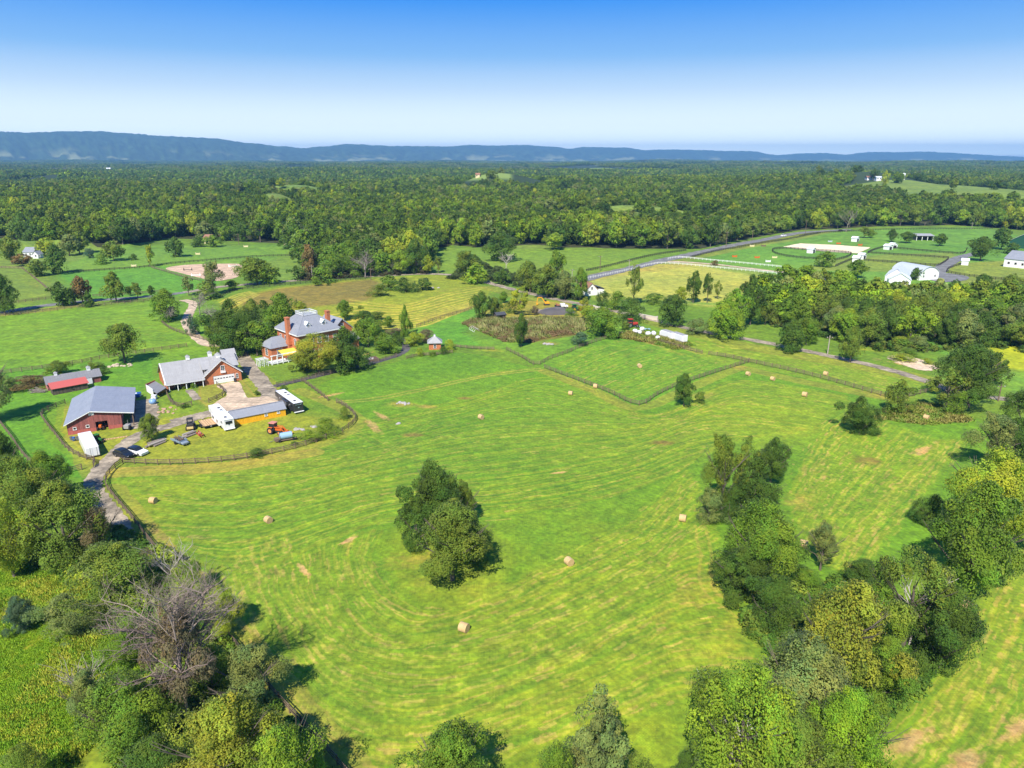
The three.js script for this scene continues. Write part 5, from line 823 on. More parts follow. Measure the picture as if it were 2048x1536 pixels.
  { const m = mesh('dormer', [wall([[-.7, 0], [.7, 0], [.7, 1.3], [0, 2], [-.7, 1.3]]), box(1.2, 1.2, 1.6, 0, .6, -1)], M.trim, t); m.position.set(16, 7.4, -9); m.rotation.y = -Math.PI / 2; win(m, 0, .75, .02, .7, 1); }
  // white verandah with columns and yellow awning before the wing
  { const m = mesh('verandah', [box(11, .3, 3.2, -3.4, .6, -2.4), box(11, .22, .25, -3.4, 3.0, -.95)], M.trim, t); for (let i = 0; i < 7; i++) mesh('column', [cyl(.16, .18, 4.1, 10, -8.7 + i * 1.75, .95, -.95), box(.5, .18, .5, -8.7 + i * 1.75, 2.92, -.95)], M.trim, m); mesh('railing', Array.from({ length: 40 }, (_, i) => box(.05, .8, .05, -8.6 + i * .26, 1.15, -.95)).concat([box(10.6, .08, .1, -3.4, 1.56, -.95)]), M.trim, m, 'stuff'); }
  mesh('awning', [slab([[-5.2, 2.75, -.4], [1.2, 2.75, -.4], [1.2, 3.6, -3.8], [-5.2, 3.6, -3.8]], .06), box(6.4, .3, .04, -2, 2.6, -.38)], M.awning, t);
  { const g = []; for (let i = 0; i < 3; i++) for (let j = 0; j < 3; j++) g.push(box(.16, 3, .16, -12.6 + i * 1.3, 1, -3 + j * 1.1)); for (let j = 0; j < 5; j++) g.push(box(3.2, .12, .08, -11.3, 2.56, -3.2 + j * .6)); for (let i = 0; i < 3; i++) g.push(box(.08, .14, 2.8, -12.6 + i * 1.3, 2.43, -1.9)); mesh('pergola', g, M.trim, t); }
}
{ // brick garage and stable
  const t = thing('brick_garage', 'brick garage with grey metal roof, cross gable and white double door', 'garage'), w = frameAt(t, [411, 771], [484, 760]), e = 2.6, r = 6.5;
  mesh('wall', [wall([[0, -1], [w, -1], [w, e], [w / 2, r], [0, e]], [[2.2, -.05, 5.6, 2.25]], .25), box(.25, e + 1, 12, .125, (e - 1) / 2, -6.25), box(.25, e + 1, 12, w - .125, (e - 1) / 2, -6.25), box(9.6, e + 1, .25, -4.8, (e - 1) / 2, -2.3), box(9.6, e + 1, .25, -4.8, (e - 1) / 2, -12.2), wall([[0, -1], [12, -1], [12, 2.3], [6, 6.2], [0, 2.3]], [], .25).rotateY(-Math.PI / 2).translate(-9.4, 0, -12.3)], M.brick, t);
  const gd = mesh('garage_door', [0, 1, 2, 3].map((i) => box(5.56, .53, .06, 5, .22 + i * .555, -.12)), M.trim, t); for (let i = 0; i < 7; i++) mesh('pane', box(.52, .24, .03, 2.75 + i * .75, 1.33, -.08), M.glass, gd);
  const gk = (r - e) / (w / 2), S = (s) => [[w / 2 + s * (w / 2 + .45), e - gk * .45 + .15, .5], [w / 2, r + .15, .5], [w / 2, r + .15, -7], [w / 2 + s * (w / 2 + .45), e - gk * .45 + .15, -7]];
  const A = [[-9.9, 1.95, .9], [9.7, 1.95, .9], [9.7, 6.3, -6.2], [-9.9, 6.3, -6.2]], B = [[-9.9, 1.95, -13.2], [9.9, 1.95, -13.2], [9.9, 6.3, -6.2], [-9.9, 6.3, -6.2]];
  const A1 = [[-9.9, 1.95, .9], [0, 1.95, .9], [0, 6.3, -6.2], [-9.9, 6.3, -6.2]];
  const rf = mesh('roof', [slab(A1, .12), slab(B, .12), slab(S(-1), .12), slab(S(1), .12), slab([[0, 6.3, -6.2], [w, 6.3, -6.2], [w, 4, -1.5], [0, 4, -1.5]], .1)], M.zinc, t); mesh('roof_seam', [seams(...A1, 22), seams(S(-1)[0], S(-1)[3], S(-1)[2], S(-1)[1], 15), seams(S(1)[0], S(1)[3], S(1)[2], S(1)[1], 15)], M.zinc, rf, 'stuff');
  mesh('back_gable', [wall([[0, 0], [6, 0], [6, 2.6], [3, 5], [0, 2.6]]).rotateY(Math.PI / 2).translate(10, 2, -5.6), slab([[6.4, 7.15, -8.6], [10.3, 7.15, -8.6], [10.3, 4.45, -5.2], [6.4, 4.45, -5.2]], .1), slab([[6.4, 7.15, -8.6], [10.3, 7.15, -8.6], [10.3, 4.45, -12], [6.4, 4.45, -12]], .1)], M.zinc, t);
  mesh('gable_trim', [bar(V(-.4, e - .3, .42), V(w / 2, r + .02, .42), .2), bar(V(w + .4, e - .3, .42), V(w / 2, r + .02, .42), .2), bar(V(-9.75, 1.95, .8), V(-9.75, 6.2, -6.2), .22), box(9.4, .16, .12, -4.9, 1.86, .86)], M.trim, t);
  win(t, w / 2 + .1, 4.2, .03, .9, 1.2, 0, M.trim, [1, 2]); mesh('balconet', box(1.3, .5, .3, w / 2 + .1, 3.1, .16), M.trim, t); win(t, 8.4, 1.4, .03, .5, 1.2); win(t, -9.45, 1.4, -4, .8, 1.2, -Math.PI / 2); win(t, -9.45, 4, -6.2, .7, 1, -Math.PI / 2);
  for (let i = 0; i < 5; i++) mesh('porch_post', box(.2, 1.9, .2, -9 + i * 2.1, .9, .6), M.trim, t);
  for (const x of [-6.6, -3.4]) { const q = mesh('door', box(1.1, 2, .08, x, .95, -2.14), M.dark, t); mesh('door_frame', [box(.12, 2.1, .1, x - .62, 1, -2.12), box(.12, 2.1, .1, x + .62, 1, -2.12), box(1.36, .12, .1, x, 2.06, -2.12)], M.trim, q); }
  cupola(t, -2.6, 6.2, -6.2, 1); cupola(t, 3.2, 6.3, -6.6, 1.05); cupola(t, 4.7, 6.4, -3.2, 1.05);
}
{ // red barn with an open bay
  const t = thing('red_barn', 'red board barn with blue grey metal roof and an open side bay', 'barn'), w = 10.85, d = 19.5; t.position.copy(P(136.7, 870.5)); t.rotation.y = Math.atan2(.433, .893);
  mesh('wall', [wall([[0, .9], [w, .9], [w, 3.75], [5, 4.95], [0, 2.7]], [[5.6, .9, 2.4, 1.35]], .2), wall([[0, -.5], [w, -.5], [w, 3.75], [5, 4.95], [0, 2.7]]).translate(0, 0, -d + .2), box(.2, 3.2, d - .4, .1, 1.1, -d / 2), box(.2, 4.2, d - .4, w - .1, 1.6, -d / 2), box(w, .05, d, w / 2, .02, -d / 2)], M.redBoard, t);
  mesh('base_wall', [box(5.6, 1.4, .24, 2.8, .2, -.1), box(w - 8, 1.4, .24, 8 + (w - 8) / 2, .2, -.1)], M.redBrick, t);
  const L = [[-.5, 2.6, .5], [5, 5.12, .5], [5, 5.12, -d - .4], [-.5, 2.6, -d - .4]], Q = [[13.6, 3.5, .5], [5, 5.12, .5], [5, 5.12, -d - .4], [13.6, 3.5, -d - .4]];
  const rf = mesh('roof', [slab(L, .12), slab(Q, .12)], M.blueGrey, t); mesh('roof_seam', [seams(L[0], L[3], L[2], L[1], 34), seams(Q[0], Q[3], Q[2], Q[1], 34)], M.blueGrey, rf, 'stuff');
  mesh('fascia', [bar(V(5, 4.98, .5), V(13.6, 3.36, .5), .2), bar(V(13.55, 3.36, .5), V(13.55, 3.36, -d - .3), .18), bar(V(-.5, 2.46, .5), V(5, 4.98, .5), .16)], M.trim, t);
  mesh('signboard', box(1.1, .55, .08, 5.1, 4.25, .05), M.trim, t); win(t, 1.45, 1.35, .03, .5, .5, 0, M.trim, [0, 0]); win(t, 4.0, 1.5, .03, .5, .5, 0, M.trim, [0, 0]);
  for (const z of [0, -5, -10, -15, -19.6]) mesh('bay_post', box(.22, 3.5, .22, 13.2, 1.6, z), M.wood, t); mesh('back_bay_wall', box(2.4, 3.6, .15, 12.05, 1.6, -19.7), M.redBoard, t);
}
{ const t = gabled('long_shed', 'long low shed with dark grey metal roof and two white cupolas', 'shed', [97, 782], [203, 763], 5, 1.9, 3.3, { wall: M.redBoard, roof: M.greyMetal }); cupola(t, t.span * .2, 3.25, -2.5, .8); cupola(t, t.span * .82, 3.25, -2.5, .95); mesh('end_wall', box(.06, 1.9, 4.7, -.05, .95, -2.5), M.pinkBoard, t); const q = mesh('open_door', box(1.5, 1.7, .08, t.span * .77, .85, .12), M.whiteRoof, t); q.rotation.y = -.02; mesh('doorway', box(1.6, 1.6, .04, t.span * .68, .8, .03), M.dark, t); }
{ const t = thing('plank_shed', 'weathered plank shed with a salmon red metal roof', 'shed'), w = frameAt(t, [107, 791], [177, 777]); mesh('wall', [wall([[0, -.5], [w, -.5], [w, 1.75], [0, 1.75]]), box(.16, 2.4, 2.8, .08, .75, -1.58), box(.16, 2.4, 2.8, w - .08, .75, -1.58), box(w, 2.9, .16, w / 2, 1, -3.05)], M.plank, t); const A = [[-.3, 1.78, .35], [w + .3, 1.78, .35], [w + .3, 2.7, -3.2], [-.3, 2.7, -3.2]]; const r = mesh('roof', slab(A, .08), M.redMetal, t); mesh('roof_seam', seams(...A, 20), M.redMetal, r, 'stuff'); win(t, w * .55, 1.1, .03, .5, .4, 0, M.plank, [0, 0]); }
{ const t = gabled('yellow_shed', 'long yellow board shed with grey roof between the two campers', 'shed', [467, 852], [572, 831], 4, 1.75, 3.0, { wall: M.yellow, roof: M.slate, seam: 0, over: .25 }); win(t, t.span * .62, 1.15, .03, .5, .5, 0, M.trim, [1, 1]); win(t, t.span * .86, 1.2, .03, .5, .5, 0, M.trim, [1, 1]); mesh('ridge_cap', box(t.span + .4, .06, .3, t.span / 2, 3.14, -2), M.slate, t); }
{ const t = thing('open_lean_to', 'small open lean-to with dark grey roof at the garage end', 'shed'); t.position.copy(P(302, 790)); const o = t.position, q = [[291, 770], [310, 762], [333, 775], [313, 785]].map(([x, y]) => { const [a, b] = P0(x, y, 2.3); return [a - o.x, 2.3 - o.y, b - o.z]; }); q[0][1] -= .3; q[3][1] -= .3; mesh('roof', slab(q, .12), M.greyMetal, t); for (const p of q) mesh('post', box(.14, p[1] + .3, .14, p[0] * .94, (p[1] - .3) / 2, p[2] * .94), M.wood, t); const [a, b] = [V(q[0][0], 1, q[0][2]), V(q[3][0], 1, q[3][2])]; mesh('side_wall', bar(a.lerp(b, .05), b.clone().lerp(a, .35), .1, 1.9), M.trim, t); mesh('back_wall', bar(V(q[0][0], 1, q[0][2]), V(q[1][0], 1, q[1][2]), .1, 2), M.redBrick, t); }
{ const t = thing('brick_summerhouse', 'tiny brick summerhouse with hipped grey roof and white cupola', 'summerhouse'), w = frameAt(t, [858, 700], [882, 699]); mesh('wall', [wall([[0, -.5], [w, -.5], [w, 2.3], [0, 2.3]]), box(w - .02, 2.8, w - .2, w / 2, .9, -w / 2 - .1)], M.brick, t); mesh('roof', hip(-.5, w + .5, -w - .5, .5, 2.35, 4.1, w / 2 - .3, w / 2 + .3, -w / 2 - .3, -w / 2 + .3), M.zinc, t); cupola(t, w / 2, 4.0, -w / 2, .6); win(t, w * .5, 1.2, .03, .7, 1.1); win(t, w + .03, 1.2, -w / 2, .7, 1.1, Math.PI / 2); }
gabled('plank_shelter', 'small dark plank shelter at the edge of the weed strip', 'shelter', [994, 640], [1011, 638], 3, 1.9, 2.6, { wall: M.plank, roof: M.darkRoof, seam: 0, frontHoles: [[.8, -.05, 1.6, 1.5]] });
{ const t = gabled('cottage', 'cottage with orange brown roof and white gable behind the hedge', 'house', [1172, 592], [1195, 590], 10, 2.7, 5.6, { axis: 'z', wall: M.white, roof: M.brownRoof, seam: 0 }); mesh('side_roof', slab([[t.span - 1, 4.2, -1], [t.span + 4.5, 2.6, -1], [t.span + 4.5, 2.6, -9], [t.span - 1, 4.2, -9]], .15), M.darkRoof, t); mesh('side_wall', box(4, 3, 7, t.span + 2, 1.05, -5), M.white, t); win(t, t.span / 2, 3.3, .03, .9, 1.1); win(t, t.span * .3, 1.5, .03, 1, 1.2); }
// horse farm
{ const t = gabled('white_barn', 'large white barn with pale grey gabled roof above the wood belt', 'barn', [1768, 567], [1812, 571], 20, 3.8, 7.6, { axis: 'z', wall: M.white, roof: M.paleMetal }); win(t, t.span * .4, 2.5, .04, 1.2, 1.2); win(t, t.span * .6, 5.5, .04, 1, 1); }
{ const t = gabled('white_barn', 'lower white barn wing with dark eave lines before the large white barn', 'barn', [1776, 572], [1820, 575], 12, 3.5, 6.5, { axis: 'z', wall: M.white, roof: M.whiteRoof, seam: 0 }); for (const f of [.3, .5, .7]) win(t, t.span * f, 1.8, .04, 1, 1.2); }
{ const t = thing('round_roofed_barn', 'white barn with rounded pale metal roof beside the asphalt yard', 'barn'), w = frameAt(t, [1838, 561], [1876, 559]); const R0 = w * .62, c = Math.sqrt(R0 * R0 - w * w / 4), pts = []; for (let i = 0; i <= 14; i++) { const a = lerp(-1, 1, i / 14) * Math.asin(w / 2 / R0); pts.push([w / 2 + R0 * Math.sin(a), 3.5 + R0 * Math.cos(a) - c]); } const sh = [[0, -.5], [w, -.5], ...pts.slice().reverse()]; mesh('wall', [wall(sh), wall(sh).translate(0, 0, -17.8), box(.18, 3.9, 17.6, .09, 1.5, -9), box(.18, 3.9, 17.6, w - .09, 1.5, -9)], M.white, t); mesh('roof', pts.slice(1).map((p, i) => slab([[pts[i][0], pts[i][1] + .15, .4], [p[0], p[1] + .15, .4], [p[0], p[1] + .15, -18.4], [pts[i][0], pts[i][1] + .15, -18.4]], .1)), M.paleMetal, t); mesh('barn_door', box(w * .35, 3, .06, w / 2, 1.3, .05), M.trim, t); win(t, w * .2, 2, .04, 1, 1); win(t, w * .8, 2, .04, 1, 1); }
{ const t = gabled('stable_block', 'long white stable with a row of small windows and grey roof', 'stable', [2006, 533], [2085, 541], 16, 4.6, 8.5, { wall: M.white, roof: M.slate, seam: 1 }); for (let i = 0; i < 9; i++) win(t, 2.5 + i * 3.5, 2.4, .04, .9, .9, 0, M.wood, [0, 0]); }
gabled('indoor_arena', 'big riding hall with white roof and dark green walls', 'barn', [2017, 494], [2075, 501], 30, 4.5, 10, { axis: 'z', wall: M.green, roof: M.whiteRoof, seam: 2 });
{ const t = thing('open_shed', 'open-fronted grey shed with three bays in the far paddock', 'shed'), w = frameAt(t, [1832, 481], [1866, 481]); mesh('roof', slab([[-.5, 3.6, .8], [w + .5, 3.6, .8], [w + .5, 4.6, -6.5], [-.5, 4.6, -6.5]], .2), M.zinc, t); mesh('wall', [box(w, 4.6, .2, w / 2, 1.9, -6), box(.2, 3.9, 6, .1, 1.6, -3), box(.2, 3.9, 6, w - .1, 1.6, -3)], M.plank, t); for (let i = 0; i < 4; i++) mesh('bay_post', box(.35, 3.5, .3, .2 + (w - .4) * i / 3, 1.7, 0), M.trim, t); }
for (const [a, b, l] of [[[1702, 483], [1713, 484], 'white run-in shed beyond the sand arena'], [[1613, 506], [1625, 507], 'white run-in shed on the oval paddock rail'], [[1704, 524], [1717, 525], 'nearer white run-in shed of the near pair'], [[1715, 518], [1726, 519], 'farther white run-in shed of the near pair'], [[1766, 499], [1777, 500], 'nearer white run-in shed of the far pair'], [[1776, 496], [1785, 497], 'farther white run-in shed of the far pair'], [[1922, 530], [1936, 531], 'white run-in shed beside the horse farm drive']]) { const t = gabled('run_in_shed', l, 'run-in shed', a, b, 4.5, 2.6, 3.7, { wall: M.white, roof: M.whiteRoof, seam: 0, group: 'white run-in sheds of the horse farm' }); mesh('doorway', box(.06, 2.1, 2.6, t.span + .02, 1.05, -2.2), M.dark, t); }
// far houses
for (const [a, b, d, e, r, o, l] of [
  [[47, 514], [68, 514], 9, 3, 5.6, { wall: M.white, roof: M.slate }, 'white cottage with slate roof and chimney at the western edge'],
  [[66, 517], [77, 517], 5, 2.6, 4.4, { axis: 'z', wall: M.white, roof: M.slate }, 'small white outbuilding beside the western cottage'],
  [[586, 492], [602, 490], 10, 4, 7, { axis: 'z', wall: M.cream, roof: M.cream }, 'cream house half hidden under the far wood'],
  [[408, 487], [422, 487], 8, 4, 6, { wall: M.cream, roof: M.brownRoof }, 'cream house with dark door openings at the wood edge'],
  [[664, 494], [678, 494], 8, 4, 6.5, { axis: 'z', wall: M.white, roof: M.whiteRoof }, 'white house among trees behind the lane'],
  [[730, 500], [745, 500], 7, 3, 5, { wall: M.white, roof: M.whiteRoof }, 'white roofed house beyond the bare grey tree'],
  [[1622, 575], [1645, 578], 8, 3.6, 6.2, { axis: 'z', wall: M.white, roof: M.slate }, 'white gabled house showing through the wood belt'],
]) gabled('far_house', l, 'house', a, b, d, e, r, { seam: 0, ...o, windows: [[2, 1.7, .04, 1, 1.2], [4.5, 1.7, .04, 1, 1.2]] });
const farAt = (px, py, h) => { let z = -1400, x = 0; const d = ray(px, py); let best = 1e9; for (let t = 600; t < 5200; t += 6) { const X = d[0] / -d[2] * t, Z = -t, y = CAM_Y + d[1] / -d[2] * t, e = Math.abs(y - H(X, Z) - h); if (y - H(X, Z) < h) { x = X; z = Z; best = e; break; } } return V(x, H(x, z), z); };
for (const [px, py, up, wp, ep, rp, wm, rm, l] of [
  [125, 346, 0, 55, 5, 9, M.white, M.darkRoof, 'long white stable range far off in the western woods'], [938, 357, 0, 12, 5, 8, M.cream, M.whiteRoof, 'far farmhouse with pale walls on the open rise'], [927, 356, 0, 5, 7, 9, M.cream, M.brownRoof, 'narrow tan farm building beside the far farmhouse'], [956, 355, 0, 8, 4, 7, M.cream, M.brownRoof, 'tan barn at the end of the far farm group'], [1738, 360, 0, 12, 4, 6, M.white, M.brownRoof, 'far white house beside the silo fields'], [1758, 360, 0, 15, 5, 7, M.white, M.whiteRoof, 'far white barn beside the silo fields'], [218, 340, 9, 9, 1.5, 4, M.white, M.whiteRoof, 'small far white house above the western woods'],
]) { const p = farAt(px, py, up), k = -p.z / F, w = wp * k, d = Math.min(w, 12), e = ep * k, r = rp * k, t = thing('far_building', l, 'building'); t.position.set(p.x, p.y + up, p.z); t.rotation.y = -.1; const W2 = w / 2; mesh('wall', [box(w, e + up + 2, d, 0, (e - up - 2) / 2, 0)], wm, t); mesh('roof', [slab([[-W2 - .6, e, d / 2 + .6], [W2 + .6, e, d / 2 + .6], [W2 + .6, r, 0], [-W2 - .6, r, 0]], .3), slab([[-W2 - .6, e, -d / 2 - .6], [W2 + .6, e, -d / 2 - .6], [W2 + .6, r, 0], [-W2 - .6, r, 0]], .3)], rm, t); for (let i = 0; i < Math.min(9, Math.floor(w / 4)); i++) mesh('window', box(1.4, Math.min(1.8, e * .5), .1, -W2 + 2 + i * 4, e * .55, d / 2 + .04), M.glass, t); }
{ const p = farAt(1806, 359, 0), k = -p.z / F, t = thing('silo', 'pale far silo standing at the edge of the green fields', 'silo'); t.position.copy(p); t.scale.setScalar(k); mesh('tank', cyl(3.2, 3.2, 11, 20, 0, 4.5, 0), M.white, t); mesh('dome', ball(3.2, 0, 10, 0, .6, 16), M.whiteRoof, t); }

// ---------- fences, poles ----------
const fenceWood = boards(122, 104, 84, .4), darkFence = std(.035, .032, .026, { roughness: 1 }), whitePaint = std(.74, .73, .70);
const unitPost = box(.14, 1, .14, 0, .5, 0), unitRail = box(1, .15, .05);
function fence(label, px, o = {}) {
  const { h = 1.35, rails = 3, sp = 2.5, mat = fenceWood, name = 'fence', group } = o, w = world2(px), t = thing(name, label, 'fence', group);
  const c = new THREE.CatmullRomCurve3(w.map((p) => V(p[0], 0, p[1])), false, 'centripetal', .5), L = c.getLength(), n = Math.max(1, Math.round(L / sp)), R = rng(px.length * 13 + n), pts = c.getSpacedPoints(n);
  t.position.set(pts[0].x, H(pts[0].x, pts[0].z), pts[0].z); const near = -w[0][1] < 330 && n <= 120, posts = [], bars = []; const loc = (p) => V(p.x - t.position.x, H(p.x, p.z) - t.position.y, p.z - t.position.z);
  pts.forEach((p, i) => { const a = loc(p), hh = h * (.95 + R() * .1); if (near) { const m = mesh('post', unitPost, mat, t); m.position.copy(a).y -= .2; m.scale.set(1, hh + .2, 1); m.rotation.y = R() * .2; m.rotation.z = (R() - .5) * .05; } else posts.push(box(.16, hh + .2, .16, a.x, a.y + hh / 2 - .1, a.z));
    if (i < n) { const b = loc(pts[i + 1]); for (let k = 0; k < rails; k++) { const y = h * (.92 - k * .78 / rails) - .06, s = a.clone().add(V(0, y + (R() - .5) * .05, 0)), e = b.clone().add(V(0, y + (R() - .5) * .05, 0)), d = e.clone().sub(s); if (near && n * rails <= 300) { const m = mesh('rail', unitRail, mat, t); m.position.copy(s).add(e).multiplyScalar(.5); m.scale.x = d.length() + .1; m.rotation.set(0, Math.atan2(-d.z, d.x), Math.atan2(d.y, Math.hypot(d.x, d.z)), 'YXZ'); } else bars.push(bar(s, e, .05, .17)); } } });
  if (posts.length) mesh('fence_post', posts, mat, t, 'stuff'); if (bars.length) mesh('fence_rail', bars, mat, t, 'stuff');
  return t;
}
fence('weathered board fence from the driveway gate along the yard edge', [[246, 927], [330, 930], [420, 926], [490, 918], [560, 905], [620, 889], [680, 868], [706, 850], [712, 838], [704, 826], [690, 814], [673, 806]]);
fence('board fence bounding the hay meadow beside the driveway', [[246, 927], [228, 940], [214, 958], [213, 975], [228, 996], [265, 1040], [300, 1086], [345, 1142], [420, 1230], [500, 1330], [560, 1405], [640, 1490], [700, 1560]]);
fence('board fence curving below the red barn to the brown gate', [[131, 808], [100, 820], [84, 831], [88, 842], [109, 869], [137, 902], [162, 916], [190, 924]]);
fence('grey board fence at the western edge above the lower left wood', [[-30, 815], [0, 848], [25, 880], [47, 912], [78, 942]]);
fence('short board fence by the weeds near the driveway', [[118, 951], [140, 946], [164, 940]]);
fence('board fence behind the long grey-roofed shed', [[-20, 752], [25, 746], [94, 737], [162, 727], [205, 718], [273, 708], [330, 700], [374, 694]]);
fence('board fence on the near side of the grey lane', [[-20, 636], [60, 627], [140, 618], [220, 610], [300, 602], [345, 596]]);
fence('curved board fence round the domed tree to the shade trees', [[320, 638], [326, 648], [342, 659], [365, 668], [400, 678], [437, 690]]);
fence('board fence along the dark path below the brick house', [[553, 774], [590, 766], [640, 753], [700, 739], [760, 724], [793, 714]]);
fence('board fence running down the lawn from the dark path', [[606, 764], [630, 782], [656, 802]]);
fence('fence along the near edge of the striped hay field', [[833, 655], [866, 643], [897, 633], [944, 620]]);
fence('low picket fence before the summerhouse shrubs', [[813, 718], [840, 712], [870, 711], [905, 706]], { h: 1.1 });
fence('pale fence from the summerhouse into the meadow', [[908, 694], [945, 698], [988, 700]], { h: 1.1 });
fence('fence round the corner of the small pasture', [[1013, 701], [1043, 716], [1073, 731], [1100, 719], [1131, 708], [1180, 688], [1245, 669]]);
fence('fence on the two near sides of the mown paddock', [[1089, 737], [1150, 760], [1215, 785], [1278, 811], [1315, 791], [1353, 773], [1420, 750], [1498, 725]]);
fence('fence beside the two white trailers', [[1315, 684], [1350, 694], [1404, 708]]);
fence('fence along the far corner of the mown paddock', [[1417, 710], [1462, 717], [1497, 725]]);
fence('fence between the meadow and the eastern mown strip', [[1498, 725], [1585, 744], [1650, 760], [1710, 777], [1780, 797]]);
fence('short fence closing the eastern mown strip', [[1806, 798], [1835, 790], [1863, 783]]);
fence('board fence on the sandy edge of the triangular paddock', [[45, 538], [75, 562], [104, 587]]);
fence('fence along the lane side of the triangular paddock', [[-20, 612], [29, 607], [104, 598]]);
fence('fence across the top of the triangular paddock', [[-20, 536], [10, 537], [45, 538]]);
fence('dark fence between the two arena pastures', [[125, 547], [215, 541], [273, 537], [330, 530], [430, 521], [520, 514], [596, 512]], { mat: darkFence });
fence('low fence round the near side of the sand riding arena', [[303, 536], [335, 545], [361, 553], [400, 562]]);
fence('fence on the far side of the grey lane', [[186, 594], [254, 590], [320, 585]]);
fence('fence inside the curve of the hay field by the lane', [[440, 596], [470, 582], [520, 576], [580, 570], [650, 564], [740, 558]], { mat: darkFence });
fence('board fence along the foot of the garage bank', [[334, 790], [340, 803], [352, 813], [370, 816], [384, 811]]);
fence('curved board fence between the garage bank and the court', [[434, 772], [446, 781], [448, 790], [436, 799], [418, 806]]);
const hf = 'dark board fences of the horse farm';
fence('dark fence on the near side of the county road', [[1172, 543], [1258, 523], [1322, 509], [1372, 502]], { mat: darkFence, h: 1.5, rails: 4 });
fence('dark fence on the horse farm side of the county road', [[1381, 516], [1433, 503], [1488, 494], [1560, 482], [1640, 467]], { mat: darkFence, h: 1.5, rails: 4, group: hf });
fence('white fence along the upper side of the horse farm drive', [[1336, 519], [1359, 516], [1414, 521], [1490, 528], [1562, 535]], { mat: whitePaint, h: 1.2, rails: 2 });
fence('white fence along the bright field and the horse farm drive', [[1176, 558], [1258, 541], [1316, 528], [1355, 529], [1440, 537], [1562, 549]], { mat: whitePaint, h: 1.2, rails: 2 });
fence('dark fence round the oval paddock', [[1670, 521], [1691, 516], [1701, 508], [1680, 505], [1628, 502], [1575, 498], [1550, 499], [1544, 503], [1558, 510], [1593, 516], [1635, 519]], { mat: darkFence, h: 1.5, rails: 4, group: hf });
fence('dark fence rising to the farther pair of white sheds', [[1735, 507], [1750, 500], [1767, 495]], { mat: darkFence, h: 1.5, rails: 4, group: hf });
fence('dark fence below the strip paddock of the farther white sheds', [[1735, 507], [1800, 511], [1896, 517]], { mat: darkFence, h: 1.5, rails: 4, group: hf });
fence('dark fence above the strip paddock of the farther white sheds', [[1786, 497], [1850, 503], [1918, 508], [1934, 499]], { mat: darkFence, h: 1.5, rails: 4, group: hf });
fence('dark fence of the nearest strip paddock', [[1728, 522], [1800, 527], [1870, 532], [1886, 527], [1897, 519]], { mat: darkFence, h: 1.5, rails: 4, group: hf });
fence('dark fence rising to the nearer pair of white sheds', [[1670, 534], [1688, 526], [1704, 520]], { mat: darkFence, h: 1.5, rails: 4, group: hf });
fence('dark fence along the far road behind the horse paddocks', [[1598, 473], [1640, 467], [1750, 461], [1860, 459], [1985, 458]], { mat: darkFence, h: 1.5, group: hf });
fence('dark fence beside the horse farm drive and yard', [[1930, 528], [1900, 537], [1894, 545], [1905, 548], [1960, 556], [2060, 566]], { mat: darkFence, h: 1.5, group: hf });
{ const t = thing('gate', 'brown wooden gate hanging open at the end of the barn fence', 'gate'); frameAt(t, [190, 925], [186, 944]); for (let k = 0; k < 4; k++) mesh('gate_bar', box(3, .14, .05, 1.5, .35 + k * .3, 0), M.wood, t); for (const x of [.05, 1.5, 2.95]) mesh('upright', box(.1, 1.3, .07, x, .75, .01), M.wood, t); }
for (const [bx, by, ty, l, white_] of [[442, 490, 468, 'utility pole before the far wood, western one of two'], [478, 490, 467, 'utility pole before the far wood, eastern one of two'], [625, 560, 530, 'pale utility pole beside the red brown creeper tree', 1], [742, 560, 536, 'slim utility pole beside the lane past the bare tree'], [1144, 560, 538, 'white utility pole in the roadside row', 1], [1200, 542, 511, 'utility pole in the field corner by the county road'], [1258, 541, 519, 'pale utility pole beside the county road', 1], [1452, 494, 463, 'tall utility pole on the county road before yellow trees'], [1504, 482, 460, 'utility pole on the county road before light green trees'], [1655, 708, 671, 'utility pole by the lane between the dark tree and the olive tree', 1], [1996, 802, 768, 'utility pole by the lane at the eastern edge'], [1943, 458, 445, 'pale utility pole before the far path clearing', 1], [1610, 470, 440, 'utility pole where the county road meets the wood'], [1115, 558, 540, 'short pole between roadside trees']]) {
  const p = P(bx, by), h = heightAt(bx, ty, p.z) - p.y, t = thing('utility_pole', l, 'pole', 'utility poles along the roads'); t.position.copy(p); mesh('pole', cyl(.14, .2, h + .4, 8, 0, h / 2 - .2, 0), white_ ? paleBark : M.wood, t); mesh('crossarm', box(2, .14, .12, 0, h - .7, .12), M.wood, t); for (const x of [-.85, .85]) mesh('insulator', cyl(.05, .07, .2, 6, x, h - .53, .12), M.trim, t);
}

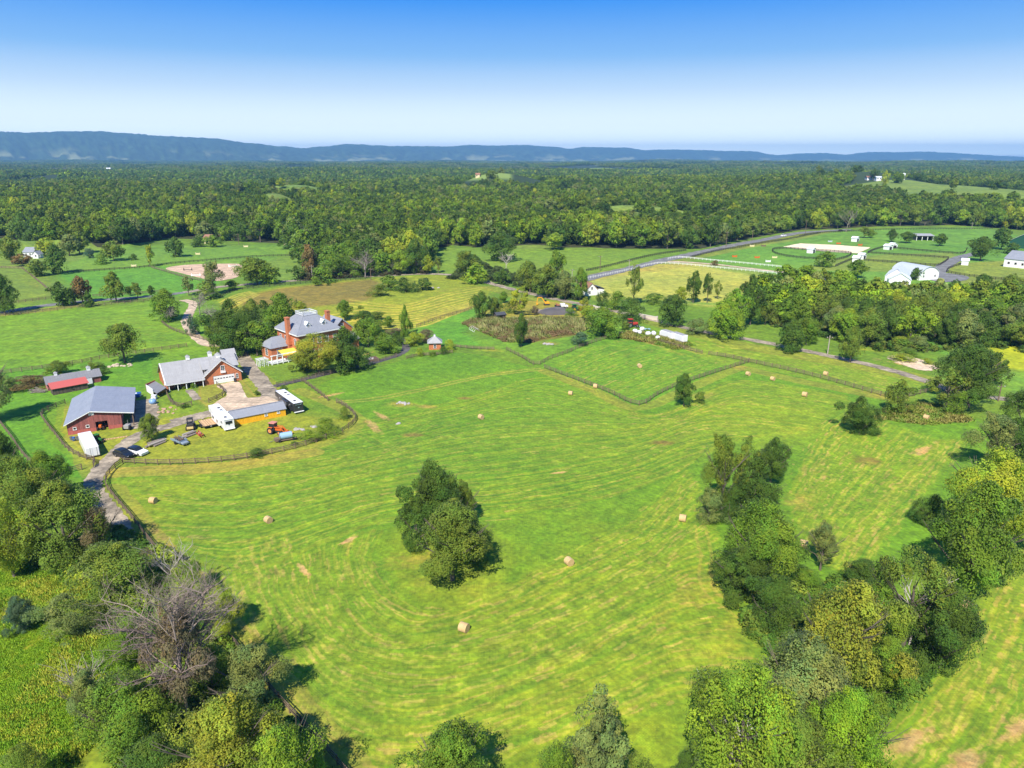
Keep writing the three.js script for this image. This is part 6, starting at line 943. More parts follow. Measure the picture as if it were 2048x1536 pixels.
// ---------- hay bales ----------
{
  const strawTex = texMat(256, 128, 5, 1.3, (c, R) => { c.fillStyle = C(196, 164, 112); c.fillRect(0, 0, 256, 128); for (let i = 0; i < 2600; i++) { const k = .7 + R() * .5; c.fillStyle = C(204 * k, 170 * k, 114 * k, .6); c.fillRect(R() * 256, R() * 128, 2 + R() * 16, 1); } });
  const endTex = texMat(256, 256, 1.7, 1.7, (c, R) => { c.fillStyle = C(196, 164, 112); c.fillRect(0, 0, 256, 256); for (let i = 0; i < 90; i++) { c.strokeStyle = R() < .5 ? C(150, 118, 74, .5) : C(222, 196, 146, .5); c.lineWidth = 1 + R() * 2; c.beginPath(); const a = R() * 6; c.arc(128, 128, 6 + R() * 120, a, a + 1 + R() * 4); c.stroke(); } });
  let first = null; const R = rng(66);
  for (const [px, py, turn, l] of [[307, 1006, 1.35, 'round hay bale nearest the driveway fence'], [537, 1045, .9, 'round hay bale on the open meadow west of the copse'], [1138, 1129, .55, 'round hay bale on the meadow just east of the copse'], [928, 1262, 1.1, 'round hay bale below the copse, largest in the meadow'], [1365, 1042, 1.2, 'round hay bale beside the foot of the eastern clump'], [1932, 1217, .3, 'round hay bale on the mown strip beside the eastern wood'], [962, 838, .8, 'round hay bale in the upper meadow above the copse'], [1141, 790, 1.3, 'round hay bale outside the paddock fence, lower of two'], [1191, 776, 1.2, 'round hay bale right at the paddock fence'], [1279, 735, .2, 'round hay bale inside the fenced paddock'], [1496, 751, .6, 'round hay bale under the paddock fence corner, western of two'], [1545, 761, .7, 'round hay bale under the paddock fence corner, eastern of two'], [1609, 793, .9, 'round hay bale alone below the strip fence'], [1651, 751, .8, 'round hay bale on the eastern mown strip'], [1852, 839, .7, 'round hay bale past the round dark meadow tree'], [1607, 1094, 1.0, 'round hay bale behind the thin grey green tree']]) {
    let t;
    if (!first) { t = first = thing('hay_bale', l, 'hay bale', 'round hay bales left on the mown meadow'); mesh('bale', new THREE.CylinderGeometry(.78, .78, 1.35, 28, 4, true).rotateX(Math.PI / 2).translate(0, .74, 0), strawTex, t); for (const s of [-1, 1]) { const g = new THREE.CircleGeometry(.78, 28, 0); if (s < 0) g.rotateY(Math.PI); const p = g.attributes.position, uv = g.attributes.uv; for (let i = 0; i < p.count; i++) uv.setXY(i, p.getX(i) + .85, p.getY(i) + .85); mesh('bale_end', g.translate(0, .74, s * .675), endTex, t); } mesh('net_wrap', Array.from({ length: 9 }, (_, i) => new THREE.TorusGeometry(.782, .006, 4, 28).toNonIndexed().translate(0, .74, -.6 + i * .15)), std(.62, .55, .42), t, 'stuff'); }
    else { t = first.clone(); t.name = numbered('hay_bale'); scene.add(t); t.userData = { ...first.userData, label: l }; }
    const p = P(px, py); t.position.copy(p).y -= .04; t.rotation.y = turn; t.scale.setScalar(.77 + R() * .08);
  }
}
// ---------- vehicles ----------
function wheelSet(parent, list, r, w, rim = M.steel) { for (const [x, z] of list) { const m = mesh('wheel', cyl(r, r, w, 16, 0, 0, 0, 'z'), M.tyre, parent); m.position.set(x, r, z); mesh('rim', cyl(r * .6, r * .6, w + .02, 12, 0, 0, 0, 'z'), rim, m); } }
function car(label, pa, pb, paint, o = {}) { // length along local x, nose at +x
  const t = thing(o.name ?? 'parked_car', label, 'car'); frameAt(t, pa, pb); const L = o.L ?? 4.7, h = o.h ?? 1.55, Wd = 1.84;
  const prof = (pts, w, b) => { const s = new THREE.Shape(pts.map((p) => new THREE.Vector2(...p))); return new THREE.ExtrudeGeometry(s, { depth: w - 2 * b, bevelEnabled: true, bevelThickness: b, bevelSize: b, bevelSegments: 2 }).translate(0, 0, -w / 2 + b); };
  mesh('body', prof([[.1, .35], [.05, .75], [.18, h * .62], [1.0, h * .64], [3.3, h * .62], [L - .25, h * .54], [L - .05, .7], [L - .1, .33]], Wd, .08), paint, t);
  mesh('glasshouse', prof([[.35, h * .6], [.75, h * .93], [1.4, h - .06], [2.5, h - .07], [3.5, h * .6]], Wd - .26, .05), M.glass, t);
  mesh('roof_panel', prof([[.85, h - .12], [1.4, h - .03], [2.4, h - .04], [2.7, h - .13]], Wd - .3, .04), o.roof ?? paint, t);
  wheelSet(t, [[.95, -Wd / 2 + .1], [.95, Wd / 2 - .1], [L - .95, -Wd / 2 + .1], [L - .95, Wd / 2 - .1]], .35, .22);
  for (const z of [-.65, .65]) { mesh('headlight', rbox(.1, .16, .4, .03, L - .06, .72, z), M.trim, t); mesh('tail_light', rbox(.08, .2, .3, .03, .06, .85, z), std(.35, .01, .01, { roughness: .3 }), t); mesh('mirror', rbox(.18, .14, .2, .04, 3.2, h * .66, z * 1.5), paint, t); }
  return t;
}
const paintW = std(.78, .78, .78, { roughness: .3 }), paintB = std(.022, .026, .035, { roughness: .25, metalness: .4 }), orange = std(.62, .13, .015, { roughness: .5 }), red = std(.42, .035, .02, { roughness: .5 }), yellowP = std(.75, .36, .015, { roughness: .5 }), greenP = std(.03, .17, .03, { roughness: .5 }), blueP = std(.03, .13, .42, { roughness: .5 });
car('dark grey estate car parked on the driveway bend', [234, 909], [269, 920], paintB, { h: 1.65, L: 4.8 });
car('white car with a black glass roof beside the dark car', [259, 904], [288, 911], paintW, { roof: M.glass });
car('white car behind the yellow shed, only its roof showing', [528, 822], [545, 819], paintW);
car('white car driving on the county road', [1563, 473], [1572, 472], paintW, { name: 'moving_car', h: 1.9 });
car('dark car parked by the far road fence', [1678, 463], [1688, 462], paintB, { L: 4.6 });
{ // white box trailer
  const t = thing('box_trailer', 'long white box trailer parked beside the red barn', 'trailer'); frameDir(t, [174, 919], [156, 880]); const g = [rbox(2.5, 2.0, 10.5, .05, 1.25, 1.45, -5.25)]; mesh('body', g, paintW, t); mesh('roof_panel', box(2.42, .05, 10.3, 1.25, 2.46, -5.25), std(.66, .66, .66), t); mesh('frame_rail', [box(2.52, .12, 10.5, 1.25, .42, -5.25)], M.steel, t); for (const x of [.66, 1.84]) { const d = mesh('rear_door', box(1.14, 1.86, .05, x, 1.44, .03), paintW, t); mesh('door_bar', [cyl(.025, .025, 1.8, 6, x + .2, 1.44, .08)], M.steel, d); } for (const z of [-1.6, -2.7]) for (const x of [.2, 2.3]) mesh('wheel', cyl(.42, .42, .3, 16, x, .42, z, 'x'), M.tyre, t);
}
function camper(name, label, near, far, L, body, roofM, accent, o) {
  const t = thing(name, label, 'camper'); frameDir(t, near, far); const w = 2.4, h = 2.75;
  mesh('body', [rbox(w, h - .5, L, .1, w / 2, h / 2 + .25, -L / 2), rbox(w, h * .55, 2.2, .1, w / 2, h * .72 + .05, -L - .6)], body, t); mesh('roof_panel', [box(w - .06, .06, L + 1.4, w / 2, h + .02, -L / 2 - .6)], roofM, t);
  for (const z of [-1.8, -4.4, -7.2, -9.2]) { if (-z < L) mesh('roof_vent', rbox(.55, .16, .55, .03, w / 2 + (z < -5 ? .3 : -.2), h + .12, z), z === -4.4 ? paintW : M.rubber, t); } mesh('air_conditioner', rbox(.7, .28, 1.0, .08, w / 2, h + .18, -L * .55), paintW, t);
  for (const [z, l, x] of o.slides) { const s = mesh('slide_out', rbox(.7, 1.5, l, .05, x, 1.7, z), body, t); mesh('slide_window', box(.03, .6, l * .45, x + Math.sign(x - w / 2) * .36, 1.85, z), M.glass, s); }
  for (const z of o.sideWin) mesh('side_window', rbox(.04, .6, 1.0, .015, -.02, 1.85, z), M.glass, t); mesh('entry_door', rbox(.05, 1.8, .7, .02, -.03, 1.4, o.door), body, t);
  mesh('rear_window', rbox(1.5, .55, .04, .015, w / 2, 1.95, .02), M.glass, t);
  if (accent) mesh('rear_emblem', faces([[[.35, 2.4, .035], [w / 2, 1.35, .035], [w - .35, 2.4, .035], [w - .75, 2.4, .035], [w / 2, 1.85, .035], [.75, 2.4, .035]].slice(0, 6)]), accent, t);
  if (o.stripe) for (const z of [-2.5, -6, -9]) mesh('swirl_decal', new THREE.TorusGeometry(.8, .12, 4, 16, 2.6).toNonIndexed().scale(1, .7, .08).rotateY(Math.PI / 2).translate(-.01, 1.3, z), o.stripe, t);
  mesh('bumper', rbox(w, .2, .25, .04, w / 2, .5, .1), o.bumper, t); for (const z of [-2.6, -3.6, -4.6]) for (const x of [.15, w - .15]) mesh('wheel', cyl(.4, .4, .28, 14, x, .4, z, 'x'), M.tyre, t); mesh('hitch', [bar(V(w / 2 - .8, .6, -L), V(w / 2, .6, -L - 1.6), .12), bar(V(w / 2 + .8, .6, -L), V(w / 2, .6, -L - 1.6), .12)], M.steel, t); mesh('landing_leg', box(.15, 1, .15, w / 2 - .7, .5, -L + .2), M.steel, t);
}
camper('fifth_wheel_camper', 'white fifth-wheel camper with slide-outs at the near end of the yellow shed', [449, 864], [420, 832], 11, paintW, paintW, std(.03, .06, .12), { slides: [[-6.2, 3, -.3], [-3, 2, -.25], [-5, 3.4, 2.6]], sideWin: [-1.5, -8.5], door: -8, bumper: M.trim });
camper('motor_home', 'black and silver toy-hauler camper with white roof at the far end of the yellow shed', [589, 829], [556, 804], 11, std(.035, .036, .04, { roughness: .3 }), paintW, std(.25, .36, .36), { slides: [[-5, 3.4, -.25]], sideWin: [-1.6, -8.4], door: -7.5, bumper: M.trim, stripe: std(.42, .42, .42, { roughness: .3 }) });
function tractor(label, px, py, ry, paint, rimP, o = {}) { // nose towards local +x
  const t = thing('tractor', label, 'tractor'); t.position.copy(P(px, py)); t.rotation.y = ry; if (o.s) t.scale.setScalar(o.s);
  mesh('bonnet', [rbox(1.7, .75, .75, .12, 1.2, 1.15, 0)], paint, t); mesh('chassis', box(3, .35, .5, .8, .65, 0), M.rubber, t); mesh('cab_frame', [...[[-.95, .6], [-.95, -.6], [.3, .6], [.3, -.6]].map(([x, z]) => box(.09, 1.35, .09, x, 1.75, z)), box(1.3, .5, 1.3, -.3, .95, 0)], M.rubber, t); mesh('cab_roof', rbox(1.6, .16, 1.5, .06, -.3, 2.5, 0), o.roof ?? paint, t); mesh('cab_glass', box(1.2, 1.2, 1.14, -.32, 1.78, 0), M.glass, t); mesh('exhaust', cyl(.05, .05, .9, 8, 1.0, 1.95, .3), M.rubber, t);
  for (const z of [-.85, .85]) { const f = mesh('fender', rbox(1.1, .12, .4, .04, -.5, 1.55, z), paint, t); f.userData = {}; }
  for (const [x, z, r, w] of [[-.5, -.9, .78, .42], [-.5, .9, .78, .42], [1.75, -.75, .5, .32], [1.75, .75, .5, .32]]) { const m = mesh('wheel', cyl(r, r, w, 18, 0, 0, 0, 'z'), M.tyre, t); m.position.set(x, r, z); mesh('rim', cyl(r * .58, r * .58, w + .03, 12, 0, 0, 0, 'z'), rimP, m); }
  if (o.loader) { for (const z of [-.5, .5]) mesh('loader_arm', [bar(V(.2, 1.6, z), V(1.9, 1.75, z), .16), bar(V(1.9, 1.75, z), V(3.1, .6, z), .16)], paint, t); mesh('bucket', [slab([[3.1, .1, -.9], [3.1, .1, .9], [3.8, .1, .9], [3.8, .1, -.9]], .05), slab([[3.1, .1, -.9], [3.1, .1, .9], [3.0, .75, .9], [3.0, .75, -.9]], .05), box(.7, .5, .04, 3.4, .35, -.9), box(.7, .5, .04, 3.4, .35, .9)], paint, t); }
  return t;
}
tractor('orange tractor with cab and front loader on the yard grass', 550, 866, -.35, orange, std(.65, .25, .08), { loader: true, roof: std(.55, .22, .16) });
tractor('red tractor inside the barn doorway', 203.5, 856, -1.2, orange, orange, { s: .8 });
tractor('green tractor with yellow wheels beyond the gravel heap', 1150, 622, .2, greenP, yellowP, { s: 1.1 });
tractor('red tractor beside the wrapped bales', 1262, 654, .1, red, M.steel, { s: 1.2 });
tractor('green implement tractor behind the white box trailer', 196, 884, -.5, greenP, yellowP, { s: .7 });
{ const t = thing('excavator', 'yellow excavator with its arm folded beside the lane', 'excavator'); t.position.copy(P(1093, 610)); t.rotation.y = Math.PI + .1; t.scale.setScalar(.7); for (const z of [-.95, .95]) mesh('track', rbox(3.4, .8, .55, .3, 0, .4, z), M.rubber, t); mesh('house', [rbox(2.6, 1.2, 2.2, .15, -.2, 1.5, 0), box(.9, .9, 1.8, -1.3, 1.45, 0)], yellowP, t); mesh('cab', rbox(1.3, 1.5, .95, .1, .6, 2.2, .6), M.glass, t); mesh('boom', [bar(V(.9, 1.6, -.3), V(3.2, 4.8, -.3), .45), bar(V(3.2, 4.8, -.3), V(5.4, 4.6, -.3), .4)], yellowP, t); mesh('stick', bar(V(5.4, 4.7, -.3), V(6.0, 1.5, -.3), .35), yellowP, t); mesh('bucket', [rbox(.9, .9, 1, .1, 5.8, .8, -.3)], yellowP, t); mesh('hydraulic_ram', [cyl(.08, .08, 1.8, 8, 3.6, 4.2, -.3)], M.steel, t); }
{ const t = thing('pickup_truck', 'white pickup truck with a loaded bed behind the gravel heap', 'truck'); frameAt(t, [1110, 617], [1130, 616]); mesh('cab', rbox(1.9, 1.3, 1.9, .15, 3.2, 1.4, 0), paintW, t); mesh('bonnet', rbox(1.4, .7, 1.9, .1, 4.7, .95, 0), paintW, t); mesh('windscreen', box(1.92, .45, 1.6, 3.25, 1.65, 0), M.glass, t); mesh('bed', [box(2.4, .12, 1.9, 1.2, .8, 0), box(2.4, .5, .08, 1.2, 1.1, .91), box(2.4, .5, .08, 1.2, 1.1, -.91), box(.08, .5, 1.9, .04, 1.1, 0)], M.rubber, t); mesh('load', [rbox(1.4, .8, 1.4, .2, 1.2, 1.3, 0), rbox(.6, .6, .8, .1, .6, 1.8, .2)], std(.32, .12, .07), t); wheelSet(t, [[.9, -.85], [.9, .85], [4.6, -.85], [4.6, .85]], .42, .28); }
{ const t = thing('gravel_heap', 'heap of dark grey gravel beyond the weed strip', 'gravel heap'); t.position.copy(P(1112, 626)); const g = new THREE.SphereGeometry(1, 40, 20, 0, 6.2832, 0, 1.57), p = g.attributes.position; for (let i = 0; i < p.count; i++) { const x = p.getX(i), y = p.getY(i), z = p.getZ(i), k = 1 + .12 * vnoise(x * 3 + 9, z * 3) + .05 * vnoise(x * 14, z * 14); p.setXYZ(i, x * 7 * k, y * 2.2 * k - .1, z * 5 * k); } g.computeVertexNormals(); mesh('heap', g, darkAsphalt, t); }
for (const [a, b, h, l] of [[[1320, 674], [1343, 682], 2.1, 'white cargo trailer with a sloped nose, farther of two'], [[1341, 680], [1364, 688], 2.3, 'white cargo trailer with a flat back, nearer of two']]) { const t = thing('cargo_trailer', l, 'trailer'), w = frameAt(t, a, b); mesh('body', [rbox(w, h, 2.3, .12, w / 2, h / 2 + .45, -1.2)], paintW, t); mesh('roof_panel', box(w - .2, .05, 2.1, w / 2, h + .47, -1.2), M.zinc, t); mesh('nose', rbox(.7, h * .7, 2.1, .2, -.3, h * .42 + .4, -1.2), paintW, t); wheelSet(t, [[w * .55, -.1], [w * .55, -2.3]], .35, .25); mesh('rear_door', box(.05, h * .85, 1.9, w + .02, h / 2 + .45, -1.2), M.trim, t); mesh('side_stripe', box(w * .9, .12, .02, w / 2, .75, -.04), M.steel, t); }
for (const [px, py, s, l] of [[1270, 666, 1, 'white wrapped bale touching the bush, first of the heap'], [1279, 668, .9, 'white wrapped bale with a yellowish end'], [1284, 662, 1.05, 'white wrapped bale behind the others near the blue sheets'], [1296, 671, 1, 'white wrapped bale in the weeds, near one of a pair'], [1307, 671, 1.1, 'white wrapped bale in the weeds, far one of a pair'], [1315, 679, .9, 'white wrapped bale nearest the paddock fence']]) { const t = thing('wrapped_bale', l, 'wrapped bale', 'white wrapped bales by the trailers'); t.position.copy(P(px, py)); t.rotation.y = px; t.scale.setScalar(s); mesh('wrap', [(() => { const g = new THREE.CapsuleGeometry(.75, .45, 6, 18).rotateX(Math.PI / 2).toNonIndexed().translate(0, .72, 0); const p = g.attributes.position; for (let i = 0; i < p.count; i++) { const k = 1 + .05 * vnoise(p.getX(i) * 3 + px, p.getZ(i) * 3 + p.getY(i) * 2); p.setXYZ(i, p.getX(i) * k, p.getY(i) * k, p.getZ(i) * k); } g.computeVertexNormals(); return g; })()], std(.74, .72, .74, { roughness: .4 }), t); mesh('tie', new THREE.TorusGeometry(.77, .02, 4, 20).toNonIndexed().translate(0, .72, 0), M.steel, t); }
for (const [px, py, l] of [[1275, 654, 'pale blue plastic sheet on the grass by the red tractor'], [1295, 659, 'pale green plastic sheet on the grass by the wrapped bales']]) { const t = thing('plastic_sheet', l, 'sheet'); t.position.copy(P(px, py)); const g = new THREE.PlaneGeometry(2, 1.6, 10, 8).rotateX(-Math.PI / 2), p = g.attributes.position; for (let i = 0; i < p.count; i++) p.setY(i, .25 + .2 * vnoise(p.getX(i) * 2 + px, p.getZ(i) * 2)); g.computeVertexNormals(); mesh('sheet', g, std(.25, .42, .42, { roughness: .4, side: THREE.DoubleSide }), t); }
{ const t = thing('flatbed_trailer', 'flat trailer with a tan plank deck beside the white camper', 'trailer'); frameDir(t, [408, 860], [397, 848]); const w = 3.3, L = 4.6; const d = mesh('deck', box(w, .12, L, w / 2, .75, -L / 2), M.rubber, t); for (let i = 0; i < 11; i++) mesh('deck_plank', box(w / 11 - .02, .05, L - .1, (i + .5) * w / 11, .84, -L / 2), M.tanWood, d); mesh('side_rail', [box(.08, .2, L, 0, .78, -L / 2), box(.08, .2, L, w, .78, -L / 2), box(w, .2, .08, w / 2, .72, 0)], M.rubber, t); for (const z of [-1.6, -2.6]) for (const x of [-.15, w + .15]) mesh('wheel', cyl(.36, .36, .25, 14, x, .36, z, 'x'), M.tyre, t); mesh('tongue', [bar(V(.6, .6, -L), V(w / 2, .5, -L - 1.6), .1), bar(V(w - .6, .6, -L), V(w / 2, .5, -L - 1.6), .1)], M.rubber, t); mesh('tail_light', box(.3, .12, .04, w / 2, .6, .04), M.trim, t); }
{ const t = thing('skid_steer', 'dark skid steer loader with a sand yellow counterweight by the log heaps', 'loader'); t.position.copy(P(382, 858)); t.rotation.y = 1.9; mesh('body', [rbox(2.2, 1, 1.4, .1, 0, 1, 0)], M.rubber, t); mesh('cab', [...[[-.5, .55], [-.5, -.55], [.6, .55], [.6, -.55]].map(([x, z]) => box(.1, 1.3, .1, x, 1.9, z)), box(1.3, .1, 1.3, .05, 2.55, 0)], M.rubber, t); mesh('counterweight', rbox(.4, .5, 1.4, .06, -1.2, .7, 0), std(.60, .45, .18), t); for (const z of [-.75, .75]) mesh('lift_arm', [bar(V(-.9, 1.9, z), V(1.3, 1.3, z), .16), bar(V(1.3, 1.3, z), V(1.7, .3, z), .14)], M.steel, t); mesh('bucket', [rbox(.5, .6, 1.8, .08, 1.9, .35, 0)], M.steel, t); wheelSet(t, [[-.65, -.85], [-.65, .85], [.65, -.85], [.65, .85]], .42, .32); }
{ const R = rng(12); for (const [px, py, qx, qy, n, l] of [[300, 897, 338, 882, 7, 'long weathered logs stacked by the olive tree'], [368, 878, 398, 866, 6, 'grey logs stacked beside the skid steer']]) { const a = P(px, py), t = thing('log_pile', l, 'log pile'); const w = frameAt(t, [px, py], [qx, qy]); for (let i = 0; i < n; i++) { const r = .22 + R() * .1, y = i < n - 2 ? r : .62, z = i < n - 2 ? -i * .52 : -(i - n + 2.6) * .6, L = w * (.6 + R() * .35), m = mesh('log', cyl(r, r * .85, L, 10, 0, 0, 0, 'x'), i % 2 ? paleBark : std(.24, .20, .165, { roughness: 1 }), t); m.position.set(w * (.35 + R() * .3), y, z); m.rotation.y = (R() - .5) * .12; } } }
{ const t = thing('junk_trailer', 'small blue trailer heaped with brushwood on the yard grass', 'trailer'); frameAt(t, [350, 882], [375, 893]); const R = rng(4); mesh('bed', [box(3.6, .1, 1.8, 1.8, .6, 0), box(3.6, .4, .07, 1.8, .85, .9), box(3.6, .4, .07, 1.8, .85, -.9), box(.07, .4, 1.8, 3.6, .85, 0)], std(.20, .26, .33), t); mesh('brushwood', Array.from({ length: 26 }, () => bar(V(R() * 3, .7 + R() * .6, R() * 1.6 - .8), V(R() * 3.4, .7 + R() * .7, R() * 1.6 - .8), .09)), M.wood, t, 'stuff'); for (const z of [-1, 1]) mesh('wheel', cyl(.36, .36, .22, 14, 1.9, .36, z, 'z'), M.tyre, t); mesh('drawbar', bar(V(3.6, .5, 0), V(4.8, .4, 0), .1), M.steel, t); mesh('bonnet', rbox(1.2, .4, 1.4, .1, 4, .6, 0), std(.22, .27, .32), t); }
{ const t = thing('red_tiller', 'rusty red tiller implement on the yard grass', 'farm implement'); frameAt(t, [397, 870], [410, 884]); mesh('frame', [box(2.6, .15, .15, 1.3, .7, -.4), box(2.6, .15, .15, 1.3, .7, .4), bar(V(0, .6, 0), V(.8, 1.4, 0), .12), bar(V(.8, 1.4, 0), V(1.8, .7, 0), .12)], red, t); for (let i = 0; i < 4; i++) mesh('tine', new THREE.TorusGeometry(.35, .05, 5, 12, 3.4).toNonIndexed().translate(.5 + i * .6, .38, 0), red, t); mesh('gearbox', rbox(.5, .5, .6, .08, 1.4, .9, 0), std(.45, .18, .14), t); }
{ const t = thing('blue_tank_trailer', 'pale blue liquid tank lying on a low wagon by the brambles', 'tank'); frameAt(t, [551, 884], [580, 879]); mesh('tank', [cyl(.75, .75, 2.6, 20, 2.3, 1.15, 0, 'x')], std(.30, .46, .62, { roughness: .35 }), t); mesh('end_ring', [new THREE.TorusGeometry(.75, .05, 6, 24).rotateY(Math.PI / 2).toNonIndexed().translate(1, 1.15, 0), new THREE.TorusGeometry(.75, .05, 6, 24).rotateY(Math.PI / 2).toNonIndexed().translate(3.6, 1.15, 0)], M.steel, t); mesh('wagon_bed', [box(4.6, .12, 1.6, 2.2, .35, 0), box(1.2, .5, 1.3, .4, .6, 0)], M.wood, t); for (const z of [-.85, .85]) for (const x of [.8, 3.8]) mesh('wheel', cyl(.3, .3, .2, 12, x, .3, z, 'z'), M.tyre, t); mesh('drawbar', bar(V(0, .4, 0), V(-1.4, .3, .3), .1), M.steel, t); }
{ const t = thing('orange_mower', 'orange rotary mower deck lying beside the orange tractor', 'farm implement'); t.position.copy(P(575, 868)); t.rotation.y = -.5; mesh('deck', rbox(2.4, .35, 1.6, .1, 0, .35, 0), std(.72, .40, .04), t); mesh('gearbox', rbox(.5, .5, .5, .08, 0, .75, 0), orange, t); mesh('linkage', [bar(V(-.6, .6, 0), V(-1.2, 1.3, 0), .1), bar(V(.6, .6, 0), V(-1.2, 1.3, 0), .08)], orange, t); mesh('wheel', cyl(.25, .25, .14, 12, 1.3, .25, 0, 'z'), M.tyre, t); }
function rocks(label, px, py, n, sx, sz, s, mat) { const t = thing('rock_heap', label, 'rocks'), R = rng(n * 7 + px), p = P(px, py); t.position.copy(p); for (let i = 0; i < n; i++) { const g = new THREE.IcosahedronGeometry(1, 2), q = g.attributes.position; for (let k = 0; k < q.count; k++) { const f = 1 + .28 * vnoise(q.getX(k) * 1.7 + i * 9, q.getY(k) * 1.7 + q.getZ(k)); q.setXYZ(k, q.getX(k) * f, q.getY(k) * f, q.getZ(k) * f); } g.computeVertexNormals(); const r = s * (.4 + R() * .8), m = mesh('rock', g, mat, t), x = (R() + R() - 1) * sx, z = (R() + R() - 1) * sz; m.scale.set(r * (.8 + R() * .6), r * .55, r); m.position.set(x, H(p.x + x, p.z + z) - p.y + r * .15, z); m.rotation.y = R() * 6; } }
const paleStone = std(.38, .35, .32, { roughness: 1, bumpMap: bumpAt(1.5), bumpScale: .06 });
rocks('pale rock outcrop in the dry patch of the upper meadow', 806, 807, 12, 2.6, 1.1, .42, paleStone); rocks('pale stones heaped before the bramble mound', 600, 859, 9, 1.4, 1, .45, paleStone); rocks('pale stones behind the bramble mound', 628, 854, 10, 1.6, 1, .45, paleStone); rocks('tan boulders and rubble below the airy olive tree', 236, 732, 16, 4, 2.2, .6, std(.46, .38, .28, { roughness: 1 })); rocks('pale rock outcrop in the small pasture', 1096, 688, 9, 2, 1.2, .5, paleStone); rocks('stone edging on the bank beside the driveway', 334, 820, 14, 3, 3, .4, std(.42, .27, .17, { roughness: 1 })); rocks('stones showing in the hay field copse', 868, 576, 8, 3, 1.5, .6, paleStone); rocks('small flat stone on the upper meadow', 794, 848, 2, .5, .3, .5, paleStone);
{ const t = thing('raised_bed', 'square timber raised bed with pale stones by the dark path', 'raised bed'); frameAt(t, [735, 724], [759, 721]); for (const [x, z, w, d] of [[1.8, 0, 3.8, .2], [1.8, -3, 3.8, .2], [0, -1.5, .2, 2.8], [3.6, -1.5, .2, 2.8]]) mesh('timber', box(w, .7, d, x, .3, z), M.wood, t); mesh('soil', box(3.4, .1, 2.8, 1.8, .5, -1.5), std(.12, .07, .05), t); const R = rng(3); for (let i = 0; i < 9; i++) mesh('stone', ball(.22 + R() * .2, .5 + R() * 2.4, .6, -.5 - R() * 2, .7, 8), paleStone, t); }
{ const t = thing('blue_barrel', 'pale blue round tank on the grass beside the track', 'tank'); t.position.copy(P(306, 808)); mesh('drum', ball(.9, 0, .7, 0, .85, 16), std(.20, .36, .60, { roughness: .35 }), t); mesh('lid', cyl(.3, .3, .15, 14, 0, 1.5, 0), M.trim, t); }
{ const t = thing('white_tank', 'white box tank behind the pale blue round tank', 'tank'); t.position.copy(P(309, 798)); mesh('box_body', rbox(1.2, 1.1, 1, .1, 0, .55, 0), paintW, t); mesh('cage', [box(1.3, .06, 1.1, 0, .3, 0), box(1.3, .06, 1.1, 0, .8, 0)], M.steel, t); }
{ const t = thing('blue_skip', 'blue metal skip beside the red barn', 'skip'); t.position.copy(P(273, 794)); t.rotation.y = .2; mesh('bin', [slab([[-1, .2, -.7], [1, .2, -.7], [1, .2, .7], [-1, .2, .7]], .08), box(2, .9, .08, 0, .6, .7), box(2, .9, .08, 0, .6, -.7), box(.08, .9, 1.4, -1, .6, 0), box(.08, .9, 1.4, 1, .6, 0)], blueP, t); mesh('rim', [box(2.2, .1, .14, 0, 1.06, .7), box(2.2, .1, .14, 0, 1.06, -.7)], blueP, t); mesh('sack', rbox(.5, .4, .5, .15, .1, 1.0, .1), paintW, t); }
{ const t = thing('white_boat', 'small white upturned boat behind the red barn', 'boat'); t.position.copy(P(256, 786)); t.rotation.y = .15; mesh('hull', new THREE.SphereGeometry(1, 20, 10, 0, 6.2832, 0, 1.57).scale(1.9, .7, .75), paintW, t); mesh('keel', box(3.2, .08, .08, 0, .7, 0), M.trim, t); }
for (const [px, py, l, m] of [[376, 541, 'dark show jump in the sand riding arena', M.rubber], [392, 552, 'white show jump near the front of the sand riding arena', M.trim], [466, 534, 'white wall jump at the back of the sand riding arena', M.trim]]) { const t = thing('show_jump', l, 'jump'); t.position.copy(P(px, py)); for (const x of [-2.2, 2.2]) mesh('standard', [box(.15, 1.6, .15, x, .8, 0), box(.5, 1, .1, x, .6, .06), box(.6, .08, .6, x, .05, 0)], m, t); for (const y of [.35, .75]) mesh('jump_pole', cyl(.07, .07, 4.3, 8, 0, y, .12, 'x'), m, t); if (m === M.trim) mesh('filler', box(4.1, .5, .1, 0, .3, -.05), m, t); }
for (const [px, py, c, l] of [[1469, 514, orange, 'orange jump on the horse farm grass'], [1514, 516, orange, 'red orange jump farther along the horse farm grass'], [1536, 524, M.trim, 'white jump on the horse farm grass'], [1504, 493, M.cream, 'cream jump below the county road fence'], [1527, 493, M.wood, 'dark wooden jump below the county road fence'], [1677, 488, orange, 'long orange jump behind the sand arena'], [1720, 491, orange, 'tall orange jump stand behind the sand arena'], [1660, 484, M.paleMetal, 'blue grey water jump behind the sand arena'], [1549, 516, M.cream, 'pale yellow jump beside the oval paddock'], [268, 533, M.cream, 'yellow panel jump in the arena pasture'], [492, 494, M.cream, 'yellow panel jump at the wood edge'], [396, 509, M.cream, 'cream panel beside the dark round pasture tree']]) { const t = thing('cross_country_jump', l, 'jump'); t.position.copy(P(px, py)); mesh('panel', [box(2.6, .8, .3, 0, .4, 0), box(2.9, .16, .5, 0, .86, 0)], c, t); for (const x of [-1.4, 1.4]) mesh('stand', box(.25, 1.3, .4, x, .6, 0), c, t); }
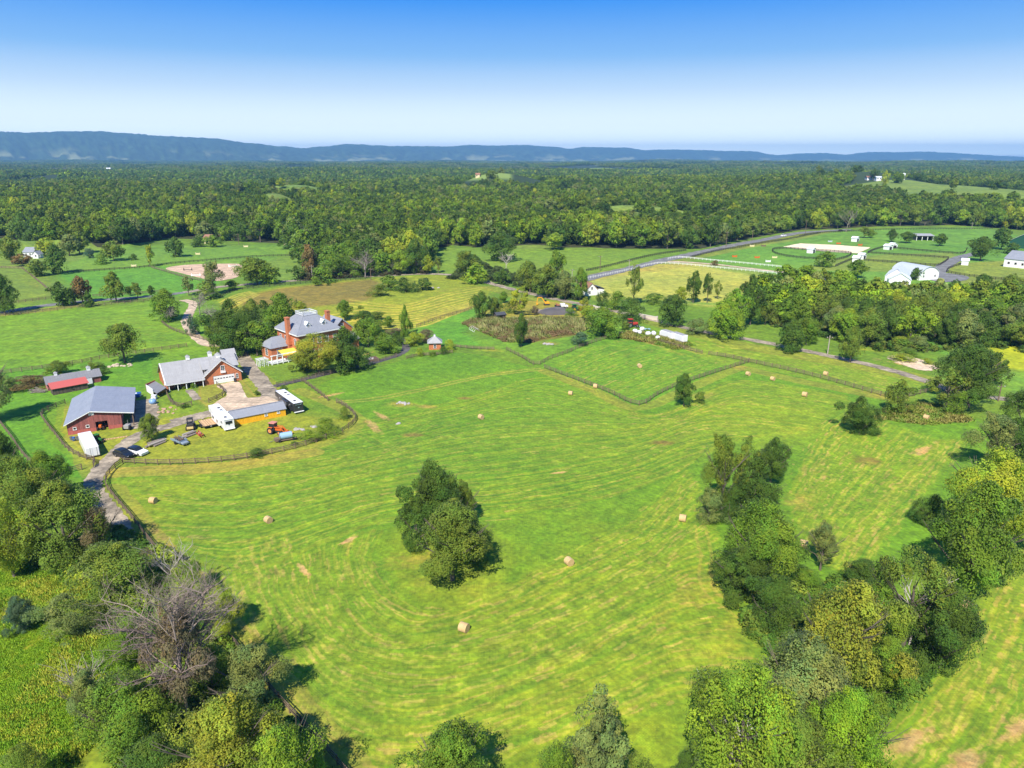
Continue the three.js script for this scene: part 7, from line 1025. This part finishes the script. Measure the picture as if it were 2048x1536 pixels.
for (const [a, b, l] of [[[1188, 618], [1211, 622], 'pale concrete wall section beside the lane, near the orange-tinged tree'], [[1279, 634], [1314, 641], 'pale concrete wall section beside the solid dark round tree']]) { const t = thing('roadside_wall', l, 'wall'), w = frameAt(t, a, b); mesh('panel', [box(w, 1.3, .3, w / 2, .55, 0)], std(.62, .54, .44), t); mesh('coping', box(w + .2, .14, .45, w / 2, 1.27, 0), std(.66, .60, .52), t); for (const x of [0, w]) mesh('pier', box(.5, 1.7, .5, x, .75, 0), std(.60, .53, .45), t); }
{ const t = thing('brush_heap', 'heap of fallen grey branches before the long shed', 'brush heap'); t.position.copy(P(77, 785)); const R = rng(8); mesh('branch', Array.from({ length: 46 }, () => bar(V(R() * 5 - 2.5, R() * .5, R() * 2.4 - 1.2), V(R() * 5 - 2.5, R() * 1.3, R() * 2.4 - 1.2), .07)), greyTwig, t, 'stuff'); }
{ const t = thing('barn_junk', 'cluttered implements and drums against the red barn wall', 'farm implement'); frameAt(t, [143, 880], [160, 880]); for (let i = 0; i < 4; i++) mesh('drum', cyl(.3, .3, .8, 12, i * .7, .4, .2 * (i % 2)), i % 2 ? blueP : M.steel, t); mesh('plough_frame', [box(3, .12, .12, 2, .6, .8), bar(V(.6, .2, .8), V(2.4, 1, .8), .1), bar(V(2.6, .1, .9), V(3.6, .9, .6), .1)], M.steel, t); mesh('spare_wheel', cyl(.4, .4, .25, 14, 3.2, .4, .3, 'z'), M.tyre, t); }
{ const t = thing('barn_bay_tractor', 'dim machinery standing in the open side bay of the barn', 'farm implement'); t.position.copy(P(256, 859)); mesh('implement_body', rbox(1.2, .9, 1.4, .1, 0, .8, 0), std(.30, .29, .28), t); for (const x of [-.7, .7]) mesh('wheel', cyl(.5, .5, .3, 14, x, .5, .3, 'x'), M.tyre, t); mesh('mast', box(.1, 1.6, .1, 0, 1.4, -.4), M.steel, t); }
{ const t = thing('wooden_beam', 'long pale timber lying on the grass before the barn', 'timber'); frameAt(t, [205, 881], [237, 876]); mesh('beam', box(5, .22, .25, 2.4, .12, 0), M.tanWood, t); mesh('prop_block', box(.3, .2, .5, .5, .1, .1), M.wood, t); }
{ const t = thing('sign', 'small white sign under the reddish brown lane tree', 'sign'); t.position.copy(P(168, 592)); mesh('board', box(1, 1.2, .06, 0, 1.5, 0), M.trim, t); for (const x of [-.4, .4]) mesh('post', box(.1, 1.4, .1, x, .6, -.08), M.trim, t); }
{ const t = thing('chicken_tractor', 'pale hoop frame lying in the weed strip', 'frame'); frameAt(t, [944, 658], [962, 668]); for (let i = 0; i < 4; i++) mesh('hoop', new THREE.TorusGeometry(1.1, .05, 5, 14, 3.14).rotateY(Math.PI / 2).toNonIndexed().translate(i * 1.6, 0, 0), M.trim, t); mesh('base_rail', [box(5, .08, .08, 2.4, .05, 1.1), box(5, .08, .08, 2.4, .05, -1.1)], M.trim, t); }
{ const t = thing('log_stack', 'grey split timber heap beside the pale thin tree', 'log pile'); t.position.copy(P(1073, 626)); const R = rng(21); for (let i = 0; i < 12; i++) { const m = mesh('split_log', cyl(.2, .16, 3.4, 7, 0, 0, 0, 'x'), greyTwig, t); m.position.set(R() - .5, .2 + (i / 4 | 0) * .4, (i % 4) * .5 - .8); m.rotation.set(0, (R() - .5) * .6, (R() - .3) * .5); } }
{ const t = thing('garbage_bin', 'dark rubbish bin by the garage door', 'bin'); t.position.copy(P(471, 764)); mesh('bin_body', rbox(.6, 1, .6, .06, 0, .5, 0), M.rubber, t); mesh('lid', rbox(.66, .1, .7, .03, 0, 1.05, 0), M.rubber, t); }

renderer.render(scene, camera);
